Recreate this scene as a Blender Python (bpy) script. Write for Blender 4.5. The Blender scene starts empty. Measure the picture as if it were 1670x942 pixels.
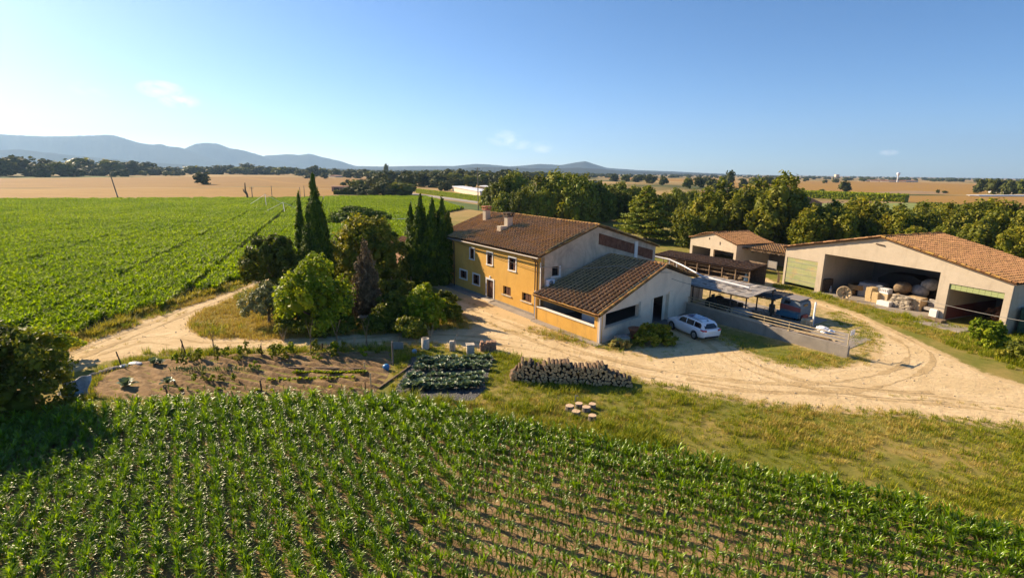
import bpy, bmesh, math, random
import numpy as np
from mathutils import Vector, Matrix

random.seed(7); RNG = np.random.default_rng(7)
SC = bpy.context.scene
COL = SC.collection
R = math.radians

# ------------------------------------------------------------------ survey
# camera station of the drone: 14.5 m above the yard, pitched down, slight roll
FPX, HC, HY, ROLL, PW, PH = 850.0, 14.5, 279.0, 0.0135, 1670.0, 942.0
PITCH = math.atan((PH/2-HY)/FPX)
_fw = np.array([0, math.cos(PITCH), -math.sin(PITCH)]); _r0 = np.array([1., 0, 0]); _u0 = np.cross(_r0, _fw)
_a = math.atan(ROLL)
CR = _r0*math.cos(_a)+_u0*math.sin(_a); CU = -_r0*math.sin(_a)+_u0*math.cos(_a)

def G(px, py, z=0.0):
    """ground survey: where the sight line of a photo point meets the level z"""
    d = FPX*_fw+(px-PW/2)*CR-(py-PH/2)*CU
    t = (z-HC)/d[2]
    return Vector((d[0]*t, d[1]*t, z))

def GP(pts, z=0.0):
    return [tuple(G(x, y, z)[:2]) for x, y in pts]

def HT(px, py, p):
    """height of a photo point standing at the ground point p"""
    d = FPX*_fw+(px-PW/2)*CR-(py-PH/2)*CU
    return HC+d[2]*(p[1]/d[1])

def inpoly(P, poly):
    P = np.asarray(P, float); x, y = P[:, 0], P[:, 1]
    c = np.zeros(len(P), bool); n = len(poly); j = n-1
    for i in range(n):
        xi, yi = poly[i][:2]; xj, yj = poly[j][:2]
        m = ((yi > y) != (yj > y)) & (x < (xj-xi)*(y-yi)/((yj-yi) if yj != yi else 1e-9)+xi)
        c ^= m; j = i
    return c

def polydist(P, poly):
    P = np.asarray(P, float)[:, :2]; best = np.full(len(P), 1e9); n = len(poly)
    for i in range(n):
        a = np.array(poly[i][:2]); b = np.array(poly[(i+1) % n][:2]); ab = b-a
        t = np.clip(((P-a)@ab)/max(ab@ab, 1e-9), 0, 1)
        best = np.minimum(best, np.linalg.norm(P-(a+t[:, None]*ab), axis=1))
    return best

# ------------------------------------------------------------------ objects
def link(o, parent=None):
    COL.objects.link(o)
    if parent is not None: o.parent = parent
    return o

def tag(o, label=None, cat=None, group=None, kind=None):
    if label: o['label'] = label
    if cat: o['category'] = cat
    if group: o['group'] = group
    if kind: o['kind'] = kind
    return o

def thing(name, label, cat, loc=(0, 0, 0), rz=0.0, group=None):
    o = bpy.data.objects.new(name, None); o.empty_display_size = 0.3
    o.location = loc; o.rotation_euler = (0, 0, rz)
    link(o); return tag(o, label, cat, group)

def copy_tree(o, parent=None):
    c = o.copy(); COL.objects.link(c); c.parent = parent
    for ch in o.children: copy_tree(ch, c)
    return c

class MB:
    def __init__(s):
        s.v = []; s.f = []; s.m = []; s.r = []; s.sm = []
        s.cr = 0.5
    def _add(s, vs, fs, m=0, sm=False):
        b = len(s.v); s.v.extend([tuple(p) for p in vs])
        for f in fs:
            s.f.append(tuple(b+i for i in f)); s.m.append(m); s.r.append(s.cr); s.sm.append(sm)
    def box(s, x0, y0, z0, x1, y1, z1, m=0, M=None):
        vs = [Vector((x, y, z)) for z in (z0, z1) for y in (y0, y1) for x in (x0, x1)]
        if M is not None: vs = [M@p for p in vs]
        s._add(vs, [(0, 2, 3, 1), (4, 5, 7, 6), (0, 1, 5, 4), (2, 6, 7, 3), (0, 4, 6, 2), (1, 3, 7, 5)], m)
    def cbox(s, x0, y0, z0, x1, y1, z1, c=0.02, m=0, M=None, top_only=False):
        """box with chamfered vertical and top edges"""
        def ring(x0, y0, x1, y1, z, c):
            return [Vector(p) for p in ((x0+c, y0, z), (x1-c, y0, z), (x1, y0+c, z), (x1, y1-c, z), (x1-c, y1, z), (x0+c, y1, z), (x0, y1-c, z), (x0, y0+c, z))]
        rs = [ring(x0, y0, x1, y1, z0, c), ring(x0, y0, x1, y1, z1-c, c), ring(x0+c, y0+c, x1-c, y1-c, z1, c*.6)]
        vs = [p for r in rs for p in r]
        if M is not None: vs = [M@p for p in vs]
        fs = [tuple(reversed(range(8))), tuple(range(16, 24))]
        for k in range(2):
            for i in range(8):
                j = (i+1) % 8; fs.append((k*8+i, k*8+j, k*8+8+j, k*8+8+i))
        s._add(vs, fs, m)
    def bar(s, p, q, w, h=None, m=0, up=(0, 0, 1)):
        p = Vector(p); q = Vector(q); h = w if h is None else h
        d = (q-p).normalized(); u = Vector(up)
        if abs(d.dot(u)) > .98: u = Vector((1, 0, 0))
        sx = d.cross(u).normalized()*w/2; su = sx.cross(d).normalized()*h/2
        vs = [c+a+b for c in (p, q) for a, b in ((-sx, -su), (sx, -su), (sx, su), (-sx, su))]
        s._add(vs, [(3, 2, 1, 0), (4, 5, 6, 7), (0, 1, 5, 4), (1, 2, 6, 5), (2, 3, 7, 6), (3, 0, 4, 7)], m)
    def prism(s, pts, z0, z1, m=0):
        n = len(pts); vs = [(p[0], p[1], z0) for p in pts]+[(p[0], p[1], z1) for p in pts]
        fs = [tuple(reversed(range(n))), tuple(range(n, 2*n))]+[(i, (i+1) % n, n+(i+1) % n, n+i) for i in range(n)]
        s._add(vs, fs, m)
    def extrude(s, pts, vec, m=0):
        """3D polygon swept along vec"""
        n = len(pts); vec = Vector(vec); vs = [Vector(p) for p in pts]; vs += [p+vec for p in vs]
        fs = [tuple(reversed(range(n))), tuple(range(n, 2*n))]+[(i, (i+1) % n, n+(i+1) % n, n+i) for i in range(n)]
        s._add(vs, fs, m)
    def quad(s, a, b, c, d, m=0): s._add([a, b, c, d], [(0, 1, 2, 3)], m)
    def poly(s, pts, m=0): s._add(pts, [tuple(range(len(pts)))], m)
    def tube(s, pts, r, n=8, m=0, cap=True, sm=True):
        pts = [Vector(p) for p in pts]; k = len(pts)
        rs = r if isinstance(r, (list, tuple)) else [r]*k
        vs = []; ref = None
        for i, p in enumerate(pts):
            d = (pts[min(i+1, k-1)]-pts[max(i-1, 0)]).normalized()
            if ref is None:
                ref = Vector((0, 0, 1)) if abs(d.z) < .9 else Vector((1, 0, 0))
            x = d.cross(ref).normalized(); y = x.cross(d).normalized(); ref = y
            for j in range(n):
                t = 2*math.pi*j/n; vs.append(p+(x*math.cos(t)+y*math.sin(t))*rs[i])
        fs = []
        for i in range(k-1):
            for j in range(n):
                j2 = (j+1) % n; fs.append((i*n+j, (i)*n+j2, (i+1)*n+j2, (i+1)*n+j))
        s._add(vs, fs, m, sm)
        if cap:
            b = len(vs); s._add([vs[j] for j in range(n)], [tuple(range(n))], m); s._add([vs[(k-1)*n+j] for j in range(n)], [tuple(reversed(range(n)))], m)
    def lathe(s, prof, n=16, c=(0, 0, 0), m=0, M=None, sm=True, cap=True):
        vs = []; c = Vector(c)
        for r, z in prof:
            for j in range(n):
                t = 2*math.pi*j/n; p = Vector((r*math.cos(t), r*math.sin(t), z))
                vs.append((M@p if M is not None else p)+c)
        k = len(prof); fs = []
        for i in range(k-1):
            for j in range(n):
                j2 = (j+1) % n; fs.append((i*n+j, i*n+j2, (i+1)*n+j2, (i+1)*n+j))
        s._add(vs, fs, m, sm)
        if cap:
            s._add(vs[:n], [tuple(reversed(range(n)))], m); s._add(vs[-n:], [tuple(range(n))], m)
    def blob(s, c, rad, nu=12, nv=8, m=0, jit=0.0, sm=True):
        c = Vector(c); vs = []; fs = []
        for i in range(nv+1):
            ph = math.pi*i/nv
            for j in range(nu):
                t = 2*math.pi*j/nu; q = 1+random.uniform(-jit, jit)
                vs.append(c+Vector((rad[0]*math.sin(ph)*math.cos(t)*q, rad[1]*math.sin(ph)*math.sin(t)*q, -rad[2]*math.cos(ph)*q)))
        for i in range(nv):
            for j in range(nu):
                j2 = (j+1) % nu; fs.append((i*nu+j, i*nu+j2, (i+1)*nu+j2, (i+1)*nu+j))
        s._add(vs, fs, m, sm)
    def mesh(s, name, mats):
        me = bpy.data.meshes.new(name); me.from_pydata(s.v, [], s.f)
        for mt in (mats if isinstance(mats, (list, tuple)) else [mats]): me.materials.append(mt)
        me.polygons.foreach_set('material_index', s.m)
        me.polygons.foreach_set('use_smooth', s.sm)
        at = me.attributes.new('rnd', 'FLOAT', 'FACE'); at.data.foreach_set('value', s.r)
        me.update(); return me
    def build(s, name, mats, parent=None, loc=None, rz=None):
        o = bpy.data.objects.new(name, s.mesh(name, mats)); link(o, parent)
        if loc is not None: o.location = loc
        if rz is not None: o.rotation_euler = (0, 0, rz)
        return o

def one(name, mb, mats, label, cat, loc=(0, 0, 0), rz=0.0, group=None):
    return tag(mb.build(name, mats, None, loc, rz), label, cat, group)

def npmesh(name, V, F, mats, rnd=None, smooth=False, mi=None):
    """fast mesh of quads/tris from arrays"""
    V = np.asarray(V, np.float32); F = np.asarray(F, np.int32); k = F.shape[1]
    me = bpy.data.meshes.new(name)
    me.vertices.add(len(V)); me.vertices.foreach_set('co', V.ravel())
    me.loops.add(F.size); me.loops.foreach_set('vertex_index', F.ravel())
    me.polygons.add(len(F)); me.polygons.foreach_set('loop_start', np.arange(0, F.size, k, dtype=np.int32))
    try: me.polygons.foreach_set('loop_total', np.full(len(F), k, np.int32))
    except Exception: pass
    for mt in (mats if isinstance(mats, (list, tuple)) else [mats]): me.materials.append(mt)
    if mi is not None: me.polygons.foreach_set('material_index', np.asarray(mi, np.int32))
    me.polygons.foreach_set('use_smooth', np.full(len(F), smooth, bool))
    if rnd is not None:
        at = me.attributes.new('rnd', 'FLOAT', 'FACE'); at.data.foreach_set('value', np.asarray(rnd, np.float32))
    me.update(calc_edges=True); me.validate(); return me

# ------------------------------------------------------------------ materials
class NT:
    def __init__(s, name):
        s.m = bpy.data.materials.new(name); s.m.use_nodes = True; s.t = s.m.node_tree; s.t.nodes.clear()
        s.out = s.n('ShaderNodeOutputMaterial')
    def n(s, kind, **kw):
        nd = s.t.nodes.new(kind)
        for k, v in kw.items(): setattr(nd, k, v)
        return nd
    def l(s, a, b): s.t.links.new(a, b)
    def obj(s):
        return s.n('ShaderNodeTexCoord').outputs['Object']
    def pos(s):
        return s.n('ShaderNodeNewGeometry').outputs['Position']
    def noise(s, vec, scale, detail=4, rough=.55, dist=0.0, stretch=None):
        if stretch:
            mp = s.n('ShaderNodeMapping'); mp.inputs['Scale'].default_value = stretch; s.l(vec, mp.inputs[0]); vec = mp.outputs[0]
        nd = s.n('ShaderNodeTexNoise'); s.l(vec, nd.inputs['Vector'])
        nd.inputs['Scale'].default_value = scale; nd.inputs['Detail'].default_value = detail; nd.inputs['Roughness'].default_value = rough; nd.inputs['Distortion'].default_value = dist
        return nd.outputs['Fac']
    def attr(s, name):
        nd = s.n('ShaderNodeAttribute'); nd.attribute_name = name; return nd.outputs['Fac']
    def ramp(s, fac, stops):
        nd = s.n('ShaderNodeValToRGB'); s.l(fac, nd.inputs[0]); e = nd.color_ramp.elements
        while len(e) < len(stops): e.new(.5)
        for el, (p, c) in zip(e, stops):
            el.position = p; el.color = (c if isinstance(c, (tuple, list)) else (c, c, c))[:3]+(1,) if isinstance(c, (tuple, list)) else (c, c, c, 1)
        return nd.outputs[0]
    def mix(s, fac, a, b, mode='MIX'):
        nd = s.n('ShaderNodeMix', data_type='RGBA', blend_type=mode)
        for i, v in ((0, fac), (6, a), (7, b)):
            if hasattr(v, 'links'): s.l(v, nd.inputs[i])
            elif i == 0: nd.inputs[0].default_value = v
            else: nd.inputs[i].default_value = tuple(v)[:3]+(1,)
        return nd.outputs[2]
    def math(s, op, a, b=0.0):
        nd = s.n('ShaderNodeMath', operation=op)
        for i, v in ((0, a), (1, b)):
            if hasattr(v, 'links'): s.l(v, nd.inputs[i])
            else: nd.inputs[i].default_value = v
        return nd.outputs[0]
    def bsdf(s, col, rough=.8, bump=None, bstr=.3, bdist=.05, metal=0.0, spec=None, normal=None, coat=0):
        b = s.n('ShaderNodeBsdfPrincipled')
        if hasattr(col, 'links'): s.l(col, b.inputs['Base Color'])
        else: b.inputs['Base Color'].default_value = tuple(col)[:3]+(1,)
        if hasattr(rough, 'links'): s.l(rough, b.inputs['Roughness'])
        else: b.inputs['Roughness'].default_value = rough
        b.inputs['Metallic'].default_value = metal
        if spec is not None: b.inputs['Specular IOR Level'].default_value = spec
        if coat: b.inputs['Coat Weight'].default_value = coat
        if bump is not None:
            bn = s.n('ShaderNodeBump'); bn.inputs['Strength'].default_value = bstr; bn.inputs['Distance'].default_value = bdist
            s.l(bump, bn.inputs['Height']); s.l(bn.outputs[0], b.inputs['Normal'])
        return b
    def done(s, sh):
        s.l(sh.outputs[0], s.out.inputs['Surface']); return s.m

def flat(name, c, rough=.6, metal=0.0, var=.12, scale=6.0, bump=.15, spec=None, coat=0):
    """base material: one colour broken by wear noise"""
    t = NT(name); v = t.obj()
    f = t.noise(v, scale, 5, .6); g = t.noise(v, scale*7, 3, .6)
    c = tuple(c)
    col = t.mix(f, tuple(x*(1-var) for x in c), tuple(min(1, x*(1+var)) for x in c))
    rr = t.math('ADD', t.math('MULTIPLY', g, .2), rough-.1)
    return t.done(t.bsdf(col, rr, g if bump else None, bump, .01, metal, spec, coat=coat))

def duo(name, c1, c2, scale=3.0, rough=.85, lo=.4, hi=.6, bump=.3, bdist=.03, fine=.2, c3=None, s3=.6, lo3=.55, hi3=.75, rnd=0.0, stretch=None, world=False):
    t = NT(name); v = t.pos() if world else t.obj()
    f = t.noise(v, scale, 6, .62, .3, stretch)
    col = t.mix(t.ramp(f, [(lo, 0.0), (hi, 1.0)]), c1, c2)
    if c3 is not None:
        h = t.noise(v, s3, 4, .6, .5)
        col = t.mix(t.ramp(h, [(lo3, 0.0), (hi3, 1.0)]), col, c3)
    g = t.noise(v, scale*9, 4, .65)
    if fine: col = t.mix(t.math('MULTIPLY', fine, 1.0), col, t.mix(g, (.12, .12, .12), (1, 1, 1)), 'OVERLAY')
    if rnd:
        col = t.mix(rnd, col, t.mix(t.attr('rnd'), (.1, .1, .1), (1, 1, 1)), 'OVERLAY')
    return t.done(t.bsdf(col, rough, g, bump, bdist, spec=.2))

def leafmat(name, stops, rough=.5, trans=.35, spec=.14, tint=1.25, field=0.0):
    """foliage: colour by leaf clump, light passes through"""
    t = NT(name); col = t.ramp(t.attr('rnd'), stops)
    if field:   # soil and moisture make paler and deeper patches across the stand
        n = t.noise(t.pos(), field, 4, .6, .6); col = t.mix(.75, col, t.mix(t.ramp(n, [(.3, 0.0), (.7, 1.0)]), (.62, .74, .6), (1.28, 1.18, .9)), 'MULTIPLY')
    b = t.bsdf(col, rough, spec=spec)
    tr = t.n('ShaderNodeBsdfTranslucent')
    tc = t.mix(1.0, col, (1.0*tint, 1.0*tint, .55*tint), 'MULTIPLY'); t.l(tc, tr.inputs[0])
    mx = t.n('ShaderNodeMixShader'); mx.inputs[0].default_value = trans
    t.l(b.outputs[0], mx.inputs[1]); t.l(tr.outputs[0], mx.inputs[2])
    return t.done(mx)
# ------------------------------------------------------------------ camera, light, air
cam = bpy.data.objects.new('camera', bpy.data.cameras.new('camera')); COL.objects.link(cam); SC.camera = cam
cam.data.sensor_width = 36.0; cam.data.lens = 36.0*FPX/PW; cam.data.clip_start = .1; cam.data.clip_end = 40000
mx = Matrix.Identity(4)
for i in range(3): mx[i][0] = CR[i]; mx[i][1] = CU[i]; mx[i][2] = -_fw[i]
mx[2][3] = HC; cam.matrix_world = mx

SUN_EL, SUN_AZ = 27.5, -33.5           # light travels towards this compass angle (from +x)
sd = Vector((math.cos(R(SUN_AZ))*math.cos(R(SUN_EL)), math.sin(R(SUN_AZ))*math.cos(R(SUN_EL)), -math.sin(R(SUN_EL))))
sun = bpy.data.objects.new('sun', bpy.data.lights.new('sun', 'SUN')); COL.objects.link(sun)
sun.data.energy = 5.0; sun.data.angle = R(.55); sun.data.color = (1.0, .80, .55)
sun.rotation_euler = sd.to_track_quat('-Z', 'Y').to_euler(); sun.location = (-60, 60, 60)

W = bpy.data.worlds.new('World'); SC.world = W; W.use_nodes = True
wt = W.node_tree; wt.nodes.clear()
wo = wt.nodes.new('ShaderNodeOutputWorld'); bg = wt.nodes.new('ShaderNodeBackground'); sky = wt.nodes.new('ShaderNodeTexSky')
sky.sky_type = 'NISHITA'; sky.sun_disc = False; sky.sun_elevation = R(SUN_EL)
sx, sy = -sd.x, -sd.y
sky.sun_rotation = math.atan2(sx, sy); sky.altitude = 60; sky.air_density = .6; sky.dust_density = .32; sky.ozone_density = 2.6
bg.inputs['Strength'].default_value = SKY_STRENGTH = .074
# thin fair-weather wisps in the sky dome
tc = wt.nodes.new('ShaderNodeTexCoord')
def wn(k, **kw):
    n = wt.nodes.new(k)
    for a, b in kw.items(): setattr(n, a, b)
    return n
def wm(op, a, b):
    n = wn('ShaderNodeMath', operation=op)
    for i, v in ((0, a), (1, b)):
        if hasattr(v, 'links'): wt.links.new(v, n.inputs[i])
        else: n.inputs[i].default_value = v
    return n.outputs[0]
nz = wn('ShaderNodeTexNoise'); nz.inputs['Scale'].default_value = 26; nz.inputs['Detail'].default_value = 7; nz.inputs['Roughness'].default_value = .62; nz.inputs['Distortion'].default_value = .6
mpw = wn('ShaderNodeMapping'); mpw.inputs['Scale'].default_value = (1, 1, 1.9); wt.links.new(tc.outputs['Generated'], mpw.inputs[0]); wt.links.new(mpw.outputs[0], nz.inputs['Vector'])
acc = None
def skydir(px, py):
    d = FPX*_fw+(px-PW/2)*CR-(py-PH/2)*CU; return d/np.linalg.norm(d)
for px, py, rx, rz, amt in ((262, 146, .034, .014, .6), (293, 165, .03, .013, .8), (150, 146, .028, .012, .35), (822, 226, .034, .016, .4), (846, 236, .03, .010, .28), (884, 240, .022, .012, .36), (1450, 249, .014, .005, .5)):
    d = skydir(px, py); h = np.array([d[1], -d[0], 0]); h /= np.linalg.norm(h); up = np.cross(h, d)
    def dotc(vec, r):
        n = wn('ShaderNodeVectorMath', operation='DOT_PRODUCT'); wt.links.new(tc.outputs['Generated'], n.inputs[0]); n.inputs[1].default_value = tuple(vec/r); return n.outputs['Value']
    a1 = wm('SUBTRACT', dotc(h, rx), float(d@h)/rx); a2 = wm('SUBTRACT', dotc(up, rz), float(d@up)/rz)
    q = wm('ADD', wm('MULTIPLY', a1, a1), wm('MULTIPLY', a2, a2))
    fw_ = wm('GREATER_THAN', dotc(d, 1.0), .5)
    m = wm('MULTIPLY', wm('MULTIPLY', wm('MAXIMUM', wm('SUBTRACT', 1.0, q), 0.0), amt), fw_)
    acc = m if acc is None else wm('MAXIMUM', acc, m)
crp = wn('ShaderNodeValToRGB'); crp.color_ramp.elements[0].position = .38; crp.color_ramp.elements[1].position = .68
wt.links.new(nz.outputs['Fac'], crp.inputs[0])
cf = wm('MULTIPLY', wm('POWER', acc, .8), crp.outputs[0])
hs = wn('ShaderNodeHueSaturation'); hs.inputs['Saturation'].default_value = 1.22; wt.links.new(sky.outputs[0], hs.inputs['Color'])
cmx = wn('ShaderNodeMix', data_type='RGBA'); wt.links.new(cf, cmx.inputs[0]); wt.links.new(hs.outputs[0], cmx.inputs[6]); cmx.inputs[7].default_value = (11.5, 11.0, 10.8, 1)
wt.links.new(cmx.outputs[2], bg.inputs[0]); wt.links.new(bg.outputs[0], wo.inputs[0])

SC.view_settings.view_transform = 'Standard'; SC.view_settings.look = 'None'; SC.view_settings.gamma = 1; SC.view_settings.exposure = 1.24
SC.view_settings.use_curve_mapping = False
cy = SC.cycles; cy.max_bounces = 6; cy.diffuse_bounces = 4; cy.glossy_bounces = 2; cy.transmission_bounces = 4; cy.transparent_max_bounces = 4; cy.volume_bounces = 0
cy.use_denoising = True; cy.sample_clamp_indirect = 6; cy.use_adaptive_sampling = True; cy.adaptive_threshold = .015

FARD = 13000.0
def air(name='haze'):
    t = NT('haze_air'); p = t.n('ShaderNodeVolumePrincipled')
    p.inputs['Color'].default_value = (.42, .66, 1.0, 1); p.inputs['Density'].default_value = HAZE; p.inputs['Anisotropy'].default_value = .25
    t.l(p.outputs[0], t.out.inputs['Volume'])
    mb = MB(); mb.box(-FARD-50, -400, -1.0, FARD+50, FARD+50, 900)
    o = mb.build(name, t.m); tag(o, 'thin pale summer haze filling the air over the plain', 'haze', kind='stuff')
HAZE = .000075
air()

# ------------------------------------------------------------------ scattering of uncountable growth
def proto(name, me):
    return bpy.data.objects.new(name, me)      # stays unlinked; only its copies stand in the scene

def scatter(name, P, rz, sc, idx, protos, label, cat, kind='stuff', group=None, tilt=0.0):
    P = np.asarray(P, np.float32)
    me = bpy.data.meshes.new(name); me.vertices.add(len(P)); me.vertices.foreach_set('co', P.ravel())
    for an, arr, ty in (('rz', rz, 'FLOAT'), ('sc', sc, 'FLOAT'), ('pi', idx, 'INT'), ('tx', RNG.normal(0, tilt, len(P)), 'FLOAT'), ('ty', RNG.normal(0, tilt, len(P)), 'FLOAT')):
        at = me.attributes.new(an, ty, 'POINT'); at.data.foreach_set('value', np.asarray(arr, np.int32 if ty == 'INT' else np.float32))
    o = bpy.data.objects.new(name, me); link(o); tag(o, label, cat, group, kind)
    ng = bpy.data.node_groups.new(name, 'GeometryNodeTree')
    ng.interface.new_socket(name='Geometry', in_out='INPUT', socket_type='NodeSocketGeometry')
    ng.interface.new_socket(name='Geometry', in_out='OUTPUT', socket_type='NodeSocketGeometry')
    N = ng.nodes.new; L = ng.links.new
    gi, go, iop, jn = N('NodeGroupInput'), N('NodeGroupOutput'), N('GeometryNodeInstanceOnPoints'), N('GeometryNodeJoinGeometry')
    for p in reversed(protos):
        oi = N('GeometryNodeObjectInfo'); oi.inputs['Object'].default_value = p
        gt = N('GeometryNodeGeometryToInstance'); L(oi.outputs['Geometry'], gt.inputs[0]); L(gt.outputs[0], jn.inputs[0])
    def at(an, ty):
        n = N('GeometryNodeInputNamedAttribute'); n.data_type = ty; n.inputs[0].default_value = an; return n.outputs[0]
    cx = N('ShaderNodeCombineXYZ'); L(at('rz', 'FLOAT'), cx.inputs[2]); L(at('tx', 'FLOAT'), cx.inputs[0]); L(at('ty', 'FLOAT'), cx.inputs[1])
    L(gi.outputs[0], iop.inputs['Points']); L(jn.outputs[0], iop.inputs['Instance'])
    iop.inputs['Pick Instance'].default_value = True
    L(at('pi', 'INT'), iop.inputs['Instance Index']); L(cx.outputs[0], iop.inputs['Rotation']); L(at('sc', 'FLOAT'), iop.inputs['Scale'])
    L(iop.outputs[0], go.inputs[0])
    md = o.modifiers.new('scatter', 'NODES'); md.node_group = ng
    return o

# ------------------------------------------------------------------ plan of the place (surveyed outlines)
ROAD = GP([(436, 447), (424, 455), (380, 474), (310, 497), (240, 522), (180, 545), (130, 565), (95, 580), (40, 600), (-40, 625), (-40, 660), (60, 618), (135, 597), (165, 586), (220, 577), (270, 573), (330, 573), (400, 572), (450, 569), (560, 562), (640, 560), (700, 559), (760, 566), (800, 572), (830, 579), (880, 588), (950, 598), (1000, 606), (1050, 619), (1085, 627), (1150, 641), (1250, 656), (1330, 664), (1400, 668), (1500, 674), (1600, 687), (1670, 693), (1800, 712), (1900, 660), (1760, 650), (1680, 634), (1640, 622), (1600, 610), (1570, 597), (1540, 582), (1480, 552), (1430, 530), (1395, 512), (1360, 502), (1335, 492), (1300, 486), (1270, 480), (1262, 462), (1240, 452), (1190, 440), (1195, 428), (1150, 425), (1130, 440), (1170, 455), (1215, 462), (1250, 478), (1290, 480), (1330, 497), (1375, 510), (1410, 524), (1433, 545), (1438, 566), (1432, 582), (1415, 594), (1380, 601), (1340, 603), (1300, 600), (1262, 592), (1225, 581), (1195, 566), (1172, 548), (1130, 530), (1100, 512), (1080, 522), (1082, 535), (1072, 552), (1055, 566), (1030, 575), (1000, 576), (965, 568), (930, 556), (900, 546), (870, 537), (830, 522), (795, 508), (770, 500), (752, 492), (742, 500), (770, 516), (790, 530), (765, 536), (700, 539), (600, 546), (470, 553), (420, 555), (380, 555), (345, 552), (320, 544), (308, 532), (315, 519), (340, 502), (385, 484), (415, 470), (432, 462), (450, 452)])
BED = GP([(150, 630), (180, 607), (230, 590), (300, 582), (360, 579), (450, 577), (560, 574), (637, 573), (640, 590), (632, 615), (612, 640), (560, 648), (470, 651), (330, 653), (240, 652), (160, 648)])
MULCH = GP([(672, 582), (805, 582), (800, 610), (785, 640), (770, 655), (700, 651), (644, 644), (655, 615)])
YOUNG = [tuple(G(x, y)[:2]) for x, y in ((-120, 700), (30, 690), (150, 672), (260, 662), (420, 658), (620, 655), (700, 668), (800, 686), (900, 705), (1000, 722), (1150, 757), (1300, 790), (1450, 820), (1670, 872), (1760, 890))]+[(26, 15), (26, 9), (-30, 9), (-34, 17), (-36, 27)]
YOUNG_PLANTED = YOUNG
HF = Vector((2.83, 50.84, 0)); HA = R(-54.9)
BFIELD = GP([(-500, 700), (-60, 600), (20, 566), (108, 552), (200, 519), (300, 488), (405, 456), (440, 440), (560, 432), (640, 420), (700, 352), (752, 342), (735, 335), (693, 322), (560, 322), (480, 324.6), (300, 326), (0, 327.3), (-260, 328.5)])
ISLAND = GP([(432, 462), (385, 484), (340, 502), (315, 519), (308, 532), (320, 544), (345, 552), (420, 555), (470, 553), (600, 546), (700, 539), (765, 536), (745, 505), (660, 470), (520, 455)])

def ragged(poly, step=.45, amp=.22, seed=3):
    rng = np.random.default_rng(seed); out = []; n = len(poly); k = 0
    for i in range(n):
        a = np.array(poly[i]); b = np.array(poly[(i+1) % n]); L = np.linalg.norm(b-a); m = max(1, int(L/step))
        nrm = np.array([-(b-a)[1], (b-a)[0]])/max(L, 1e-6)
        for j in range(m):
            p = a+(b-a)*j/m; w = rng.normal(0, amp*.5)+amp*.8*math.sin(k*.37+1.3*math.sin(k*.11)); k += 1
            out.append(tuple(p+nrm*w*min(1, L/2.0)))
    return out

def sheet(name, poly, z, m, kind='structure', label=None, cat=None):
    bm = bmesh.new(); vs = [bm.verts.new((p[0], p[1], z)) for p in poly]
    es = [bm.edges.new((vs[i], vs[(i+1) % len(vs)])) for i in range(len(vs))]
    bmesh.ops.triangle_fill(bm, use_beauty=True, use_dissolve=False, edges=es, normal=(0, 0, 1))
    for f in bm.faces:
        if f.normal.z < 0: f.normal_flip()
    me = bpy.data.meshes.new(name); bm.to_mesh(me); bm.free(); me.materials.append(m)
    o = bpy.data.objects.new(name, me); link(o); return tag(o, label, cat, None, kind)

# ground ------------------------------------------------------------
def axis(lo, hi, step, far_lo, far_hi):
    a = list(np.arange(lo, hi, step)); s = step; x = lo; L = []
    while x > far_lo: s *= 1.22; x -= s; L.append(x)
    s = step; x = a[-1]; Rr = []
    while x < far_hi: s *= 1.22; x += s; Rr.append(x)
    return np.array(L[::-1]+a+Rr)
gx = axis(-62, 92, .55, -FARD, FARD); gy = axis(8, 112, .55, -300, FARD)
XX, YY = np.meshgrid(gx, gy); GPn = np.stack([XX.ravel(), YY.ravel()], 1)
near = (GPn[:, 0] > -70) & (GPn[:, 0] < 100) & (GPn[:, 1] < 120)
def fall(poly, w, base=None):
    v = np.zeros(len(GPn)); q = GPn[near]; d = polydist(q, poly); ins = inpoly(q, poly)
    v[near] = np.where(ins, 1.0, np.clip(1-d/w, 0, 1)); return v
a_dirt = fall(ROAD, 1.6); a_dry = fall(ISLAND, 1.0)
YARD = GP([(1100, 512), (1383, 582), (1440, 560), (1400, 512), (1300, 480), (1240, 455), (1200, 430), (1070, 430), (1040, 440)])
BARNF = GP([(1270, 470), (1340, 492), (1540, 580), (1600, 600), (1670, 560), (1530, 525), (1340, 480)])
a_dirt = np.maximum(a_dirt, .62*fall(YARD, 2.5))
a_dirt = np.maximum(a_dirt, .95*fall([tuple((HF+Matrix.Rotation(HA, 3, 'Z')@Vector(p))[:2]) for p in ((-20, -2.2, 0), (9.2, -2.0, 0), (9.2, 0, 0), (-20, .5, 0))], 1.2))
nx_, ny_ = len(gx), len(gy)
ii = np.arange(nx_*ny_).reshape(ny_, nx_)
Fg = np.stack([ii[:-1, :-1], ii[:-1, 1:], ii[1:, 1:], ii[1:, :-1]], -1).reshape(-1, 4)

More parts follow.
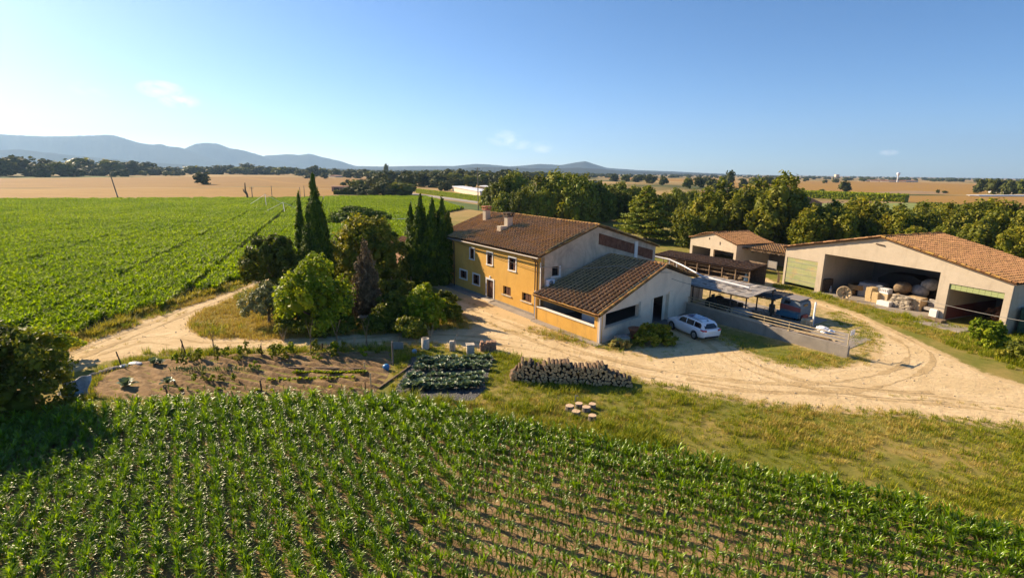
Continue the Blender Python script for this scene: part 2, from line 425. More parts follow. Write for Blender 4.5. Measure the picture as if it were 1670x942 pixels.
def ground_mat():
    t = NT('grassy_ground'); p = t.pos()
    n1 = t.noise(p, .22, 5, .6, .4); n2 = t.noise(p, 1.6, 6, .65); n3 = t.noise(p, 11.0, 4, .7)
    green = t.mix(n2, (.10, .115, .018), (.21, .205, .038))
    straw = t.mix(n2, (.22, .165, .045), (.44, .31, .11))
    g = t.mix(t.ramp(n1, [(.43, 0.0), (.66, .85)]), green, straw)
    g = t.mix(t.math('MULTIPLY', t.attr('dry'), .75), g, straw)
    dirt = t.mix(n2, (.44, .31, .15), (.62, .45, .25))
    k = t.math('ADD', t.attr('dirt'), t.math('MULTIPLY', t.math('SUBTRACT', t.math('ADD', t.math('MULTIPLY', n2, .7), t.math('MULTIPLY', n3, .5)), .6), 1.5))
    g = t.mix(t.ramp(k, [(.46, 0.0), (.74, 1.0)]), g, dirt)
    # open country further out: stubble and pasture in large blocks
    far = t.noise(p, .0035, 3, .5, .8); fc = t.mix(t.ramp(far, [(.42, 0.0), (.5, 1.0)]), (.075, .085, .026), (.36, .245, .10))
    ln = t.n('ShaderNodeVectorMath', operation='LENGTH'); t.l(p, ln.inputs[0])
    g = t.mix(t.ramp(t.math('DIVIDE', ln.outputs['Value'], 400), [(.32, 0.0), (.5, 1.0)]), g, fc)
    g = t.mix(.35, g, t.mix(n3, (.1, .1, .1), (1, 1, 1)), 'OVERLAY')
    return t.done(t.bsdf(g, .95, t.math('ADD', n3, n2), .55, .06, spec=.1))
gv = np.column_stack([GPn, np.zeros(len(GPn))])
gme = npmesh('ground', gv, Fg, ground_mat(), smooth=True)
for an, arr in (('dirt', a_dirt), ('dry', a_dry)):
    at = gme.attributes.new(an, 'FLOAT', 'POINT'); at.data.foreach_set('value', arr.astype(np.float32))
tag(link(bpy.data.objects.new('ground', gme)), kind='structure')

def road_mat(name, c1, c2, c3):
    t = NT(name); p = t.pos()
    n1 = t.noise(p, .35, 5, .6, .6); n2 = t.noise(p, 2.4, 6, .68); n3 = t.noise(p, 17., 4, .7)
    tr = t.noise(p, .9, 4, .6, 1.2, (1.0, 3.2, 1.0))
    c = t.mix(t.ramp(n1, [(.35, 0.0), (.65, 1.0)]), c1, c2)
    c = t.mix(t.ramp(tr, [(.48, 0.0), (.7, .6)]), c, c3)
    c = t.mix(.42, c, t.mix(n2, (.2, .19, .18), (.85, .85, .85)), 'OVERLAY')
    st = t.ramp(n3, [(.66, 0.0), (.74, 1.0)])
    c = t.mix(t.math('MULTIPLY', st, .35), c, (.5, .42, .32))
    return t.done(t.bsdf(c, .96, t.math('ADD', n3, t.math('MULTIPLY', n2, 2.0)), .9, .07, spec=.1))
M_road = road_mat('dirt_road_surface', (.62, .455, .245), (.73, .55, .32), (.52, .375, .195))
sheet('dirt_road', ragged(ROAD), .006, M_road)
M_soil = duo('garden_soil_surface', (.20, .125, .058), (.335, .21, .10), 1.4, .95, .35, .68, .9, .08, .3, (.40, .27, .135), .5, .5, .75, world=True)
M_ysoil = duo('field_soil_surface', (.20, .13, .062), (.36, .24, .125), .9, .95, .35, .65, .9, .06, .4, (.15, .10, .045), .3, .5, .75, world=True)
sheet('young_field_soil', ragged(YOUNG, .6, .25, 5), .006, M_ysoil)
M_gsoil = duo('crop_ground_surface', (.030, .042, .012), (.055, .07, .02), .8, .95, world=True)
sheet('crop_field_soil', BFIELD, .012, M_gsoil)

# far fields --------------------------------------------------------
def stubble(name, c1, c2, ang=0.0, sc=.02):
    t = NT(name); p = t.pos()
    mp = t.n('ShaderNodeMapping'); mp.inputs['Rotation'].default_value = (0, 0, ang); t.l(p, mp.inputs[0])
    n = t.noise(mp.outputs[0], sc, 5, .6, .3, (1, 6, 1)); n2 = t.noise(p, .15, 4, .6)
    return t.done(t.bsdf(t.mix(.25, t.mix(t.ramp(n, [(.3, 0.0), (.7, 1.0)]), c1, c2), t.mix(n2, (.15, .15, .15), (.9, .9, .9)), 'OVERLAY'), .95, n2, .3, .1, spec=.1))
ST1 = stubble('stubble_pale', (.27, .155, .035), (.355, .21, .06), .2); ST2 = stubble('stubble_tan', (.23, .13, .035), (.315, .185, .055), -.1)
ST3 = stubble('fallow_brown', (.24, .155, .085), (.36, .25, .13), .1); GR1 = stubble('meadow_green', (.07, .11, .028), (.12, .15, .045), .1); GR2 = stubble('dry_pasture', (.24, .18, .065), (.40, .28, .11), .3)
def farfield(name, pts, m, z=.03): sheet(name, GP(pts), z, m)
farfield('stubble_field', [(-260, 326.9), (0, 326.3), (480, 324), (545, 318), (548, 309), (420, 304.8), (310, 306.9), (0, 307.9), (-260, 308.3)], ST1)
farfield('stubble_field', [(-260, 307.4), (0, 307.0), (310, 306.0), (420, 303.9), (548, 308.3), (590, 303), (640, 294), (600, 291), (500, 289.5), (405, 287.6), (300, 288.4), (120, 290.3), (0, 291.2), (-260, 290)], ST2)
farfield('field_margin', [(-260, 290.4), (0, 290.6), (120, 289.8), (240, 288.5), (130, 287), (0, 286.6), (-260, 286)], GR1, .05)
farfield('farm_track', [(388, 289.2), (404, 289.2), (470, 297.6), (528, 301.8), (560, 302.2), (560, 303.4), (520, 303.3), (462, 299.0)], ST1, .08)
farfield('dry_verge', [(560, 321.6), (690, 321.6), (690, 318.8), (620, 317.5), (560, 319)], GR2)
farfield('dry_verge', [(672, 314), (720, 318), (870, 340), (905, 352), (900, 334), (830, 325), (700, 310), (676, 309)], GR2)
farfield('country_road', [(660, 315.2), (676, 315.6), (700, 318.2), (760, 325.5), (830, 334.2), (905, 349), (905, 355.5), (830, 338.4), (760, 329.2), (700, 321.2), (664, 317.6)], flat('worn_asphalt', (.30, .27, .235), .9, scale=.5), .09)
farfield('meadow', [(730, 337), (905, 360), (900, 356), (830, 340.6), (760, 331.2), (695, 322.4)], GR1)
farfield('stubble_field', [(1180, 298.5), (1280, 295.4), (1400, 295.6), (1500, 297.4), (1600, 300.5), (1640, 303), (1640, 314), (1575, 317.5), (1480, 317), (1420, 316), (1300, 313), (1180, 306)], ST1)
farfield('fallow_field', [(1400, 315.0), (1480, 316.5), (1545, 316.8), (1545, 312.5), (1470, 310.8)], ST3, .06)
farfield('stubble_field', [(1440, 319.5), (1560, 319), (1800, 323), (1800, 352), (1600, 344), (1500, 333), (1470, 329)], ST1)
farfield('meadow', [(1310, 331), (1395, 330.5), (1490, 331), (1550, 338), (1640, 348), (1500, 352), (1330, 345)], stubble('pale_meadow', (.17, .21, .06), (.24, .27, .09), .1), .05)
farfield('fallow_field', [(1290, 327.5), (1480, 329), (1478, 331), (1300, 331.5)], ST3, .07)
farfield('stubble_field', [(1070, 290.6), (1200, 293.2), (1200, 298), (1130, 297.5), (1070, 294)], ST1, .05)
farfield('stubble_field', [(985, 289.2), (1060, 289.6), (1060, 292.4), (1000, 293.5)], ST2, .05)

# mountains ---------------------------------------------------------
M_rut = road_mat('compacted_rut', (.48, .34, .17), (.60, .435, .23), (.37, .255, .125))
def rut(pts, off, seed, w=.17):
    P = [np.array(G(*p)[:2]) for p in pts]; C = []
    for i in range(len(P)-1):
        p0, p1, p2, p3 = P[max(i-1, 0)], P[i], P[i+1], P[min(i+2, len(P)-1)]; n = max(3, int(np.linalg.norm(p2-p1)/.5))
        for k in range(n): t = k/n; C.append(.5*(2*p1+(p2-p0)*t+(2*p0-5*p1+4*p2-p3)*t*t+(3*p1-p0-3*p2+p3)*t**3))
    C = np.array(C); d = np.gradient(C, axis=0); d /= np.linalg.norm(d, axis=1)[:, None]; nn = np.column_stack([-d[:, 1], d[:, 0]]); rng = np.random.default_rng(seed)
    j = np.convolve(rng.normal(0, .25, len(C)+8), np.ones(9)/9, 'valid'); a = w*(1+rng.normal(0, .35, len(C))+.8*np.sin(np.arange(len(C))*.31+seed)); a = np.clip(a, .03, .4)
    L = C+nn*(off+j+a)[:, None]; Q = C+nn*(off+j-a)[:, None]; n = len(C)
    V = np.column_stack([np.concatenate([L, Q]), np.full(2*n, .010+.0025*seed)]); F = [(i, n+i, n+i+1, i+1) for i in range(n-1)]
    tag(link(bpy.data.objects.new('wheel_track', npmesh('wheel_track', V, F, M_rut))), kind='structure')
R1 = [(150, 578), (240, 553), (330, 563), (470, 561), (600, 555), (700, 549), (800, 556), (900, 572), (1000, 593), (1150, 622), (1300, 636), (1450, 644), (1600, 662), (1760, 684)]
R2 = [(1120, 612), (1250, 630), (1380, 630), (1480, 604), (1500, 572), (1440, 538), (1370, 507), (1300, 484), (1235, 460)]
R3 = [(420, 463), (330, 497), (240, 535), (170, 562), (110, 585)]
R4 = [(1128, 540), (1165, 560), (1210, 590), (1300, 622), (1420, 640), (1540, 648)]
R5 = [(760, 508), (810, 526), (880, 552), (960, 582), (1080, 612)]
for k, rr in enumerate((R1, R2, R3, R4, R5)):
    for o_ in (-.75, .75): rut(rr, o_, k*2+(o_ > 0))
def rock_mat():
    t = NT('wooded_mountainside'); p = t.pos(); n = t.noise(p, .0022, 6, .62)
    return t.done(t.bsdf(t.mix(n, (.020, .028, .022), (.075, .075, .058)), 1.0, n, .6, 60, spec=0))
M_rock = rock_mat()
def mountain(name, prof, dist, thick, seed):
    """ridge with the surveyed skyline, running across at a given distance"""
    rng = np.random.default_rng(seed); xs = [p[0] for p in prof]; ys = [p[1] for p in prof]
    px = np.arange(xs[0], xs[-1]+.1, 3.0); py = np.interp(px, xs, ys); rough = np.cumsum(rng.normal(0, .22, len(px))); rough -= np.linspace(rough[0], rough[-1], len(px)); py = py+np.clip(rough, -1.7, 1.7)*np.sin(np.linspace(0, np.pi, len(px)))
    rows = 15; V = []; F = []
    base = []
    for x, y in zip(px, py):
        d = FPX*_fw+(x-PW/2)*CR-(y-PH/2)*CU; t = dist/d[1]; base.append((d[0]*t, dist, max(-.5, HC+d[2]*t)))
    n = len(px); K = len(base); spur = rng.normal(0, 1, (rows, K))
    for k in range(14): spur = (spur+np.roll(spur, 1, 1)+np.roll(spur, -1, 1))/3*1.1
    for i in range(rows):
        f = i/(rows-1)*2-1
        for j, (x, y, h) in enumerate(base):
            e = max(0.0, 1-abs(f))**1.7
            w = 0 if abs(f) < 1e-6 else spur[i, j]*.10*min(1, e*3)*(1-e)
            V.append((x*(1+f*thick/dist), y+f*thick+rng.normal(0, thick*.01), h*max(0, e+w)-(.5 if e == 0 else 0)))
    for i in range(rows-1):
        for j in range(n-1): F.append((i*n+j, i*n+j+1, (i+1)*n+j+1, (i+1)*n+j))
    me = npmesh(name, V, F, M_rock, smooth=True); tag(link(bpy.data.objects.new(name, me)), kind='structure')
mountain('mountains', [(-330, 226), (-200, 220), (-80, 216), (0, 218), (40, 220), (85, 222), (130, 221), (155, 221), (172, 219), (186, 220), (210, 227), (232, 233), (250, 235), (262, 234), (275, 238), (290, 239), (302, 242), (330, 253), (360, 264), (400, 269), (440, 274)], 8600, 1300, 1)
mountain('mountains', [(270, 258), (300, 243), (318, 235), (334, 233), (352, 234), (375, 242), (395, 245), (420, 252), (450, 261), (480, 268), (520, 274)], 9300, 900, 2)
mountain('mountains', [(420, 262), (432, 254), (470, 252), (488, 253), (504, 250.5), (512, 252), (530, 257), (560, 264), (580, 270), (640, 273), (720, 276)], 9800, 700, 3)
mountain('hills', [(-330, 238), (-100, 244), (0, 246.5), (30, 245.5), (60, 247), (100, 252), (150, 257), (200, 261), (260, 266), (330, 271)], 6200, 700, 4)
mountain('hills', [(560, 275), (600, 272), (680, 271.5), (740, 272), (775, 268.5), (800, 270), (830, 273), (850, 272), (880, 269), (915, 271), (940, 266.5), (955, 264.5), (968, 269), (990, 275.5), (1040, 279), (1100, 281), (1180, 284), (1300, 288)], 8200, 800, 5)
mountain('hills', [(440, 277), (520, 274), (620, 276), (700, 276.5), (790, 274), (880, 276), (960, 275), (1040, 278.5), (1120, 281.5), (1200, 285), (1320, 289)], 5200, 600, 6)
# ------------------------------------------------------------------ growth
def unit(v): return v/np.maximum(np.linalg.norm(v, axis=-1, keepdims=True), 1e-9)

def foliage(lobes, n, size, seed=0, sub=17, subr=.33, upb=0.0, flat=.0, core=.62, asp=.6, jitter=.25, base_r=None):
    """leaf sprays gathered in clumps on the lobes of a crown"""
    rng = np.random.default_rng(seed); L = np.array(lobes, float)
    wgt = (L[:, 3]*L[:, 4]+L[:, 3]*L[:, 5]+L[:, 4]*L[:, 5]); wgt /= wgt.sum()
    C = []; RN = []; OUT = []
    for k, (cx, cy, cz, rx, ry, rz) in enumerate(L):
        nk = max(6, int(n*wgt[k])); lr = rng.normal(0, .10)
        d = unit(rng.normal(0, 1, (sub, 3))); d[:, 2] = np.where(d[:, 2] < -.5, -d[:, 2], d[:, 2])
        sc = d*(.80+.22*rng.random((sub, 1))); sr = subr*(.65+.7*rng.random(sub)); sb = rng.normal(0, .13, sub)
        ki = rng.integers(0, sub, nk); e = unit(rng.normal(0, 1, (nk, 3)))*(rng.random((nk, 1))**.45)
        p = (sc[ki]+e*sr[ki][:, None])*np.array([rx, ry, rz])+np.array([cx, cy, cz])
        C.append(p); OUT.append(unit(e*.7+d[ki]*.6)); RN.append(.5+lr+sb[ki]+rng.normal(0, .13, nk))
    C = np.concatenate(C); OUT = np.concatenate(OUT); RN = np.concatenate(RN)
    keep = np.ones(len(C), bool)
    for (cx, cy, cz, rx, ry, rz) in L:
        q = ((C-np.array([cx, cy, cz]))/np.array([rx, ry, rz])*1.0); keep &= (np.linalg.norm(q, axis=1) > core)
    C, OUT, RN = C[keep], OUT[keep], RN[keep]; n = len(C)
    nr = unit(OUT+rng.normal(0, .75, (n, 3))+np.array([0, 0, .35]))
    u = rng.normal(0, 1, (n, 3))+np.array([0, 0, upb]); u[:, 2] *= (1-flat); u = unit(u-nr*np.sum(u*nr, 1, keepdims=True)); v = np.cross(nr, u)
    s = size*(1-jitter+2*jitter*rng.random((n, 1)))
    bend = nr*s*.25
    V = np.stack([C-u*s, C+v*s*asp-bend*.2, C+u*s-bend, C-v*s*asp-bend*.2], 1).reshape(-1, 3)
    F = np.arange(4*n).reshape(-1, 4)
    return V, F, np.clip(RN, 0, 1)

def blobs(lobes, q, nu=10, nv=7, seed=0):
    rng = np.random.default_rng(seed); V = []; F = []; b = 0
    for (cx, cy, cz, rx, ry, rz) in lobes:
        for i in range(nv+1):
            ph = math.pi*i/nv
            for j in range(nu):
                t = 2*math.pi*j/nu; w = q*(1+rng.normal(0, .07)); V.append((cx+rx*w*math.sin(ph)*math.cos(t), cy+ry*w*math.sin(ph)*math.sin(t), cz+rz*w*math.cos(ph)))
        for i in range(nv):
            for j in range(nu): F.append((b+i*nu+j, b+(i+1)*nu+j, b+(i+1)*nu+(j+1) % nu, b+i*nu+(j+1) % nu))
        b = len(V)
    return np.array(V), np.array(F), np.full(len(F), .42)

def crown_mesh(name, lobes, n, size, m, seed, fill=.0, **kw):
    V, F, r = foliage(lobes, n, size, seed, **kw)
    if fill:
        V2, F2, r2 = blobs(lobes, fill, seed=seed); V = np.concatenate([V, V2]); F = np.concatenate([F, F2+len(V)-len(V2)]); r = np.concatenate([r, r2])
    return npmesh(name, V, F, m, r)

def trunk_mb(h, r, lobes, seed, lean=(0, 0), nl=6):
    random.seed(seed); mb = MB(); top = Vector((lean[0], lean[1], h))
    pts = [Vector((0, 0, -.1)), Vector((lean[0]*.25+random.uniform(-.1, .1)*r*3, lean[1]*.25, h*.35)), Vector((lean[0]*.6, lean[1]*.6, h*.7)), top]
    mb.tube(pts, [r*1.35, r, r*.85, r*.6], 8)
    ls = sorted(lobes, key=lambda l: -l[3]*l[4]*l[5])[:nl]
    for l in ls:
        s = pts[2]+(top-pts[2])*random.random(); e = Vector(l[:3])
        mid = (s+e)/2+Vector((random.uniform(-.2, .2), random.uniform(-.2, .2), -.1*abs(e.z-s.z)))
        mb.tube([s, mid, e], [r*.5, r*.34, r*.12], 6)
    return mb

M_bark = duo('bark', (.09, .058, .036), (.22, .15, .095), 4, .95, bump=.8, bdist=.05, stretch=(1, 1, .25))
M_bark_grey = duo('grey_bark', (.12, .10, .08), (.26, .22, .18), 4, .95, bump=.8, bdist=.05, stretch=(1, 1, .25))
ML_oak = leafmat('dark_oak_leaves', [(0.1, (0.045, 0.068, 0.0074)), (0.5, (0.107, 0.133, 0.0123)), (0.9, (0.252, 0.237, 0.0205))], .55, .25)
ML_lime = leafmat('bright_leaves', [(0.1, (0.113, 0.171, 0.0095)), (0.5, (0.237, 0.301, 0.0142)), (0.9, (0.476, 0.471, 0.0236))], .5, .38)
ML_green = leafmat('broad_leaves', [(0.1, (0.082, 0.111, 0.0105)), (0.5, (0.201, 0.212, 0.0192)), (0.9, (0.402, 0.334, 0.0306))], .5, .32)
ML_warm = leafmat('warm_green_leaves', [(0.1, (0.075, 0.100, 0.0129)), (0.5, (0.185, 0.198, 0.0240)), (0.9, (0.359, 0.324, 0.0415))], .5, .32)
ML_pine = leafmat('pine_needles', [(0.1, (0.089, 0.126, 0.0146)), (0.5, (0.181, 0.218, 0.0224)), (0.9, (0.376, 0.350, 0.0335))], .6, .2)
ML_cyp = leafmat('cypress_scales', [(0.1, (0.036, 0.072, 0.0072)), (0.5, (0.080, 0.132, 0.0108)), (0.9, (0.199, 0.242, 0.0158))], .65, .15)
ML_olive = leafmat('olive_leaves', [(0.1, (0.123, 0.142, 0.0600)), (0.5, (0.232, 0.243, 0.1050)), (0.9, (0.406, 0.385, 0.1700))], .5, .2, tint=1.0)
ML_dry = leafmat('dry_twigs', [(0.1, (0.111, 0.078, 0.0425)), (0.5, (0.195, 0.137, 0.0748)), (0.9, (0.312, 0.224, 0.1275))], .8, .1, tint=1.0)
ML_far = leafmat('far_leaves', [(0.1, (0.035, 0.051, 0.0106)), (0.5, (0.072, 0.084, 0.0154)), (0.9, (0.155, 0.147, 0.0243))], .7, .15)
ML_ylw = leafmat('yellowing_weeds', [(0.1, (0.150, 0.156, 0.0240)), (0.5, (0.337, 0.288, 0.0360)), (0.9, (0.524, 0.408, 0.0600))], .6, .35)
ML_grass = leafmat('grass_blades', [(0.1, (0.095, 0.145, 0.0076)), (0.5, (0.224, 0.264, 0.0153)), (0.9, (0.542, 0.458, 0.0353))], .5, .35)
ML_straw = leafmat('straw_blades', [(0.1, (0.293, 0.215, 0.0462)), (0.5, (0.547, 0.380, 0.0925)), (0.9, (0.558, 0.540, 0.1717))], .6, .3, tint=1.0)
ML_maize = leafmat('maize_leaves', [(0.1, (0.066, 0.122, 0.0016)), (0.5, (0.139, 0.242, 0.0029)), (0.9, (0.242, 0.359, 0.0045))], .32, .42, .55, 1.3, field=.22)
ML_crop = leafmat('crop_leaves', [(0.1, (0.096, 0.169, 0.0025)), (0.5, (0.193, 0.294, 0.0039)), (0.9, (0.327, 0.420, 0.0068))], .5, .52, .10, 1.15, field=.045)
ML_veg = leafmat('vegetable_leaves', [(.1, (.05, .085, .03)), (.5, (.10, .15, .05)), (.9, (.18, .23, .09))], .4, .3)
ML_red = leafmat('reddish_leaves', [(.1, (.12, .06, .03)), (.5, (.26, .12, .07)), (.9, (.36, .2, .1))], .6, .3, tint=1.0)

def tree(name, label, loc, lobes, n, size, m, h, r, seed, group=None, cat='tree', bark=None, rz=0, fill=.34, **kw):
    t = thing(name, label, cat, loc, rz, group)
    trunk_mb(h, r, lobes, seed).build('trunk', bark or M_bark, t)
    o = bpy.data.objects.new('crown', crown_mesh('crown', lobes, n, size, m, seed, fill, **kw)); link(o, t)
    return t

def dome(rx, ry, z0, h, k, seed, lr=.42, ragged_=.2):
    """lobes filling a rounded crown"""
    rng = np.random.default_rng(seed); out = [(0, 0, z0+h*.48, rx*.66, ry*.66, h*.46)]
    for i in range(k):
        t = 2.4*i+rng.normal(0, .3); f = (i+.5)/k; z = f; rad = math.sqrt(max(.03, 1-(2*f-.85)**2*.85))
        q = lr*(1+rng.normal(0, ragged_))
        out.append((rx*rad*.68*math.cos(t), ry*rad*.68*math.sin(t), z0+h*(.14+.70*z)+rng.normal(0, .04)*h, rx*q, ry*q, h*q*.62))
    return out

# --- the farmhouse grove
def gp(px, py): return G(px, py)
p = gp(453, 485)
tree('broad_tree', 'broad dark green tree left of the tall pointed cypresses at the bend of the track', p, dome(3.3, 3.2, .5, 6.2, 14, 11, .38), 13500, .21, ML_oak, 2.6, .26, 11)
p = gp(600, 468)
tree('round_tree', 'large round tree with sunlit top behind the dry brown conifer', p, dome(4.6, 4.5, .2, 8.1, 18, 12, .38)+[(1.5, -2.2, 2.0, 2.6, 2.0, 1.9), (-1.5, -2.0, 1.8, 2.5, 2.0, 1.8), (2.6, -.5, 1.8, 2.1, 2.0, 1.8)], 23000, .21, ML_green, 3.2, .32, 12)
p = gp(515, 541)
tree('leafy_tree', 'bright lime green leafy tree in front of the cypresses beside the track', p, dome(2.9, 2.8, .1, 5.7, 17, 13, .38, .35), 16000, .17, ML_lime, 2.0, .2, 13, sub=13, subr=.42)
p = gp(440, 527)
tree('olive_tree', 'small silvery grey olive tree at the left edge of the grove', p, dome(2.0, 1.9, .3, 3.3, 10, 14, .4), 5200, .13, ML_olive, 1.2, .14, 14, bark=M_bark_grey, sub=10, subr=.45)
p = gp(588, 400)
lob = [(3.4*math.cos(t)*q, 3.0*math.sin(t)*q, 6.5+.5*math.sin(3*t)-.9*q*q, 2.1, 1.9, .75) for q, k in ((0, 1), (.55, 5), (1.15, 9)) for t in np.linspace(0, 6.28, k, endpoint=False)]
tree('umbrella_pine', 'dark flat-topped umbrella pine seen over the round tree', p, lob, 6000, .26, ML_cyp, 5.4, .25, 15, bark=M_bark_grey, fill=.6)

def cypress(name, label, loc, spires, n, size, seed, m=ML_cyp, upb=2.2, dry=False):
    """spires: (dx, dy, height, radius)"""
    rng = np.random.default_rng(seed); lobes = []; cores = []
    for dx, dy, h, r in spires:
        for i in range(int(h*5.5)):
            f = (i+.5)/int(h*5.5); t = i*2.4+rng.normal(0, .3)
            prof = (min(1, .55+f*2.2) if f < .25 else (1-((f-.25)/.75)**1.55*.93))
            rr = r*prof
            q = max(.12, .40*rr); lobes.append((dx+rr*.66*math.cos(t), dy+rr*.66*math.sin(t), .25+f*(h-.4), q, q, .55+.3*rng.random()+.16*rr))
        for k in range(5):
            f = k/5+.1; prof = (min(1, .55+f*2.2) if f < .25 else (1-((f-.25)/.75)**1.55*.93)); cores.append((dx, dy, f*h, r*prof*.72, r*prof*.72, h*.14))
    t = thing(name, label, 'tree', loc)
    mb = MB(); mb.tube([(0, 0, -.1), (0, 0, spires[0][2]*.5)], [.2, .08], 8); mb.build('trunk', M_bark, t)
    V, F, r_ = foliage(lobes, n, size, seed, sub=7, subr=.5, upb=upb, core=.0, asp=.42)
    if not dry:
        V2, F2, r2 = blobs(cores, 1.0, seed=seed); F = np.concatenate([F, F2+len(V)]); V = np.concatenate([V, V2]); r_ = np.concatenate([r_, r2*.7])
    link(bpy.data.objects.new('crown', npmesh('crown', V, F, m, r_)), t); return t
p = gp(523, 478); h = HT(523, 290, p)
cypress('cypress', 'tallest dark cypress spire, rising above the skyline of the grove', p, [(0, 0, h, 1.75), (-.7, -.4, h*.74, 1.35), (.6, -.2, h*.78, 1.35)], 20000, .16, 21)
p = gp(498, 472); h = HT(498, 319, p)
cypress('cypress', 'slimmer shorter cypress just left of the tallest cypress spire', p, [(0, 0, h, .95)], 6500, .15, 22)
p = gp(701, 462); h = HT(697, 322, p)
cypress('cypress', 'wide cypress clump with several pointed tips against the left end of the yellow farmhouse', p,
        [(-1.0, 0, h, 1.6), (.5, .2, h*.95, 1.6), (1.75, .1, h*.96, 1.6), (-2.3, .2, h*.88, 1.5), (2.5, .2, h*.82, 1.3), (-1.2, -.9, h*.84, 1.8), (.6, -1.0, h*.86, 1.8), (1.9, -.8, h*.82, 1.7)], 60000, .18, 23)
p = gp(600, 522)
dry = cypress('dead_conifer', 'dry brown leafless conifer standing between the lime green tree and the shrubs', p, [(0, 0, HT(597, 396, p), 1.5), (.35, -.1, 5.9, 1.3), (-.5, 0, 5.0, 1.1)], 9000, .16, 24, ML_dry, 3.0, True)
random.seed(5); mb = MB()
for i in range(70):
    t = random.uniform(0, 6.28); z = random.uniform(.6, 5.2); l = random.uniform(.5, 1.25)*(1-z/9)
    mb.tube([(0, 0, z), (l*.55*math.cos(t), l*.55*math.sin(t), z+.5), (l*math.cos(t), l*math.sin(t), z+1.5)], [.03, .018, .006], 4, cap=False)
mb.build('branches', M_bark_grey, dry)

def shrub(name, label, loc, lobes, n, size, m, seed, group=None, cat='shrub', **kw):
    o = bpy.data.objects.new(name, crown_mesh(name, lobes, n, size, m, seed, kw.pop('fill', .42), **kw)); link(o); o.location = loc
    return tag(o, label, cat, group)
shrub('shrub', 'yellow-green rounded shrub under the cypress clump', gp(695, 535), dome(1.9, 1.8, 0, 3.7, 12, 31, .42), 6000, .16, ML_lime, 31)
shrub('shrub', 'dark green spreading shrub between the dead conifer and the yellow-green shrub', gp(648, 532), dome(2.1, 1.8, 0, 3.0, 11, 32, .42), 5200, .16, ML_oak, 32)
shrub('shrub', 'low green shrub at the right end of the grove beside the house path', gp(735, 527), dome(1.3, 1.3, 0, 2.3, 8, 33, .45), 3600, .15, ML_green, 33)
shrub('shrub', 'low shaded shrub at the foot of the lime green tree', gp(560, 543), dome(1.5, 1.0, 0, 1.7, 8, 34, .45), 2800, .14, ML_oak, 34)
for k, (px, py, rx, h, mm, lb) in enumerate(((478, 530, 1.5, 2.6, ML_green, 'dark shrub between the olive tree and the lime green tree'), (565, 515, 1.6, 3.4, ML_oak, 'tall dark shrub wedged between the lime green tree and the dead conifer'), (622, 505, 1.8, 3.0, ML_green, 'dark shrub close behind the dead conifer on its right'), (655, 500, 1.7, 2.7, ML_oak, 'dark shrub between the dead conifer and the cypress clump'), (628, 541, 1.5, 1.7, ML_oak, 'low dark shrub beside the grey stone seat'), (672, 547, 1.6, 1.6, ML_green, 'low shrub in front of the yellow-green shrub at the track'), (724, 512, 1.5, 2.2, ML_oak, 'dark shrub behind the yellow-green shrub next to the house path'), (520, 546, 1.7, 1.6, ML_green, 'low leafy shrub under the front of the lime green tree'), (470, 547, 1.2, 1.3, ML_warm, 'low yellowish shrub below the olive tree'))):
    shrub('shrub', lb, gp(px, py), dome(rx, rx*.85, 0, h, 11, 140+k, .42, .3), 4200, .15, mm, 140+k)
shrub('bush', 'big dense dark bush at the left edge of the photo beside the vegetable plot', gp(-6, 672), [(x*1.15, y*1.1, z, rx, ry, rz) for x, y, z, rx, ry, rz in dome(4.1, 3.4, -.2, 5.4, 18, 35, .40)]+[(-3.5, -1.5, 1.6, 2.2, 1.8, 1.8)], 22000, .16, ML_oak, 35, sub=14, subr=.4)
shrub('bush', 'yellow-topped bush behind the big dark bush where the green crop ends', gp(58, 592), dome(3.2, 1.8, 0, 2.6, 12, 36, .42), 7500, .15, ML_lime, 36)
shrub('shrub', 'dark leafy shrub between the grey wall and the white car', gp(1062, 560), [(0, 0, .7, 1.3, 1.0, .9), (.9, .5, .7, .9, .8, .8), (-.7, -.4, .5, .9, .8, .6), (1.3, -.3, .4, .8, .7, .5)], 4200, .14, ML_green, 37)
shrub('shrub', 'straw-coloured dry shrub at the corner of the veranda', gp(1008, 566), [(0, 0, .3, .7, .5, .4), (.6, -.1, .25, .5, .4, .35)], 900, .13, ML_straw, 38, fill=0)

# right foreground growth beside the long barn
shrub('bush', 'tall weedy bush with pale tips in front of the right barn bay', gp(1608, 566), [(0, 0, .9, 1.2, 1.0, 1.1), (-.6, .4, 1.5, .7, .6, .9), (.7, .2, 1.3, .8, .7, .9), (.2, -.6, .5, 1.2, .8, .6)], 4200, .14, ML_lime, 41, upb=1.0)
shrub('bush', 'reddish flowering bush beside the right barn bay', gp(1628, 530), [(0, 0, .9, 1.1, .9, .9), (.9, .2, .8, .9, .8, .8)], 2600, .13, ML_red, 42, fill=.45)
shrub('bush', 'olive green weedy bush at the right edge below the barn', gp(1664, 590), [(0, 0, .7, 1.4, 1.1, .9), (.9, -.5, .5, 1.2, 1, .7)], 3600, .14, ML_warm, 43, upb=1.0)

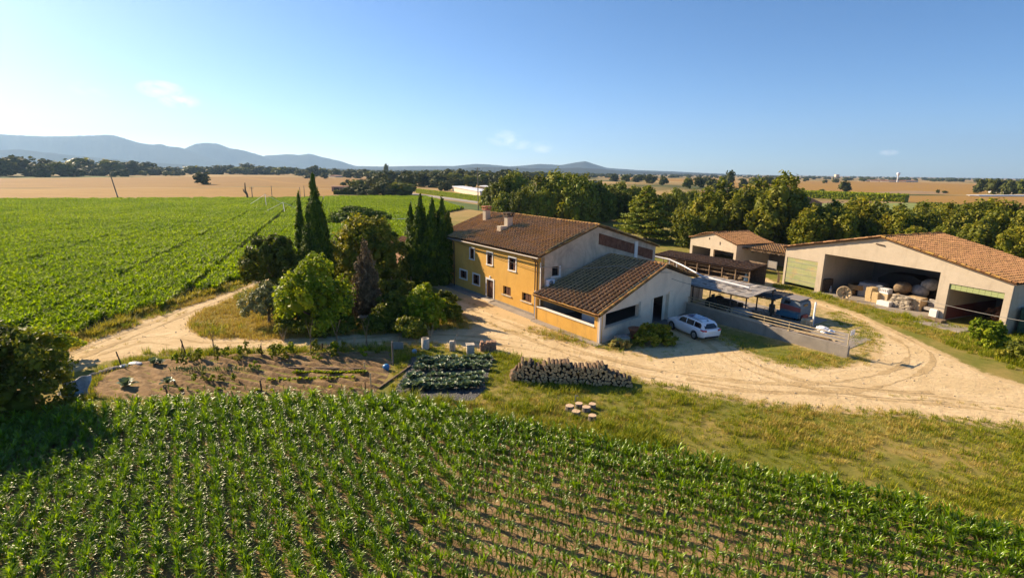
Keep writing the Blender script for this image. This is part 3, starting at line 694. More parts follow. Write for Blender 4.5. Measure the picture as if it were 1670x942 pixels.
# --- the tree belt behind the barns: each tree its own object
ORD = ['first', 'second', 'third', 'fourth', 'fifth', 'sixth', 'seventh', 'eighth', 'ninth', 'tenth', 'eleventh', 'twelfth', 'thirteenth', 'fourteenth', 'fifteenth', 'sixteenth', 'seventeenth', 'eighteenth', 'nineteenth', 'twentieth', '21st', '22nd', '23rd', '24th', '25th', '26th', '27th', '28th', '29th', '30th', '31st', '32nd', '33rd', '34th', '35th', '36th', '37th', '38th', '39th', '40th', '41st', '42nd', '43rd', '44th', '45th', '46th', '47th', '48th', '49th', '50th', '51st', '52nd', '53rd', '54th', '55th', '56th', '57th', '58th', '59th', '60th', '61st', '62nd', '63rd', '64th', '65th', '66th', '67th', '68th', '69th', '70th', '71st', '72nd', '73rd', '74th', '75th', '76th', '77th', '78th', '79th', '80th']
def belt_proto(k, m, seed, tall=1.0):
    t = thing('broadleaf_tree', 'spare tree of the green belt', 'tree'); lb = dome(3.6, 3.6, .0, 8.6*tall, 17, seed, .36, .35)+[(1.2, .6, 1.2, 2.2, 2.0, 1.4), (-1.3, -.5, 1.1, 2.2, 2.0, 1.3)]
    trunk_mb(3.0, .24, lb, seed).build('trunk', M_bark, t)
    link(bpy.data.objects.new('crown', crown_mesh('crown', lb, 4600, .34, m, seed, .5, sub=12, subr=.42)), t); return t
BP = [belt_proto(0, ML_warm, 51), belt_proto(1, ML_green, 52, 1.1), belt_proto(2, ML_green, 53), belt_proto(3, ML_warm, 54, 1.15), belt_proto(4, ML_oak, 55)]
used = set()
def place(protos, k, loc, s, rz, label, group):
    o = protos[k]
    if k in used and True: o = copy_tree(o)
    used.add(k); o.location = loc; o.rotation_euler = (0, 0, rz); o.scale = (s[0], s[0], s[1]); o['label'] = label; o['group'] = group
    return o
belt = [(1148, 396, 318, 1), (1176, 384, 303, 0), (1200, 392, 322, 3), (1232, 386, 300, 0), (1262, 398, 296, 3), (1285, 392, 318, 1), (1312, 410, 345, 2), (1345, 405, 334, 0), (1383, 396, 325, 2), (1372, 412, 352, 1), (1415, 400, 342, 0), (1440, 396, 345, 3), (1462, 406, 348, 1), (1492, 398, 336, 0), (1518, 402, 340, 2), (1545, 396, 338, 1), (1572, 404, 335, 3), (1598, 400, 328, 2), (1625, 410, 346, 1), (1648, 402, 338, 0), (1672, 412, 342, 2), (1700, 404, 332, 1), (1735, 414, 335, 2), (1480, 420, 372, 2), (1530, 424, 372, 1), (1585, 424, 362, 0), (1640, 432, 372, 2), (1690, 430, 368, 1)]
belt += [(1118, 402, 352, 4), (1135, 388, 330, 1), (1160, 382, 326, 3), (1190, 378, 316, 0), (1218, 380, 318, 1), (1248, 382, 312, 3), (1275, 386, 322, 0), (1300, 392, 338, 1), (1330, 396, 340, 3), (1360, 398, 336, 0), (1400, 394, 346, 1), (1428, 402, 352, 2), (1455, 390, 338, 0), (1505, 408, 350, 3), (1555, 412, 352, 0), (1610, 414, 350, 1), (1660, 420, 356, 3), (1720, 422, 350, 0), (1110, 384, 334, 0)]
belt.sort()
for i, (px, by, ty, k) in enumerate(belt):
    p = gp(px, by); h = HT(px, ty, p)/(9.0 if k not in (1, 3) else 9.9); w = h*random.uniform(.95, 1.25)
    place(BP, k, p, (w, h), random.uniform(0, 6), '%s tree from the left in the green belt behind the barns' % ORD[i], 'trees in the belt behind the barns')

# --- the pines and the cedar behind the farmhouse
p = gp(868, 368)
pines = [(812, 352, 296), (838, 350, 283), (868, 358, 300), (892, 362, 292), (912, 362, 284), (940, 366, 285), (962, 360, 292), (985, 350, 300), (1010, 345, 296), (930, 350, 290), (1035, 345, 305), (1100, 352, 306), (1125, 350, 312), (822, 364, 312), (850, 366, 310), (884, 368, 312), (905, 352, 294), (955, 368, 306), (985, 362, 312), (1008, 360, 310), (1085, 362, 318), (800, 346, 306)]
PP = []
for k, sd_ in enumerate((61, 62, 63)):
    t = thing('pine_tree', 'spare tree of the green belt', 'tree'); lb = dome(4.4, 4.2, .1, 10.1, 17, sd_, .38, .3)+[(1.4, .6, 1.4, 2.8, 2.6, 1.6), (-1.5, -.5, 1.3, 2.8, 2.6, 1.5)]
    trunk_mb(4.0, .28, lb, sd_).build('trunk', M_bark, t)
    link(bpy.data.objects.new('crown', crown_mesh('crown', lb, 6800, .30, ML_pine if k != 1 else ML_oak, sd_, .58, sub=12, subr=.40)), t); PP.append(t)
used = set(); pines.sort()
for i, (px, by, ty) in enumerate(pines):
    p = gp(px, by); h = HT(px, ty, p)/10.6
    place(PP, i % 3, p, (h*random.uniform(.9, 1.15), h), random.uniform(0, 6), '%s pine from the left in the dense row behind the farmhouse roof' % ORD[i], 'pines behind the farmhouse')
p = gp(1052, 392); H_ = HT(1052, 300, p); rng = np.random.default_rng(71); lob = []
for i in range(58):
    f = (i+.5)/58; L_ = (1-f)**.75*6.0+.5; t = i*2.4+rng.normal(0, .25); z = 1.2+f*(H_-1.6)
    for q in (.45, .85): lob.append((L_*q*math.cos(t), L_*q*math.sin(t), z-.35*q+rng.normal(0, .1), .34*L_+.25, .34*L_+.25, .38))
tree('cedar_tree', 'big layered cedar with flat spreading boughs right of the farmhouse gable', p, lob, 17000, .26, ML_pine, H_*.9, .4, 72, fill=.5, sub=7, subr=.5, nl_=0) if False else None
t = thing('cedar_tree', 'big layered cedar with flat spreading boughs right of the farmhouse gable', 'tree', p)
mb = MB(); mb.tube([(0, 0, -.1), (0, 0, H_*.5), (0, 0, H_*.95)], [.45, .28, .05], 8)
for l in lob[1::2]: mb.tube([(0, 0, l[2]-.1), (l[0]*.6, l[1]*.6, l[2]), (l[0], l[1], l[2])], [.09, .06, .02], 5, cap=False)
mb.build('trunk', M_bark, t)
V, F, r_ = foliage(lob, 19000, .27, 72, sub=7, subr=.5, flat=.6, core=.0)
link(bpy.data.objects.new('crown', npmesh('crown', V, F, ML_pine, r_)), t)

# --- trees of the plain: small in the photo, one mesh each
def far_proto(seed, m=ML_far, n=420, size=.75):
    lb = dome(4.2, 4.2, .1, 7.6, 9, seed, .42, .3); return crown_mesh('plain_tree', lb, n, size, m, seed, .72, sub=10, subr=.4)
FP = [far_proto(81), far_proto(82), far_proto(83, ML_oak), far_proto(84)]
def far_tree(px, by, ty, wpx, label, group, k=0):
    p = gp(px, by); h = max(2.0, HT(px, ty, p)); w = wpx*p.y/FPX
    o = bpy.data.objects.new('plain_tree', FP[k % 4]); link(o); o.location = p; o.scale = (w/9.6, w/9.6, h/8.0); o.rotation_euler = (0, 0, random.uniform(0, 6))
    tag(o, label, 'tree', group)
random.seed(12)
lft = [(-40, 288.5, 258, 50), (8, 288.5, 259, 36), (36, 287.5, 257, 48), (20, 287, 264, 30), (66, 288.8, 268, 27), (82, 287, 261, 34), (96, 288, 265, 36), (108, 287.8, 273, 18), (122, 288, 277, 15), (134, 288.2, 277, 15), (136, 285.5, 259, 38), (150, 286.5, 270, 30), (160, 287, 274, 20), (178, 285.6, 262, 34), (173, 287, 278, 14), (188, 288.5, 279, 12), (202, 288, 276.5, 14), (214, 285.5, 264, 38), (236, 285.2, 266, 32), (255, 286, 273, 22), (234, 286.6, 279, 10), (273, 287, 279, 12), (285, 286.5, 279.5, 16), (296, 286, 279, 10), (262, 284, 272, 18), (280, 285, 273, 24), (316, 285, 271, 26), (335, 284, 273, 24), (352, 284.5, 270, 26), (370, 284, 270, 26), (390, 285, 273, 28), (406, 284.5, 268, 24), (424, 285, 271, 30), (446, 285, 272.5, 24), (462, 286, 273, 26), (480, 286, 274, 28), (495, 287, 276, 20)]
for i, (px, by, ty, w) in enumerate(sorted(lft)):
    far_tree(px, by, ty, w*1.4, '%s tree from the left along the far edge of the left stubble fields' % ORD[i], 'trees along the far edge of the left fields', i)
far_tree(330, 300.8, 282.5, 34, 'lone round tree in the middle of the left stubble field', None, 3)
mid = [(512, 288, 271, 22), (527, 288, 275, 18), (548, 289, 275, 16), (572, 290, 276, 20), (590, 291, 277, 22), (505, 291, 285, 14), (530, 291.5, 283, 10), (608, 292, 279, 22), (560, 303, 297, 9), (567, 300, 293, 7), (592, 305, 293, 18), (575, 317, 303, 30), (600, 318, 301, 34), (622, 319, 298, 36), (650, 319, 299, 38), (615, 309, 284, 26), (636, 300, 280, 26), (640, 318, 308, 16), (662, 318, 297, 34), (668, 302, 279, 30), (690, 305, 284, 36), (716, 306, 286, 34), (700, 296, 278, 28), (730, 298, 277, 28), (752, 300, 277, 30), (745, 307, 289, 24), (725, 311, 295, 17), (775, 301, 278, 30), (800, 302, 281, 28), (822, 300, 277, 32), (842, 300, 281, 28), (648, 292, 281, 22), (680, 291, 279.5, 24), (712, 291, 278, 22), (742, 290, 278.5, 22), (770, 290, 280, 22), (630, 287, 268, 7), (790, 294, 280, 24), (560, 288, 279, 14), (862, 296, 281, 26), (880, 292, 280, 26), (583, 312, 294, 26), (628, 313, 290, 28), (660, 309, 285, 28), (704, 301, 282, 28), (738, 303, 283, 26), (765, 306, 287, 24), (790, 305, 285, 26), (812, 306, 284, 26), (835, 306, 285, 26), (858, 304, 284, 26)]
for i, (px, by, ty, w) in enumerate(sorted(mid)):
    far_tree(px, by, ty, w*1.45, '%s tree from the left in the wooded hollow beyond the green crop field' % ORD[i], 'trees of the wooded hollow', i)
rgt = [(905, 294, 281, 24), (1000, 296, 284, 20), (1020, 297, 285, 18), (1040, 297, 286, 22), (1062, 299, 285, 24), (1082, 302, 288, 16), (1120, 308, 291, 18), (1140, 306, 290, 20), (1160, 310, 292, 24), (1188, 306, 280, 20), (1176, 308, 289, 14), (1212, 306, 292, 16), (1228, 302, 290, 18), (1250, 304, 288, 22), (1152, 300, 288, 16), (1345, 299, 293.5, 9), (1363, 298, 291.5, 10), (1382, 295, 289, 16), (1406, 296, 291, 12), (1314, 296, 290, 9), (1260, 296, 291, 12), (1210, 294, 291, 14), (1341, 313, 308.5, 9), (1529, 315, 309.5, 7), (1541, 315, 311, 8), (1600, 315, 293, 24), (1622, 317, 294, 28), (1645, 318, 295, 26), (1666, 316, 294, 26), (1690, 316, 295, 26), (1610, 308, 292, 22), (1640, 307, 292.5, 20)]
for i, (px, by, ty, w) in enumerate(sorted(rgt)):
    far_tree(px, by, ty, w*1.1, '%s tree from the left among the scattered trees of the right-hand plain' % ORD[i], 'trees of the right-hand plain', i)
far_tree(1378, 313.0, 296.5, 21, 'lone round tree on the right stubble field below the water tower', None, 3)

# far-off woods as one mass
rng = np.random.default_rng(91); P = []; S = []
for x0, x1, y0, y1, n, s in ((-250, 620, 271.2, 280, 420, 1.0), (500, 1000, 277, 287, 420, 1.0), (900, 1700, 0.9, 4.0, 520, 1.0)):
    for i in range(n):
        px = rng.uniform(x0, x1); hy = HY+ROLL*(px-835)
        py = hy+(rng.uniform(1.6, 9) if x0 < 900 else rng.uniform(1.6, 5.0)) if x0 != -250 else hy+rng.uniform(1.8, 11)
        if x0 == 900 and rng.random() < .25: py = hy+rng.uniform(5, 8)
        q = gp(px, py); P.append((q.x, q.y, 0)); S.append(rng.uniform(.7, 1.5))
scatter('far_woods', P, rng.uniform(0, 6, len(P)), S, rng.integers(0, 2, len(P)), [proto('wood_a', crown_mesh('wood_a', dome(9, 5, -.5, 8, 7, 92, .45), 120, 1.6, ML_far, 92, .85)), proto('wood_b', crown_mesh('wood_b', dome(7, 7, -.5, 7, 7, 93, .45), 120, 1.5, ML_far, 93, .85))], 'dark belts of far-off woodland along the horizon of the plain', 'woodland')

# hedges -------------------------------------------------------------
def hedge(label, a, b, w, h, m, n, size, seed):
    a = Vector(a); b = Vector(b); d = b-a; L = d.length; rng = np.random.default_rng(seed)
    V = []; c = np.empty((n, 3)); side = rng.random(n)
    c[:, 0] = rng.uniform(0, L, n); c[:, 1] = np.where(side < .4, -w/2, np.where(side < .7, w/2, rng.uniform(-w/2, w/2, n))); c[:, 2] = np.where(side < .7, rng.uniform(0, h, n), h)+rng.normal(0, size*.4, n); c[:, 1] += rng.normal(0, size*.4, n)
    nr = unit(rng.normal(0, 1, (n, 3))); u = unit(np.cross(nr, rng.normal(0, 1, (n, 3)))); v = np.cross(nr, u)
    V = np.stack([c-u*size, c+v*size*.7, c+u*size, c-v*size*.7], 1).reshape(-1, 3); F = np.arange(4*n).reshape(-1, 4)
    mb = MB(); q = .9; mb.box(.05, -w/2*q, 0, L-.05, w/2*q, h*.95); V2 = np.array(mb.v); F2 = np.array(mb.f)
    me = npmesh('hedge', np.concatenate([V, V2]), np.concatenate([F, F2+len(V)]), m, np.concatenate([np.clip(.5+rng.normal(0, .2, n), 0, 1), np.full(6, .35)]))
    o = link(bpy.data.objects.new('hedge', me)); o.location = a; o.rotation_euler = (0, 0, math.atan2(d.y, d.x)); tag(o, label, 'hedge')
hedge('long clipped green hedge running beside the pale road beyond the roof', gp(681, 314.5), gp(836, 336), 2.2, 2.6, ML_lime, 5200, .22, 1)
hedge('dark hedge in front of the small far farm building', gp(545, 317), gp(583, 317.5), 3, 2.2, ML_oak, 700, .4, 2)
hedge('broad green hedge strip below the right stubble field', gp(1308, 322), gp(1478, 330), 6, 4.2, ML_lime, 3000, .6, 3)
hedge('low dark hedge line across the right-hand meadow', gp(1500, 341), gp(1720, 360), 4, 3.0, ML_warm, 3000, .5, 4)
# ------------------------------------------------------------------ crops and grass
def proj(P):
    v = np.asarray(P, float)-np.array([0, 0, HC]); zc = v@_fw; return PW/2+FPX*(v@CR)/zc, PH/2-FPX*(v@CU)/zc

def maize(seed, h=.62, nl=8, ll=.55, w=.032, upright=1.0, V=None, F=None, Rr=None, org=(0, 0, 0), segs=5):
    rng = np.random.default_rng(seed); own = V is None
    if own: V, F, Rr = [], [], []
    az0 = rng.uniform(0, 6.28); ox, oy, oz = org; base = rng.normal(.5, .12)
    b = len(V); s = .012
    for z in (0, h*.72):
        for j in range(3): V.append((ox+s*math.cos(j*2.1), oy+s*math.sin(j*2.1), oz+z))
    for j in range(3): F.append((b+j, b+(j+1) % 3, b+3+(j+1) % 3, b+3+j)); Rr.append(base-.1)
    for i in range(nl):
        f = i/(nl-1); az = az0+(i % 2)*math.pi+rng.normal(0, .5); L = ll*(.6+.55*math.sin(math.pi*(.15+.75*f)))*rng.uniform(.85, 1.15)
        el = R(rng.uniform(48, 66)+18*f)*upright; droop = rng.uniform(1.5, 2.5)*(1.12-.45*f); r = 0.0; z = h*(.12+.62*f); d = np.array([math.cos(az), math.sin(az)]); sd_ = np.array([-d[1], d[0]])
        b = len(V); tw = rng.normal(0, .25)
        for k in range(segs+1):
            q = k/segs; ww = w*(.55+1.6*q*(1-q)*1.6)*(1-q**3)+.002; e = el-droop*q*q
            c = (ox+d[0]*r, oy+d[1]*r, oz+z)
            lift = ww*.55
            V.append((c[0]+sd_[0]*ww, c[1]+sd_[1]*ww, c[2]+lift+tw*ww*q)); V.append(c); V.append((c[0]-sd_[0]*ww, c[1]-sd_[1]*ww, c[2]+lift-tw*ww*q))
            r += math.cos(e)*L/segs; z += math.sin(e)*L/segs
        rr = float(np.clip(base+rng.normal(0, .14)+.1*f, 0, 1))
        for k in range(segs):
            a = b+3*k; F.append((a, a+1, a+4, a+3)); F.append((a+1, a+2, a+5, a+4)); Rr += [rr, rr]
    if own: return npmesh('maize_plant', V, F, ML_maize, Rr, smooth=True)
MZ = [maize(100+i, .31+.08*(i % 4), 8+(i % 4), .36+.06*(i % 3), .021) for i in range(9)]
# rows of young maize in the near field: two sowing directions meet in it
def rows(dirv, spacing, step, rng):
    d = np.array(dirv)/np.hypot(*dirv); n = np.array([-d[1], d[0]]); out = []
    for w in np.arange(-70, 70, spacing):
        u = np.arange(-80, 80, step); u = u+rng.normal(0, .05, len(u)); ww = w+rng.normal(0, .045, len(u))+.05*np.sin(u*.4+w)
        out.append(u[:, None]*d+ww[:, None]*n)
    return np.concatenate(out)
rng = np.random.default_rng(201)
sA = np.array(G(790, 690)[:2]); sB = np.array(G(640, 942)[:2])
def seam(P): return (sB[0]-sA[0])*(P[:, 1]-sA[1])-(sB[1]-sA[1])*(P[:, 0]-sA[0])
PA = rows((.53, -.85), .72, .115, rng); PB = rows((.93, -.36), .76, .135, rng)
inner = YOUNG
PA = PA[inpoly(PA, inner)]; PB = PB[inpoly(PB, inner)]
PA = PA[seam(PA)+rng.normal(0, 6, len(PA)) < 0]; PB = PB[seam(PB)+rng.normal(0, 6, len(PB)) >= 0]
# gaps where the stand is thin, towards the right
PB = PB[rng.random(len(PB)) > .10]
PP_ = np.concatenate([PA, PB]); bx, by = proj(np.column_stack([PP_, np.full(len(PP_), .3)]))
m = (bx > -90) & (bx < 1760) & (by < 985); PP_, bx, by = PP_[m], bx[m], by[m]
edge = polydist(PP_, YOUNG); lush = np.clip(1.25-.06*edge, .9, 1.22)*np.where(bx < 700, 1.08, .98)
isB = seam(PP_) >= 0
order = np.argsort(-by+np.where((bx < 8) | (bx > 1662) | (by > 944), 1000, 0))
near_i = order[:300]; rest = order[300:]
done_ = set()
for q, i in enumerate(near_i):
    k = int(rng.integers(0, 9)); o = bpy.data.objects.new('maize_plant', MZ[k]); link(o)
    o.location = (PP_[i][0], PP_[i][1], .006); o.rotation_euler = (rng.normal(0, .10), rng.normal(0, .10), rng.uniform(0, 6.28)); s = lush[i]*float(np.clip(rng.normal(1.0, .17), .6, 1.4)); o.scale = (s, s, s)
    tag(o, 'young green maize plant in the nearest rows along the bottom edge of the photo', 'maize plant', 'maize plants in the nearest rows')
Pm = np.column_stack([PP_[rest], np.full(len(rest), .006)])
extra = inpoly(PP_[rest], YOUNG) & ((edge[rest] < 6.5) | (bx[rest] < 760)) & (rng.random(len(rest)) < np.where(bx[rest] < 760, .7, .4))
Pe = Pm[extra]+np.column_stack([rng.normal(0, .24, (extra.sum(), 2)), np.zeros(extra.sum())])
ex2 = extra & ((bx[rest] < 620) | (edge[rest] < 4)) & (rng.random(len(rest)) < .2); Pe2 = Pm[ex2]+np.column_stack([rng.normal(0, .26, (ex2.sum(), 2)), np.zeros(ex2.sum())])
Pall = np.concatenate([Pm, Pe, Pe2]); La = np.concatenate([lush[rest], lush[rest][extra]*.9, lush[rest][ex2]*.85])
scatter('young_maize', Pall, rng.uniform(0, 6.28, len(Pall)), La*np.clip(rng.normal(1.0, .17, len(Pall)), .55, 1.4), rng.integers(0, 9, len(Pall)), [proto('maize_proto', me) for me in MZ], 'rows of young green maize filling the near field above its front rows', 'maize crop', tilt=.11)

def wob0(P): return .5+.25*(np.sin(P[:, 0]*.13+1.7*np.sin(P[:, 1]*.09))+np.sin(P[:, 1]*.11+1.1*np.sin(P[:, 0]*.07)))
# the large green crop field
V, F, Rr = [], [], []
def patch(seed):
    V, F, Rr = [], [], []; rng = np.random.default_rng(seed)
    for x in np.arange(-1.35, 1.36, .42):
        for y in np.arange(-.95, .96, .62):
            maize(int(rng.integers(1e6)), .85*rng.uniform(.65, 1.3), 9, .80*rng.uniform(.8, 1.2), .075, .9, V, F, Rr, (x+rng.normal(0, .11), y+rng.normal(0, .13), 0), 4)
    return npmesh('crop_patch', V, F, ML_crop, Rr, smooth=True)
CPT = [patch(300+i) for i in range(6)]
g0, g1 = np.array(G(0, 445)[:2]), np.array(G(367, 331)[:2]); cd = (g1-g0)/np.linalg.norm(g1-g0); cn = np.array([cd[1], -cd[0]])
trams = sorted([float(np.array(G(*q)[:2])@cn) for q in ((0, 445), (237, 437), (0, 396), (0, 362), (330, 462), (520, 345))]+[float(np.array(G(0, 340)[:2])@cn)-30.0, 90.0])
Pc = []; rot0 = math.atan2(cd[1], cd[0]); wall = []
for a, b in zip(trams[:-1], trams[1:]):
    wdt = b-a-1.2; n = max(1, int(round(wdt/2.3)))
    for k in range(n): wall.append(a+.6+wdt*(k+.5)/n)
wall += [trams[0]-2.4-2.3*k for k in range(60)]
us = np.arange(-300, 400, 2.55)
for w in wall:
    u = us+rng.uniform(-.6, .6); Pc.append(u[:, None]*cd+w*cn)
Pc = np.concatenate(Pc); BF2 = BFIELD; Pc = Pc[inpoly(Pc, BF2)]
bx, by = proj(np.column_stack([Pc, np.full(len(Pc), .5)])); m = (bx > -60) & (bx < 770) & (by < 640); Pc, bx, by = Pc[m], bx[m], by[m]
foot = [tuple((HF+Matrix.Rotation(HA, 3, 'Z')@Vector(q))[:2]) for q in ((-36, -5, 0), (2, -5, 0), (2, 24, 0), (-36, 24, 0))]
m = ~inpoly(Pc, foot); Pc = Pc[m]
grove = GP([(410, 560), (425, 440), (500, 400), (620, 395), (760, 440), (770, 545)]); m = ~inpoly(Pc, grove) & (polydist(Pc, ROAD) > 1.2); Pc = Pc[m]
sc = rng.uniform(.8, 1.14, len(Pc))*(.9+.2*wob0(Pc))
scatter('green_crop', np.column_stack([Pc, np.zeros(len(Pc))]), rot0+math.pi*rng.integers(0, 2, len(Pc))+rng.normal(0, .03, len(Pc)), sc, rng.integers(0, 6, len(Pc)), [proto('crop_proto', me) for me in CPT], 'dense bright green crop in long rows filling the big left field', 'field crop')

# grass -------------------------------------------------------------
def tuft(seed, n, h, spread, w, m):
    rng = np.random.default_rng(seed); V = []; F = []; Rr = []
    for i in range(n):
        a = rng.uniform(0, 6.28); r = spread*math.sqrt(rng.random()); x, y = r*math.cos(a), r*math.sin(a); az = a+rng.normal(0, .9); L = h*rng.uniform(.55, 1.25); ln = rng.uniform(.15, .75)*L
        d = np.array([math.cos(az), math.sin(az)]); s = np.array([-d[1], d[0]])*w; b = len(V)
        for q, ww in ((0, 1), (.55, .8), (1, .08)):
            px, py, pz = x+d[0]*ln*q*q, y+d[1]*ln*q*q, L*(q-.25*q*q*ln/L)
            V.append((px+s[0]*ww, py+s[1]*ww, pz)); V.append((px-s[0]*ww, py-s[1]*ww, pz))
        F += [(b, b+1, b+3, b+2), (b+2, b+3, b+5, b+4)]; q = float(np.clip(rng.normal(.5, .22), 0, 1)); Rr += [q, q]
    return npmesh('grass_tuft', V, F, m, Rr)
TG = [tuft(400+i, 26, .13, .26, .010, ML_grass) for i in range(3)]
TT = [tuft(410+i, 30, .38, .24, .012, ML_grass) for i in range(3)]
TS = [tuft(420+i, 26, .26, .26, .010, ML_straw) for i in range(3)]
TY = [tuft(430+i, 26, .55, .3, .03, ML_ylw) for i in range(3)]
def wob(P, f, ph=0): return .5+.25*(np.sin(P[:, 0]*f+1.7*np.sin(P[:, 1]*f*.7+ph))+np.sin(P[:, 1]*f*1.3+ph+1.1*np.sin(P[:, 0]*f*.9)))
def sample(poly, dens, rng):
    A = np.array(poly); lo, hi = A.min(0), A.max(0); n = int((hi-lo).prod()*dens); P = rng.uniform(lo, hi, (n, 2)); return P[inpoly(P, poly)]
rng = np.random.default_rng(301)
LAWN = GP([(640, 560), (640, 660), (760, 684), (900, 712), (1150, 764), (1450, 826), (1670, 878), (1740, 880), (1740, 690), (1500, 660), (1250, 640), (1085, 612), (1000, 590), (900, 570), (800, 556), (660, 548)])
STRIP = GP([(120, 660), (160, 600), (240, 575), (330, 566), (640, 553), (640, 580), (560, 580), (330, 585), (200, 604), (150, 650)])
STRIP2 = GP([(-60, 710), (0, 680), (140, 640), (170, 645), (320, 650), (600, 644), (700, 655), (900, 690), (800, 690), (620, 662), (420, 666), (150, 682), (-60, 720)])
VERGE = GP([(60, 600), (100, 560), (200, 524), (300, 494), (405, 462), (440, 446), (440, 462), (310, 503), (200, 546), (100, 590)])
YISL = GP([(1150, 538), (1260, 560), (1385, 586), (1385, 600), (1300, 604), (1215, 583)])
YISL2 = GP([(1388, 590), (1420, 598), (1440, 580), (1442, 548), (1412, 526), (1375, 508), (1350, 510), (1385, 545), (1396, 566)])
BARNG = GP([(1240, 462), (1290, 476), (1360, 496), (1440, 524), (1540, 560), (1600, 585), (1670, 610), (1740, 640), (1740, 560), (1600, 540), (1530, 524), (1430, 496), (1330, 474)])
FACG = GP([(772, 494), (880, 526), (985, 564), (1040, 572), (1000, 577), (960, 571), (870, 543), (800, 515), (765, 500)])
FACG2 = GP([(770, 512), (850, 532), (900, 552), (880, 556), (820, 540), (770, 522)])
RIGHTG = GP([(1540, 560), (1670, 600), (1800, 650), (1800, 540), (1660, 530)])
buildings = [foot, [tuple((HF+Matrix.Rotation(HA, 3, 'Z')@Vector(q))[:2]) for q in ((0, -.6, 0), (9.3, -.6, 0), (7, 15, 0), (0, 15, 0))]]
barnL = Vector((36.82, 69.68, 0)); bdv = Vector((.389, -.921, 0)); bnv = Vector((.921, .389, 0))
buildings.append([tuple((barnL+bdv*s+bnv*t)[:2]) for s, t in ((-.3, -.6), (24.8, -.6), (24.8, 12), (-.3, 12))])
def cut(P, road=.05, bed=True):
    m = np.ones(len(P), bool)
    for b in buildings+([BED, MULCH] if bed else [MULCH]): m &= ~inpoly(P, b)
    d = polydist(P, ROAD); m &= ~(inpoly(P, ROAD) & (d > road+.45*rng.random(len(P))**2))
    return P[m]
GPts = []; GI = []; GS = []
def sow(poly, dens, kinds, smin=.7, smax=1.25, road=.05, thin=True, corn=True, bed=True):
    P = cut(sample(poly, dens, rng), road, bed)
    if corn: P = P[~inpoly(P, YOUNG) | (polydist(P, YOUNG) < .5)]
    if thin: P = P[rng.random(len(P)) < .30+.9*wob(P, .55)]
    t = wob(P, .33, 2.0)+rng.normal(0, .16, len(P)); ki = np.where(t < .64, 0, 1)
    idx = np.where(ki == 0, np.array(kinds[0])[rng.integers(0, len(kinds[0]), len(P))], np.array(kinds[1])[rng.integers(0, len(kinds[1]), len(P))])
    GPts.append(P); GI.append(idx); GS.append(rng.uniform(smin, smax, len(P))*(.75+.5*wob(P, .8, 5.)))
Gs, Tl, St, Yl = [0, 1, 2], [3, 4, 5], [6, 7, 8], [9, 10, 11]
sow(LAWN, 20, (Gs*4+Tl, St*2+Gs*2), .5, 1.1)
sow(GP([(600, 648), (760, 640), (900, 668), (1100, 720), (1080, 742), (900, 706), (760, 682), (620, 662)]), 9, (Tl, Tl+Gs), .8, 1.5, thin=False)
sow(STRIP, 13, (Gs+Tl, St+Tl), .7, 1.3)
sow(STRIP2, 10, (Tl+Gs, Gs+St), .6, 1.2, corn=True)
sow(VERGE, 13, (Gs+St+Tl, St), .8, 1.5)
sow(ISLAND, 9, (St, St*2+Tl), .9, 1.7, thin=False)
sow(YISL, 10, (Gs, St+Gs), .6, 1.2)
sow(YISL2, 10, (Gs, St+Gs), .6, 1.2)
sow(BARNG, 10, (Gs+Tl, Gs+St), .6, 1.2)
sow(RIGHTG, 7, (Tl, St+Tl), .9, 1.8)
sow(FACG, 12, (Gs+St, St+Tl), .45, 1.1, road=5)
sow(FACG2, 8, (Gs+St, St), .35, .8, road=5)
sow(GP([(1100, 545), (1035, 560), (1000, 575), (1060, 590), (1115, 580), (1130, 560)]), 6, (Gs, St+Gs), .35, .9, road=5)
sow(GP([(300, 642), (420, 640), (600, 634), (606, 640), (420, 647), (300, 649)]), 9, (Gs, Gs+St), .5, 1.0, bed=False)
sow(GP([(300, 616.5), (600, 613.5), (600, 615), (300, 618.5)]), 5, (Gs, St), .35, .7, bed=False)
sow(GP([(440, 629), (600, 626), (600, 628), (440, 631.5)]), 7, (Gs, Gs+St), .4, .8, bed=False)
sow(GP([(180, 603), (300, 583), (560, 577), (630, 576), (630, 579), (560, 581), (300, 588), (185, 607)]), 8, (Gs+Tl, St+Gs), .5, 1.0, bed=False)
GPa = np.concatenate(GPts); GIa = np.concatenate(GI); GSa = np.concatenate(GS)
scatter('grass', np.column_stack([GPa, np.full(len(GPa), .0)]), rng.uniform(0, 6.28, len(GPa)), GSa, GIa, [proto('tuft', me) for me in TG+TT+TS+TY], 'rough summer grass, part green part dried to straw, on the banks, verges and lawn', 'grass')
# yellowing weeds at the edge of the crop
ea = [np.array(G(*q)[:2]) for q in ((60, 572), (130, 552), (200, 524), (300, 494), (405, 462))]; Pw = []
for a, b in zip(ea[:-1], ea[1:]):
    L = np.linalg.norm(b-a); n = int(L*9); t = rng.random(n); nn = np.array([-(b-a)[1], (b-a)[0]])/L
    if nn[1] < 0: nn = -nn
    Pw.append(a+t[:, None]*(b-a)+nn*rng.gamma(1.6, .5, (n, 1)))
Pw = np.concatenate(Pw); Pw = Pw[polydist(Pw, ROAD) > .9]
scatter('yellow_weeds', np.column_stack([Pw, np.zeros(len(Pw))]), rng.uniform(0, 6.28, len(Pw)), rng.uniform(.7, 1.5, len(Pw)), rng.integers(0, 3, len(Pw)), [proto('weed', me) for me in TY], 'yellow flowering weeds along the roadside edge of the green crop', 'weeds')

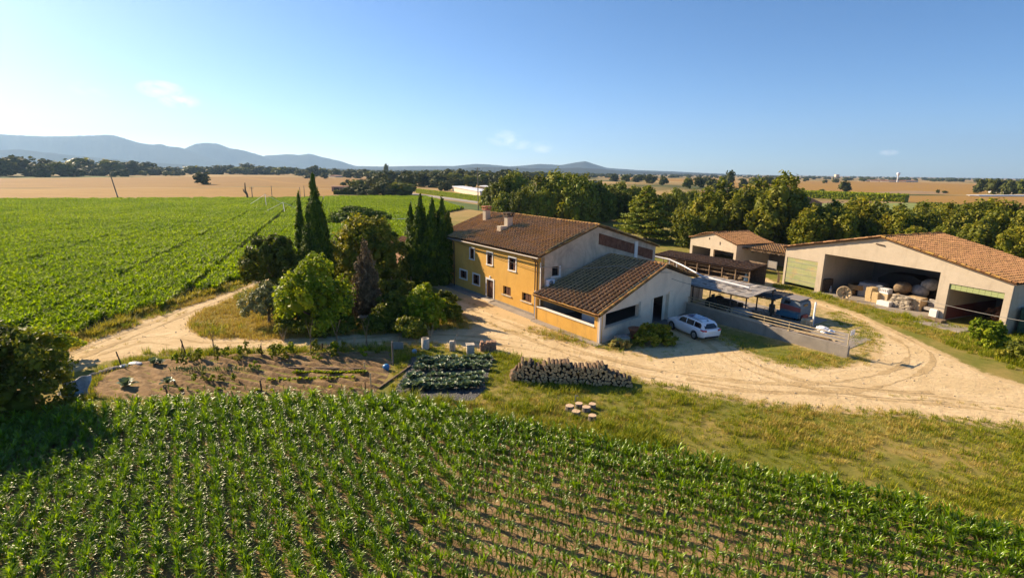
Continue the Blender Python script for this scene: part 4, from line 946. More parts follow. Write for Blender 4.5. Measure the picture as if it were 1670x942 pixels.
# loose stones on the tracks ----------------------------------------
ST_ = []
for k in range(4):
    mb = MB(); random.seed(700+k); mb.blob((0, 0, .02), (.06, .045, .035), 7, 5, jit=.25, sm=False); ST_.append(mb.mesh('pebble', duo('pebble_stone%d' % k, (.34, .27, .19), (.55, .46, .34), 8, .95)))
Pq = sample(ROAD, 5, rng); dq = polydist(Pq, ROAD); Pq = Pq[(rng.random(len(Pq)) < np.where(dq < .9, .9, .25)) & (Pq[:, 1] < 90)]
scatter('loose_stones', np.column_stack([Pq, np.full(len(Pq), .006)]), rng.uniform(0, 6.28, len(Pq)), np.clip(rng.gamma(1.6, .28, len(Pq)), .2, 1.7), rng.integers(0, 4, len(Pq)), [proto('pebble', me) for me in ST_], 'loose stones and clods scattered over the sandy tracks', 'stones')
# weeds coming up along the crown of the tracks
Pt = []
for rr in (R1, R2, R3):
    for a, b in zip(rr[:-1], rr[1:]):
        a, b = np.array(G(*a)[:2]), np.array(G(*b)[:2]); n = int(np.linalg.norm(b-a)*3.0); t = rng.random(n); Pt.append(a+t[:, None]*(b-a)+rng.normal(0, .22, (n, 2)))
Pt = np.concatenate(Pt); Pt = Pt[(rng.random(len(Pt)) < .9*(wob(Pt, .5, 1.) > .62))]
scatter('track_weeds', np.column_stack([Pt, np.zeros(len(Pt))]), rng.uniform(0, 6.28, len(Pt)), rng.uniform(.3, .75, len(Pt)), rng.integers(0, 6, len(Pt)), [proto('tuft', me) for me in TG+TS], 'thin broken strip of weeds along the crown of the sandy tracks', 'weeds')
# ------------------------------------------------------------------ building materials
def plaster(name, base, stain, dirt, sc=1.0, amt=.8, c4=None):
    t = NT(name); v = t.obj()
    n1 = t.noise(v, .55*sc, 6, .65, .8); n2 = t.noise(v, 3.2*sc, 6, .7); n3 = t.noise(v, 1.3, 5, .65, .4, (1, 1, .22)); n4 = t.noise(v, 30, 3, .6)
    c = t.mix(t.ramp(n1, [(.40, 0.0), (.72, amt)]), base, stain)
    c = t.mix(t.ramp(n3, [(.54, 0.0), (.78, amt*.7)]), c, dirt)
    c = t.mix(.22, c, t.mix(n2, (.2, .2, .2), (.8, .8, .8)), 'OVERLAY')
    if c4 is not None: c = t.mix(t.ramp(n2, [(.64, 0.0), (.72, .55)]), c, c4)
    return t.done(t.bsdf(c, .92, t.math('ADD', n2, t.math('MULTIPLY', n4, .4)), .3, .03, spec=.15))
M_ochre = plaster('ochre_plaster', (.68, .39, .09), (.59, .325, .07), (.42, .24, .085), .8, 1.0)
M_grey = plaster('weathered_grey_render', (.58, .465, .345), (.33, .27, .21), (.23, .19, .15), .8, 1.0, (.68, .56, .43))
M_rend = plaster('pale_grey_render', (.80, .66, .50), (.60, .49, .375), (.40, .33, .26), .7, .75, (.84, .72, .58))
M_cream = plaster('cream_render', (.50, .42, .32), (.42, .345, .255), (.31, .25, .185), .6, .8)
M_conc = plaster('stained_concrete', (.33, .285, .235), (.22, .19, .16), (.13, .115, .10), 1.2, .8, (.40, .36, .30))
M_white = plaster('white_painted_trim', (.74, .71, .66), (.66, .62, .56), (.55, .5, .44), 2, .5)
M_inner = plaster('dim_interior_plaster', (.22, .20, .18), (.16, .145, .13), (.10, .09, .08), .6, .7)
M_stone = duo('stone_sill', (.42, .36, .28), (.55, .48, .38), 3, .9)
M_shut = duo('brown_shutter_wood', (.085, .038, .024), (.15, .07, .042), 5, .6, stretch=(1, 1, 6))
M_glass = flat('dark_window_glass', (.015, .017, .02), .12, var=.3, bump=0, spec=.6)
M_dark = flat('unlit_interior', (.02, .018, .017), .9, var=.3, bump=0)
M_zinc = flat('zinc_gutter', (.27, .235, .20), .6, .1)
M_brownpipe = flat('brown_pipe', (.11, .065, .045), .5)
M_rust = duo('rusty_panel', (.115, .048, .028), (.19, .085, .05), 2.5, .75)
M_greenm = flat('dark_green_metal', (.02, .075, .05), .5)
M_black = flat('black_rubber', (.014, .014, .015), .7, bump=.1)
M_wood = duo('weathered_timber', (.15, .10, .062), (.27, .195, .125), 5, .9, stretch=(1, 1, .2), bump=.5)
M_pale = duo('pale_sawn_timber', (.42, .30, .17), (.58, .44, .27), 4, .85, stretch=(1, 1, .25))
M_dwood = duo('dark_old_timber', (.06, .042, .03), (.12, .085, .06), 5, .9)
M_steel = flat('dull_steel', (.30, .29, .27), .5, .5)
M_pipe = duo('yellowed_rail_paint', (.40, .30, .16), (.52, .42, .26), 6, .6)
M_plasticw = flat('white_plastic', (.72, .72, .74), .45, var=.1)
M_blue = flat('blue_plastic', (.035, .20, .42), .4)
M_cblue = flat('pale_blue_paint', (.20, .33, .42), .5)
M_terra = duo('terracotta', (.30, .115, .06), (.40, .17, .09), 6, .8)
M_tarp = duo('grey_tarp', (.26, .24, .22), (.42, .38, .34), 2.2, .85, bump=.8, bdist=.08, c3=(.13, .12, .11), s3=1.5)
M_tarpd = duo('dark_shade_sheet', (.05, .05, .052), (.085, .083, .08), 2, .8)

def tilemat(name, c1, c2, lich, moss, hot=.5):
    """barrel tiles: each tile its own clay tone, lichen and soot in patches"""
    t = NT(name); v = t.obj(); r = t.attr('rnd')
    n1 = t.noise(v, .42, 5, .65, .5); n2 = t.noise(v, 2.3, 6, .7); n3 = t.noise(v, 9, 4, .7)
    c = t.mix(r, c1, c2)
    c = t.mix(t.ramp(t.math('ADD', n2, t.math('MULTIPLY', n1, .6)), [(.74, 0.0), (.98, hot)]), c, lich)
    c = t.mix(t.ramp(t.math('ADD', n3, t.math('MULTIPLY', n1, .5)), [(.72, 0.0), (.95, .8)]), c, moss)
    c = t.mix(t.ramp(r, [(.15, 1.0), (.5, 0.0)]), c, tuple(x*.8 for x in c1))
    c = t.mix(.3, c, t.mix(n3, (.2, .2, .2), (.8, .8, .8)), 'OVERLAY')
    return t.done(t.bsdf(c, .92, n3, .5, .03, spec=.15))
MT_house = tilemat('old_brown_roof_tiles', (.085, .054, .03), (.56, .34, .17), (.66, .34, .07), (.20, .13, .07), .8)
MT_annex = tilemat('veranda_roof_tiles', (.050, .034, .021), (.54, .34, .175), (.54, .31, .075), (.30, .19, .10), .5)
MT_red = tilemat('orange_red_roof_tiles', (.13, .065, .032), (.47, .25, .12), (.50, .29, .10), (.17, .10, .06), .5)
MT_edge = tilemat('lichened_edge_tiles', (.28, .135, .055), (.42, .225, .09), (.50, .29, .05), (.34, .22, .05), .9)

def tiles(P00, P10, P01, P11, pitch, course, mat, amp=.085, seed=0, thick=.10, sag=.075):
    """corrugated field of barrel tiles on a four-cornered slope; P00-P10 the eave, P01-P11 the ridge"""
    rng = np.random.default_rng(seed); A, B, C, D = [np.array(p, float) for p in (P00, P10, P01, P11)]
    W = max(np.linalg.norm(B-A), np.linalg.norm(D-C)); L = max(np.linalg.norm(C-A), np.linalg.norm(D-B))
    nc = max(3, int(W/pitch)); nr = max(3, int(L/course)); S = 8
    nrm = np.cross(B-A, C-A); nrm /= np.linalg.norm(nrm)
    if nrm[2] < 0: nrm = -nrm
    prof = np.array([-.55, -.35, .25, .8, 1.0, .8, .25, -.35])*amp
    k = nc*S+1; uu = np.arange(k)/S/nc; hh = np.append(np.tile(prof, nc), prof[0])
    off = rng.normal(0, .010, (nr, nc)); offv = rng.normal(0, .02, (nr, nc))
    V = []; F = []; Rr = []; sagf = rng.normal(0, 1, 4)
    tr = rng.random((nr, nc)); tr2 = rng.random((nr, nc))
    for r in range(nr):
        for e in (0, 1):
            v = (r+e*1.0)/nr; o = np.append(np.repeat(off[r], S), off[r, -1]); ov = np.append(np.repeat(offv[r], S), offv[r, -1])
            lift = (.055 if e == 0 else 0.0)
            vv = np.clip(v+(ov*course/L if e == 0 and r > 0 else 0), 0, 1)
            vv = vv if hasattr(vv, '__len__') else np.full(k, vv)
            P = (A[None]*(1-uu)[:, None]+B[None]*uu[:, None])*(1-vv)[:, None]+(C[None]*(1-uu)[:, None]+D[None]*uu[:, None])*vv[:, None]
            s = sag*(sagf[0]*np.sin(uu*7+sagf[1]*3)+sagf[2]*np.sin(vv*5+uu*3+sagf[3]))*np.sin(np.pi*vv)
            V.append(P+nrm*((hh+lift+o+s+.03)[:, None]))
    V = np.concatenate(V)
    for r in range(nr):
        for j in range(k-1):
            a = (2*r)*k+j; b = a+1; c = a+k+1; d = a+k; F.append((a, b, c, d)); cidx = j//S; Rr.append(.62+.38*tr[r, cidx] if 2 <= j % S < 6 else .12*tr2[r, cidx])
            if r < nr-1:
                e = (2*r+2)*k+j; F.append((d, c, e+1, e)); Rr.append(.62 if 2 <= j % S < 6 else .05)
    # closed underside and front lip
    b0 = len(V); q = [A, B, D, C]; V = np.concatenate([V, np.array([p-nrm*thick for p in q]), np.array([p-nrm*.02 for p in q])])
    F += [(b0+3, b0+2, b0+1, b0)]+[(b0+i, b0+(i+1) % 4, b0+4+(i+1) % 4, b0+4+i) for i in range(4)]; Rr += [.3]*5
    return V, np.array(F), np.array(Rr)
def roofpart(name, fields, mat, parent):
    Vs, Fs, Rs, n = [], [], [], 0
    for V, F, r in fields: Vs.append(V); Fs.append(F+n); Rs.append(r); n += len(V)
    o = bpy.data.objects.new(name, npmesh(name, np.concatenate(Vs), np.concatenate(Fs), mat, np.concatenate(Rs))); return link(o, parent)
def ridge(name, p, q, r, mat, parent, seed=0, flat_=.75, step=.42):
    """run of half-round ridge tiles"""
    rng = np.random.default_rng(seed); p = Vector(p); q = Vector(q); d = (q-p); L = d.length; d.normalize(); n = max(2, int(L/step)); mb = MB()
    sx = d.cross(Vector((0, 0, 1))).normalized(); up = sx.cross(d).normalized()
    for i in range(n):
        a = p+d*(L*i/n); b = p+d*(L*(i+1.12)/n); mb.cr = float(rng.random()); o = Vector(rng.normal(0, .012, 3)); vs = []
        for c, rr in ((a, r*1.08), (b, r*.92)):
            for k in range(7):
                t = math.pi*k/6; vs.append(c+o+sx*(rr*math.cos(t))+up*(rr*flat_*math.sin(t)-.03))
        mb._add(vs, [(k, k+1, 7+k+1, 7+k) for k in range(6)]+[tuple(range(6, -1, -1)), tuple(range(7, 14))], 0)
    return mb.build(name, mat, parent)

def wallgrid(mb, O, S, Z, Nn, s0, s1, z0, z1, holes, th, m=0, mi=None):
    """straight wall with rectangular openings; O origin, S along, Z up, Nn outward; th thickness inward"""
    O, S, Z, Nn = Vector(O), Vector(S), Vector(Z), Vector(Nn); mi = m if mi is None else mi
    xs = sorted({s0, s1, *[h[0] for h in holes], *[h[1] for h in holes]}); zs = sorted({z0, z1, *[h[2] for h in holes], *[h[3] for h in holes]})
    xs = [x for x in xs if s0 <= x <= s1]; zs = [z for z in zs if z0 <= z <= z1]
    def solid(i, j):
        if not (0 <= i < len(xs)-1 and 0 <= j < len(zs)-1): return False
        cx, cz = (xs[i]+xs[i+1])/2, (zs[j]+zs[j+1])/2
        return not any(h[0] < cx < h[1] and h[2] < cz < h[3] for h in holes)
    P = lambda x, z, d: O+S*x+Z*z-Nn*d
    for i in range(len(xs)-1):
        for j in range(len(zs)-1):
            if not solid(i, j): continue
            a, b, c, d = xs[i], xs[i+1], zs[j], zs[j+1]
            mb.quad(P(a, c, 0), P(b, c, 0), P(b, d, 0), P(a, d, 0), m); mb.quad(P(a, d, th), P(b, d, th), P(b, c, th), P(a, c, th), mi)
            if not solid(i-1, j): mb.quad(P(a, c, th), P(a, c, 0), P(a, d, 0), P(a, d, th), m)
            if not solid(i+1, j): mb.quad(P(b, c, 0), P(b, c, th), P(b, d, th), P(b, d, 0), m)
            if not solid(i, j-1): mb.quad(P(a, c, th), P(b, c, th), P(b, c, 0), P(a, c, 0), m)
            if not solid(i, j+1): mb.quad(P(a, d, 0), P(b, d, 0), P(b, d, th), P(a, d, th), m)
def gable(mb, O, S, Nn, pts, th, m=0):
    """upper triangle of a wall: pts are (s, z)"""
    O, S, Nn = Vector(O), Vector(S), Vector(Nn); mb.extrude([O+S*s+Vector((0, 0, z)) for s, z in pts], -Nn*th, m)

X, Y, Z = Vector((1, 0, 0)), Vector((0, 1, 0)), Vector((0, 0, 1))

# ------------------------------------------------------------------ the farmhouse
HX0 = -21.5
house = thing('farmhouse', 'long two-storey ochre yellow farmhouse with brown tiled roof and white framed windows', 'house', HF, HA)
ups = [(-13.75, -12.85, 4.2, 5.42), (-9.9, -8.85, 4.1, 5.42), (-5.5, -4.3, 4.15, 5.45)]
los = [(-16.2, -14.6, 1.45, 2.42), (-13.05, -11.65, 1.25, 2.42)]
bare = [(-6.65, -5.15, 1.25, 2.18), (-3.1, -1.45, 1.28, 2.15)]
door = (-10.0, -8.6, -.05, 2.32)
mb = MB(); wallgrid(mb, (0, 0, 0), X, Z, -Y, HX0, 0, -.2, 6.22, ups+los+bare+[door], .45)
mb.build('front_wall', [M_ochre], house)
mb = MB(); wallgrid(mb, (0, 0, 0), Y, Z, X, .003, 17.0, -.2, 6.0, [(1.45, 2.35, 4.2, 5.15)], .4)
gable(mb, (0, 0, 0), Y, X, [(.003, 6.0), (17, 6.0), (17, 6.25), (7.5, 8.9), (.003, 6.22)], .4)
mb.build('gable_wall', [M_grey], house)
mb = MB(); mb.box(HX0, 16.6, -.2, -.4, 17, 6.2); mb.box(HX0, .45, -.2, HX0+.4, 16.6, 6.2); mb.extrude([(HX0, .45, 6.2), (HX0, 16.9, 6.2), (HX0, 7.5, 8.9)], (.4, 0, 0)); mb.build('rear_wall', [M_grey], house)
xs0 = -17.0
f1 = tiles((HX0-.3, -.45, 6.22), (xs0, -.45, 6.22), (HX0-.3, 7.5, 8.92), (xs0, 7.5, 8.92), .47, .42, None, .16, seed=1)
f2 = tiles((xs0, -.5, 6.32), (.30, -.5, 6.32), (xs0, 7.5, 9.08), (.30, 7.5, 9.08), .47, .42, None, .16, seed=2)
f3 = tiles((.30, 17.4, 6.15), (HX0-.3, 17.4, 6.15), (.30, 7.52, 9.08), (HX0-.3, 7.52, 8.92), .36, .42, None, seed=3)
rf = roofpart('roof', [f1, f2, f3], MT_house, house)
ridge('ridge_tiles', (xs0+.1, 7.5, 9.16), (.3, 7.5, 9.16), .17, MT_edge, rf, 1); ridge('ridge_tiles', (HX0-.3, 7.5, 8.99), (xs0, 7.5, 8.99), .16, MT_edge, rf, 2)
ridge('verge_tiles', (.24, -.5, 6.40), (.24, 7.45, 9.14), .14, MT_edge, rf, 3); ridge('verge_tiles', (.24, 17.3, 6.26), (.24, 7.55, 9.14), .14, MT_edge, rf, 4)
ridge('verge_tiles', (xs0, -.45, 6.40), (xs0, 7.45, 9.13), .12, MT_house, rf, 5)
mb = MB(); mb.tube([(HX0-.3, -.60, 6.14), (xs0, -.60, 6.15), (.3, -.62, 6.2)], .085, 8); mb.build('gutter', M_zinc, house)
mb = MB(); mb.tube([(-.75, -.60, 6.12), (-.75, -.12, 5.7), (-.75, -.11, .1)], .06, 8); mb.tube([(-.42, -.60, 6.12), (-.42, -.12, 5.75), (-.42, -.11, .1)], .05, 8)
mb.build('downpipe', M_brownpipe, house)
mb = MB(); mb.tube([(-17.6, -.60, 6.1), (-17.6, -.12, 5.7), (-17.6, -.11, .1)], .06, 8); mb.build('downpipe', M_brownpipe, house)
mb = MB(); mb.box(-.10, -.028, -.1, .03, -.003, 5.7); mb.build('corner_strip', M_white, house)
mb = MB(); mb.box(HX0, -.06, -.15, -.9, -.003, .28); mb.build('base_course', M_conc, house)
def window(par, x0, x1, z0, z1, y=0.0, surround=True, w=.17, shut='open', name='window'):
    """opening at the front: white surround, sill, leaf of brown shutter, dark pane"""
    mb = MB()
    if surround:
        mb.box(x0-w, y-.045, z0-w*.7, x0, y+.05, z1+w); mb.box(x1, y-.045, z0-w*.7, x1+w, y+.05, z1+w); mb.box(x0, y-.045, z1, x1, y+.05, z1+w)
    mb.box(x0-w*1.15, y-.10, z0-w*.75, x1+w*1.15, y+.08, z0-.003)
    f = mb.build(name, M_white if surround else M_stone, par)
    mb = MB(); mb.box(x0, y+.26, z0, x1, y+.30, z1); mb.build('pane', M_glass, f)
    mb = MB()
    for a in np.linspace(x0+.03, x1-.03, 3): mb.box(a-.03, y+.21, z0+.002, a+.03, y+.257, z1-.002)
    mb.box(x0+.002, y+.212, (z0+z1)/2-.025, x1-.002, y+.255, (z0+z1)/2+.025); mb.build('sash', M_shut, f)
    wd = (x1-x0)
    if shut == 'open':   # one leaf ajar inside the reveal, the other folded to the right
        mb = MB(); mb.box(x0+.5*wd, y+.12, z0+.02, x1-.02, y+.17, z1-.02)
        for k in range(7): zz = z0+.06+(z1-z0-.12)*k/7; mb.box(x0+.54*wd, y+.10, zz, x1-.07, y+.125, zz+.05)
        mb.build('shutter', M_shut, f)
        mb = MB(); mb.box(x0+.03, y+.02, z0+.02, x0+.08, y+.2, z1-.02); mb.build('shutter', M_shut, f)
    else:
        for a, b in ((x0+.35*wd, x0+.64*wd), (x0+.68*wd, x1-.02)):
            mb = MB(); mb.box(a, y+.08, z0+.02, b, y+.13, z1-.02)
            for k in range(6): zz = z0+.05+(z1-z0-.1)*k/6; mb.box(a+.04, y+.062, zz, b-.04, y+.085, zz+.05)
            mb.build('shutter', M_shut, f)
    return f
for x0, x1, z0, z1 in ups: window(house, x0, x1, z0, z1)
for x0, x1, z0, z1 in los: window(house, x0, x1, z0, z1)
for x0, x1, z0, z1 in bare: window(house, x0, x1, z0, z1, surround=False, shut='pair')
mb = MB(); x0, x1, z0, z1 = door; w = .2
mb.box(x0-w, -.05, 0, x0, .06, z1+w); mb.box(x1, -.05, 0, x1+w, .06, z1+w); mb.box(x0, -.05, z1, x1, .06, z1+w); mb.box((x0+x1)/2-.12, -.07, z1+w, (x0+x1)/2+.12, .0, z1+w+.28)
df = mb.build('door_frame', M_white, house)
mb = MB()
for k in range(5): a = x0+(x1-x0)*k/5; mb.box(a+.012, .14, .05, a+(x1-x0)/5-.012, .2, z1)
mb.box(x0+.04, .115, .9, x1-.04, .139, 1.05)
dr = mb.build('door', M_shut, house); mb = MB(); mb.tube([(x1-.14, .05, 1.05), (x1-.14, .14, 1.05)], .03, 6); mb.build('handle', M_steel, dr)
mb = MB(); mb.cbox(x0-.35, -.75, -.05, x1+.35, -.052, .14, .03); mb.build('door_step', M_stone, house)
mb = MB(); mb.cbox(HX0, -1.15, -.05, x0-.4, -.065, .07, .02); mb.cbox(x1+.4, -1.05, -.05, 0, -.065, .06, .02); mb.build('footpath', M_conc, house)
# gable: red-brown infill panels, small window, air unit
def gp_(y): return 9.0-(y-7.5)*.292
for ya, yb in ((7.75, 13.3), (13.85, 16.5)):
    mb = MB(); mb.extrude([(.003, ya, gp_(ya)-1.9 if ya < 9 else gp_(ya)-1.75), (.003, yb, gp_(yb)-1.75), (.003, yb, gp_(yb)-.62), (.003, ya, gp_(ya)-.72)], (.06, 0, 0)); pn = mb.build('infill_panel', M_rust, house)
    mb = MB()
    for k in range(1, int((yb-ya)/.9)): yy = ya+.9*k; mb.box(.064, yy-.02, gp_(yy)-1.72, .085, yy+.02, gp_(yy)-.70)
    mb.build('panel_batten', M_shut, pn)
mb = MB(); mb.box(.003, 13.33, 4.6, .12, 13.82, gp_(13.5)-.3); mb.build('white_pier', M_white, house)
mb = MB(); mb.box(-.05, 1.3, 4.02, .06, 2.55, 4.18); mb.box(-.003, 2.355, 4.18, .05, 2.55, 5.2); f = mb.build('side_window', M_white, house)
mb = MB(); mb.box(-.25, 1.45, 4.2, -.2, 2.35, 5.15); mb.build('pane', M_glass, f)
mb = MB(); mb.cbox(.06, .55, 3.28, .42, 1.55, 3.98, .05); mb.box(.004, .7, 3.2, .1, .78, 3.4); mb.box(.004, 1.3, 3.2, .1, 1.38, 3.4); au = mb.build('air_unit', M_plasticw, house)
mb = MB(); M90 = Matrix.Translation((.43, 1.02, 3.63))@Matrix.Rotation(R(90), 4, 'Y')
mb.lathe([(.0, 0), (.24, 0), (.26, .012), (.0, .012)], 20, M=M90, cap=False); mb.build('fan_grille', M_steel, au)
# chimneys
def chimney(x, y, w, d, zb, zt, cap_mat, stepped=False):
    mb = MB(); mb.cbox(x-w/2, y-d/2, zb, x+w/2, y+d/2, zt, .03)
    if stepped: mb.cbox(x-w/2-.05, y-d/2-1.0, zb-.55, x+w/2+.05, y-d/2-.003, zb+.95, .04)
    c = mb.build('chimney', M_cream, rf)
    mb = MB(); mb.cbox(x-w/2-.1, y-d/2-.1, zt+.003, x+w/2+.1, y+d/2+.1, zt+.16, .02)
    for a, b in ((-1, -1), (1, -1), (1, 1), (-1, 1)): mb.box(x+a*(w/2-.03)-.07, y+b*(d/2-.03)-.07, zt+.16, x+a*(w/2-.03)+.07, y+b*(d/2-.03)+.07, zt+.36)
    mb.cbox(x-w/2-.14, y-d/2-.14, zt+.363, x+w/2+.14, y+d/2+.14, zt+.5, .02)
    mb.build('chimney_cap', cap_mat, rf)
def hl(px, py, z):
    p = Matrix.Rotation(-HA, 3, 'Z')@(G(px, py, z)-HF); return p
chimney(-11.4, 3.9, .75, .75, 7.2, 9.2, M_dwood, True)
chimney(-18.35, 5.2, .75, .75, 7.8, 9.5, M_terra)

# veranda wing -------------------------------------------------------
wing = thing('veranda_wing', 'low wing with ribbed tiled roof, open veranda above an ochre half wall', 'building', HF+Matrix.Rotation(HA, 3, 'Z')@Vector((4.5, 6, 0)), HA)
def wp(*p): return Vector(p)-Vector((4.5, 6, 0))
AL = Vector((9.2, -.6, 0)); AD = Vector((-.165, .986, 0)).normalized(); AN = Vector((AD.y, -AD.x, 0))
mb = MB(); wallgrid(mb, wp(0, -.6, 0), X, Z, -Y, .08, 9.17, -.2, 2.5, [(.35, 8.45, 1.36, 2.24)], .28); mb.build('half_wall', [M_ochre], wing)
mb = MB(); mb.box(*wp(.3, -.68, 1.362), *wp(8.5, -.30, 1.44)); mb.build('half_wall_coping', M_white, wing)
hol = [(.72, 5.85, 1.38, 2.6), (8.45, 11.35, -.05, 2.72)]
mb = MB(); wallgrid(mb, wp(*AL), AD, Z, AN, 0, 16.0, -.2, 2.75, hol, .3)
gable(mb, wp(*AL), AD, AN, [(0, 2.75), (16.0, 2.75), (16.0, 3.78), (9.9, 5.62), (0, 2.78)], .3)
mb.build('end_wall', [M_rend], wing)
mb = MB(); O = wp(*AL)
def ap(s, d, z): return O+AD*s+AN*d+Vector((0, 0, z))
mb.extrude([ap(.55, -.1, 1.25), ap(6.2, -.1, 1.25), ap(6.2, -.1, 1.378), ap(.55, -.1, 1.378)], AN*.22); mb.extrude([ap(5.88, .003, 1.38), ap(6.2, .003, 1.38), ap(6.2, .003, 2.75), ap(5.88, .003, 2.75)], AN*.05); mb.build('window_sill', M_stone, wing)
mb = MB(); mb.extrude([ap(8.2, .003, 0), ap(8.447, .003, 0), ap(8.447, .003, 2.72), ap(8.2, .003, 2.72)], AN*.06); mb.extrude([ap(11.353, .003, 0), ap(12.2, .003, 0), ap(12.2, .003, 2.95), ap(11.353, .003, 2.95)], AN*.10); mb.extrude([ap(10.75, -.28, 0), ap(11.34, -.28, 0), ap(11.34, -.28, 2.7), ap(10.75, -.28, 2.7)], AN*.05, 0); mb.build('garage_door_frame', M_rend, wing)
mb = MB()   # interior: floor, rear walls
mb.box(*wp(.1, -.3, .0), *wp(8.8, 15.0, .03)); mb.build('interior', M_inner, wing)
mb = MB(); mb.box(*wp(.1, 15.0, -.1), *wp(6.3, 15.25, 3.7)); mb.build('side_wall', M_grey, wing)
e0, e1, r0_, r1_ = (.05, -1.0, 2.62), (9.42, -1.0, 2.62), (.05, 9.4, 5.78), (7.85, 9.4, 5.78)
f1 = tiles(wp(*e0), wp(*e1), wp(*r0_), wp(*r1_), .56, .45, None, .20, 11, .14, .03)
f2 = tiles(wp(6.85, 15.9, 3.78), wp(.05, 15.9, 3.78), wp(7.85, 9.42, 5.78), wp(.05, 9.42, 5.78), .40, .45, None, .10, 12)
rf2 = roofpart('roof', [f1, f2], MT_annex, wing)
ridge('ridge_tiles', wp(.3, 9.4, 5.86), wp(7.9, 9.4, 5.86), .19, MT_edge, rf2, 6); ridge('verge_tiles', wp(9.40, -1.0, 2.74), wp(7.84, 9.38, 5.88), .15, MT_edge, rf2, 7); ridge('verge_tiles', wp(6.84, 15.9, 3.88), wp(7.84, 9.42, 5.88), .15, MT_edge, rf2, 8)
ridge('eave_tiles', wp(.1, -1.02, 2.70), wp(9.4, -1.02, 2.70), .10, MT_edge, rf2, 9, .6, .40)
mb = MB(); mb.tube([wp(9.28, -.85, 2.6), wp(9.28, -.75, 2.2), wp(9.26, -.68, .1)], .05, 8); mb.build('downpipe', M_plasticw, wing)
mb = MB(); mb.tube([wp(-.003+.06, -.68, 3.0), wp(.06, -.68, .1)], .05, 8); mb.build('corner_pipe', M_plasticw, wing)
mb = MB(); mb.cbox(*(AL-Vector((4.5, 6, 0))+Vector((-9, -.75, -.1))), *(AL-Vector((4.5, 6, 0))+Vector((.4, -.003, .10))), .03); mb.build('plinth_path', M_conc, wing)
# pale furniture cover behind the veranda wall
LW = lambda x, y, z=0: HF+Matrix.Rotation(HA, 3, 'Z')@Vector((x, y, z))
mb = MB(); mb.cbox(-.95, -.6, 0, .95, .6, 1.95, .2); mb.cbox(-.8, -.5, 1.953, .8, .5, 2.12, .15)
one('covered_trailer', mb, flat('pale_blue_cover', (.50, .54, .58), .6, var=.15), 'pale blue covered load standing behind the veranda half wall', 'covered load', LW(6.3, 1.2, .03), HA)

# retaining wall and railing beyond the wing ---------------------------
rw = thing('retaining_wall', 'long low stained concrete wall with a pale capped left half beside the white car', 'wall', LW(14.6, 14.1), HA)
mb = MB(); pts = [(-7.55, 1.28), (-2.0, 1.16), (1.5, 1.02), (8.15, .98)]
mb.extrude([(-7.55, -.15, -.1), (8.15, -.15, -.1)]+[(x, -.15, z) for x, z in reversed(pts)], (0, .34, 0)); mb.build('wall_body', M_conc, rw)
mb = MB()
for (xa, za), (xb, zb) in zip(pts[:2], pts[1:3]): mb.extrude([(xa, -.19, za+.003), (xb, -.19, zb+.003), (xb, -.19, zb+.09), (xa, -.19, za+.09)], (0, .42, 0))
mb.build('coping', M_grey, rw)
rl = thing('railing', 'yellowed pipe railing with three rails standing on the low concrete wall', 'railing', LW(14.6, 14.1, 1.0), HA)
zt = lambda x: .14-.019*(x+7.5) if x < 0 else .0
px_ = [-7.4, -4.9, -2.4, .9, 3.2]
for x in px_:
    mb = MB(); mb.tube([(x, 0, zt(x)+.09 if x < 1 else -.02), (x, 0, zt(x)+.84)], .035, 6); mb.cbox(x-.09, -.08, zt(x)+(.09 if x < 1 else -.02), x+.09, .08, zt(x)+.13, .02); mb.build('post', M_pipe, rl)
for h in (.80, .54, .27):
    mb = MB(); mb.tube([(x, -.04, zt(x)+h) for x in (-7.4, -4.9, -2.4, .9, 3.2, 5.4)]+[(7.75, .0, h-.02)], .042, 6); mb.build('rail', M_pipe, rl)
mb = MB(); mb.tube([(8.0, .05, -.02), (8.0, .05, 1.25)], .04, 6); mb.tube([(8.0, .05, 1.25), (8.0, 2.2, 1.25)], .03, 6); mb.tube([(8.0, .05, .5), (8.0, 1.6, .75)], .03, 6); mb.build('end_post', M_pipe, rl)
mb = MB(); mb.box(7.98, .3, .82, 8.02, 1.0, 1.2); mb.build('end_panel', M_plasticw, rl)

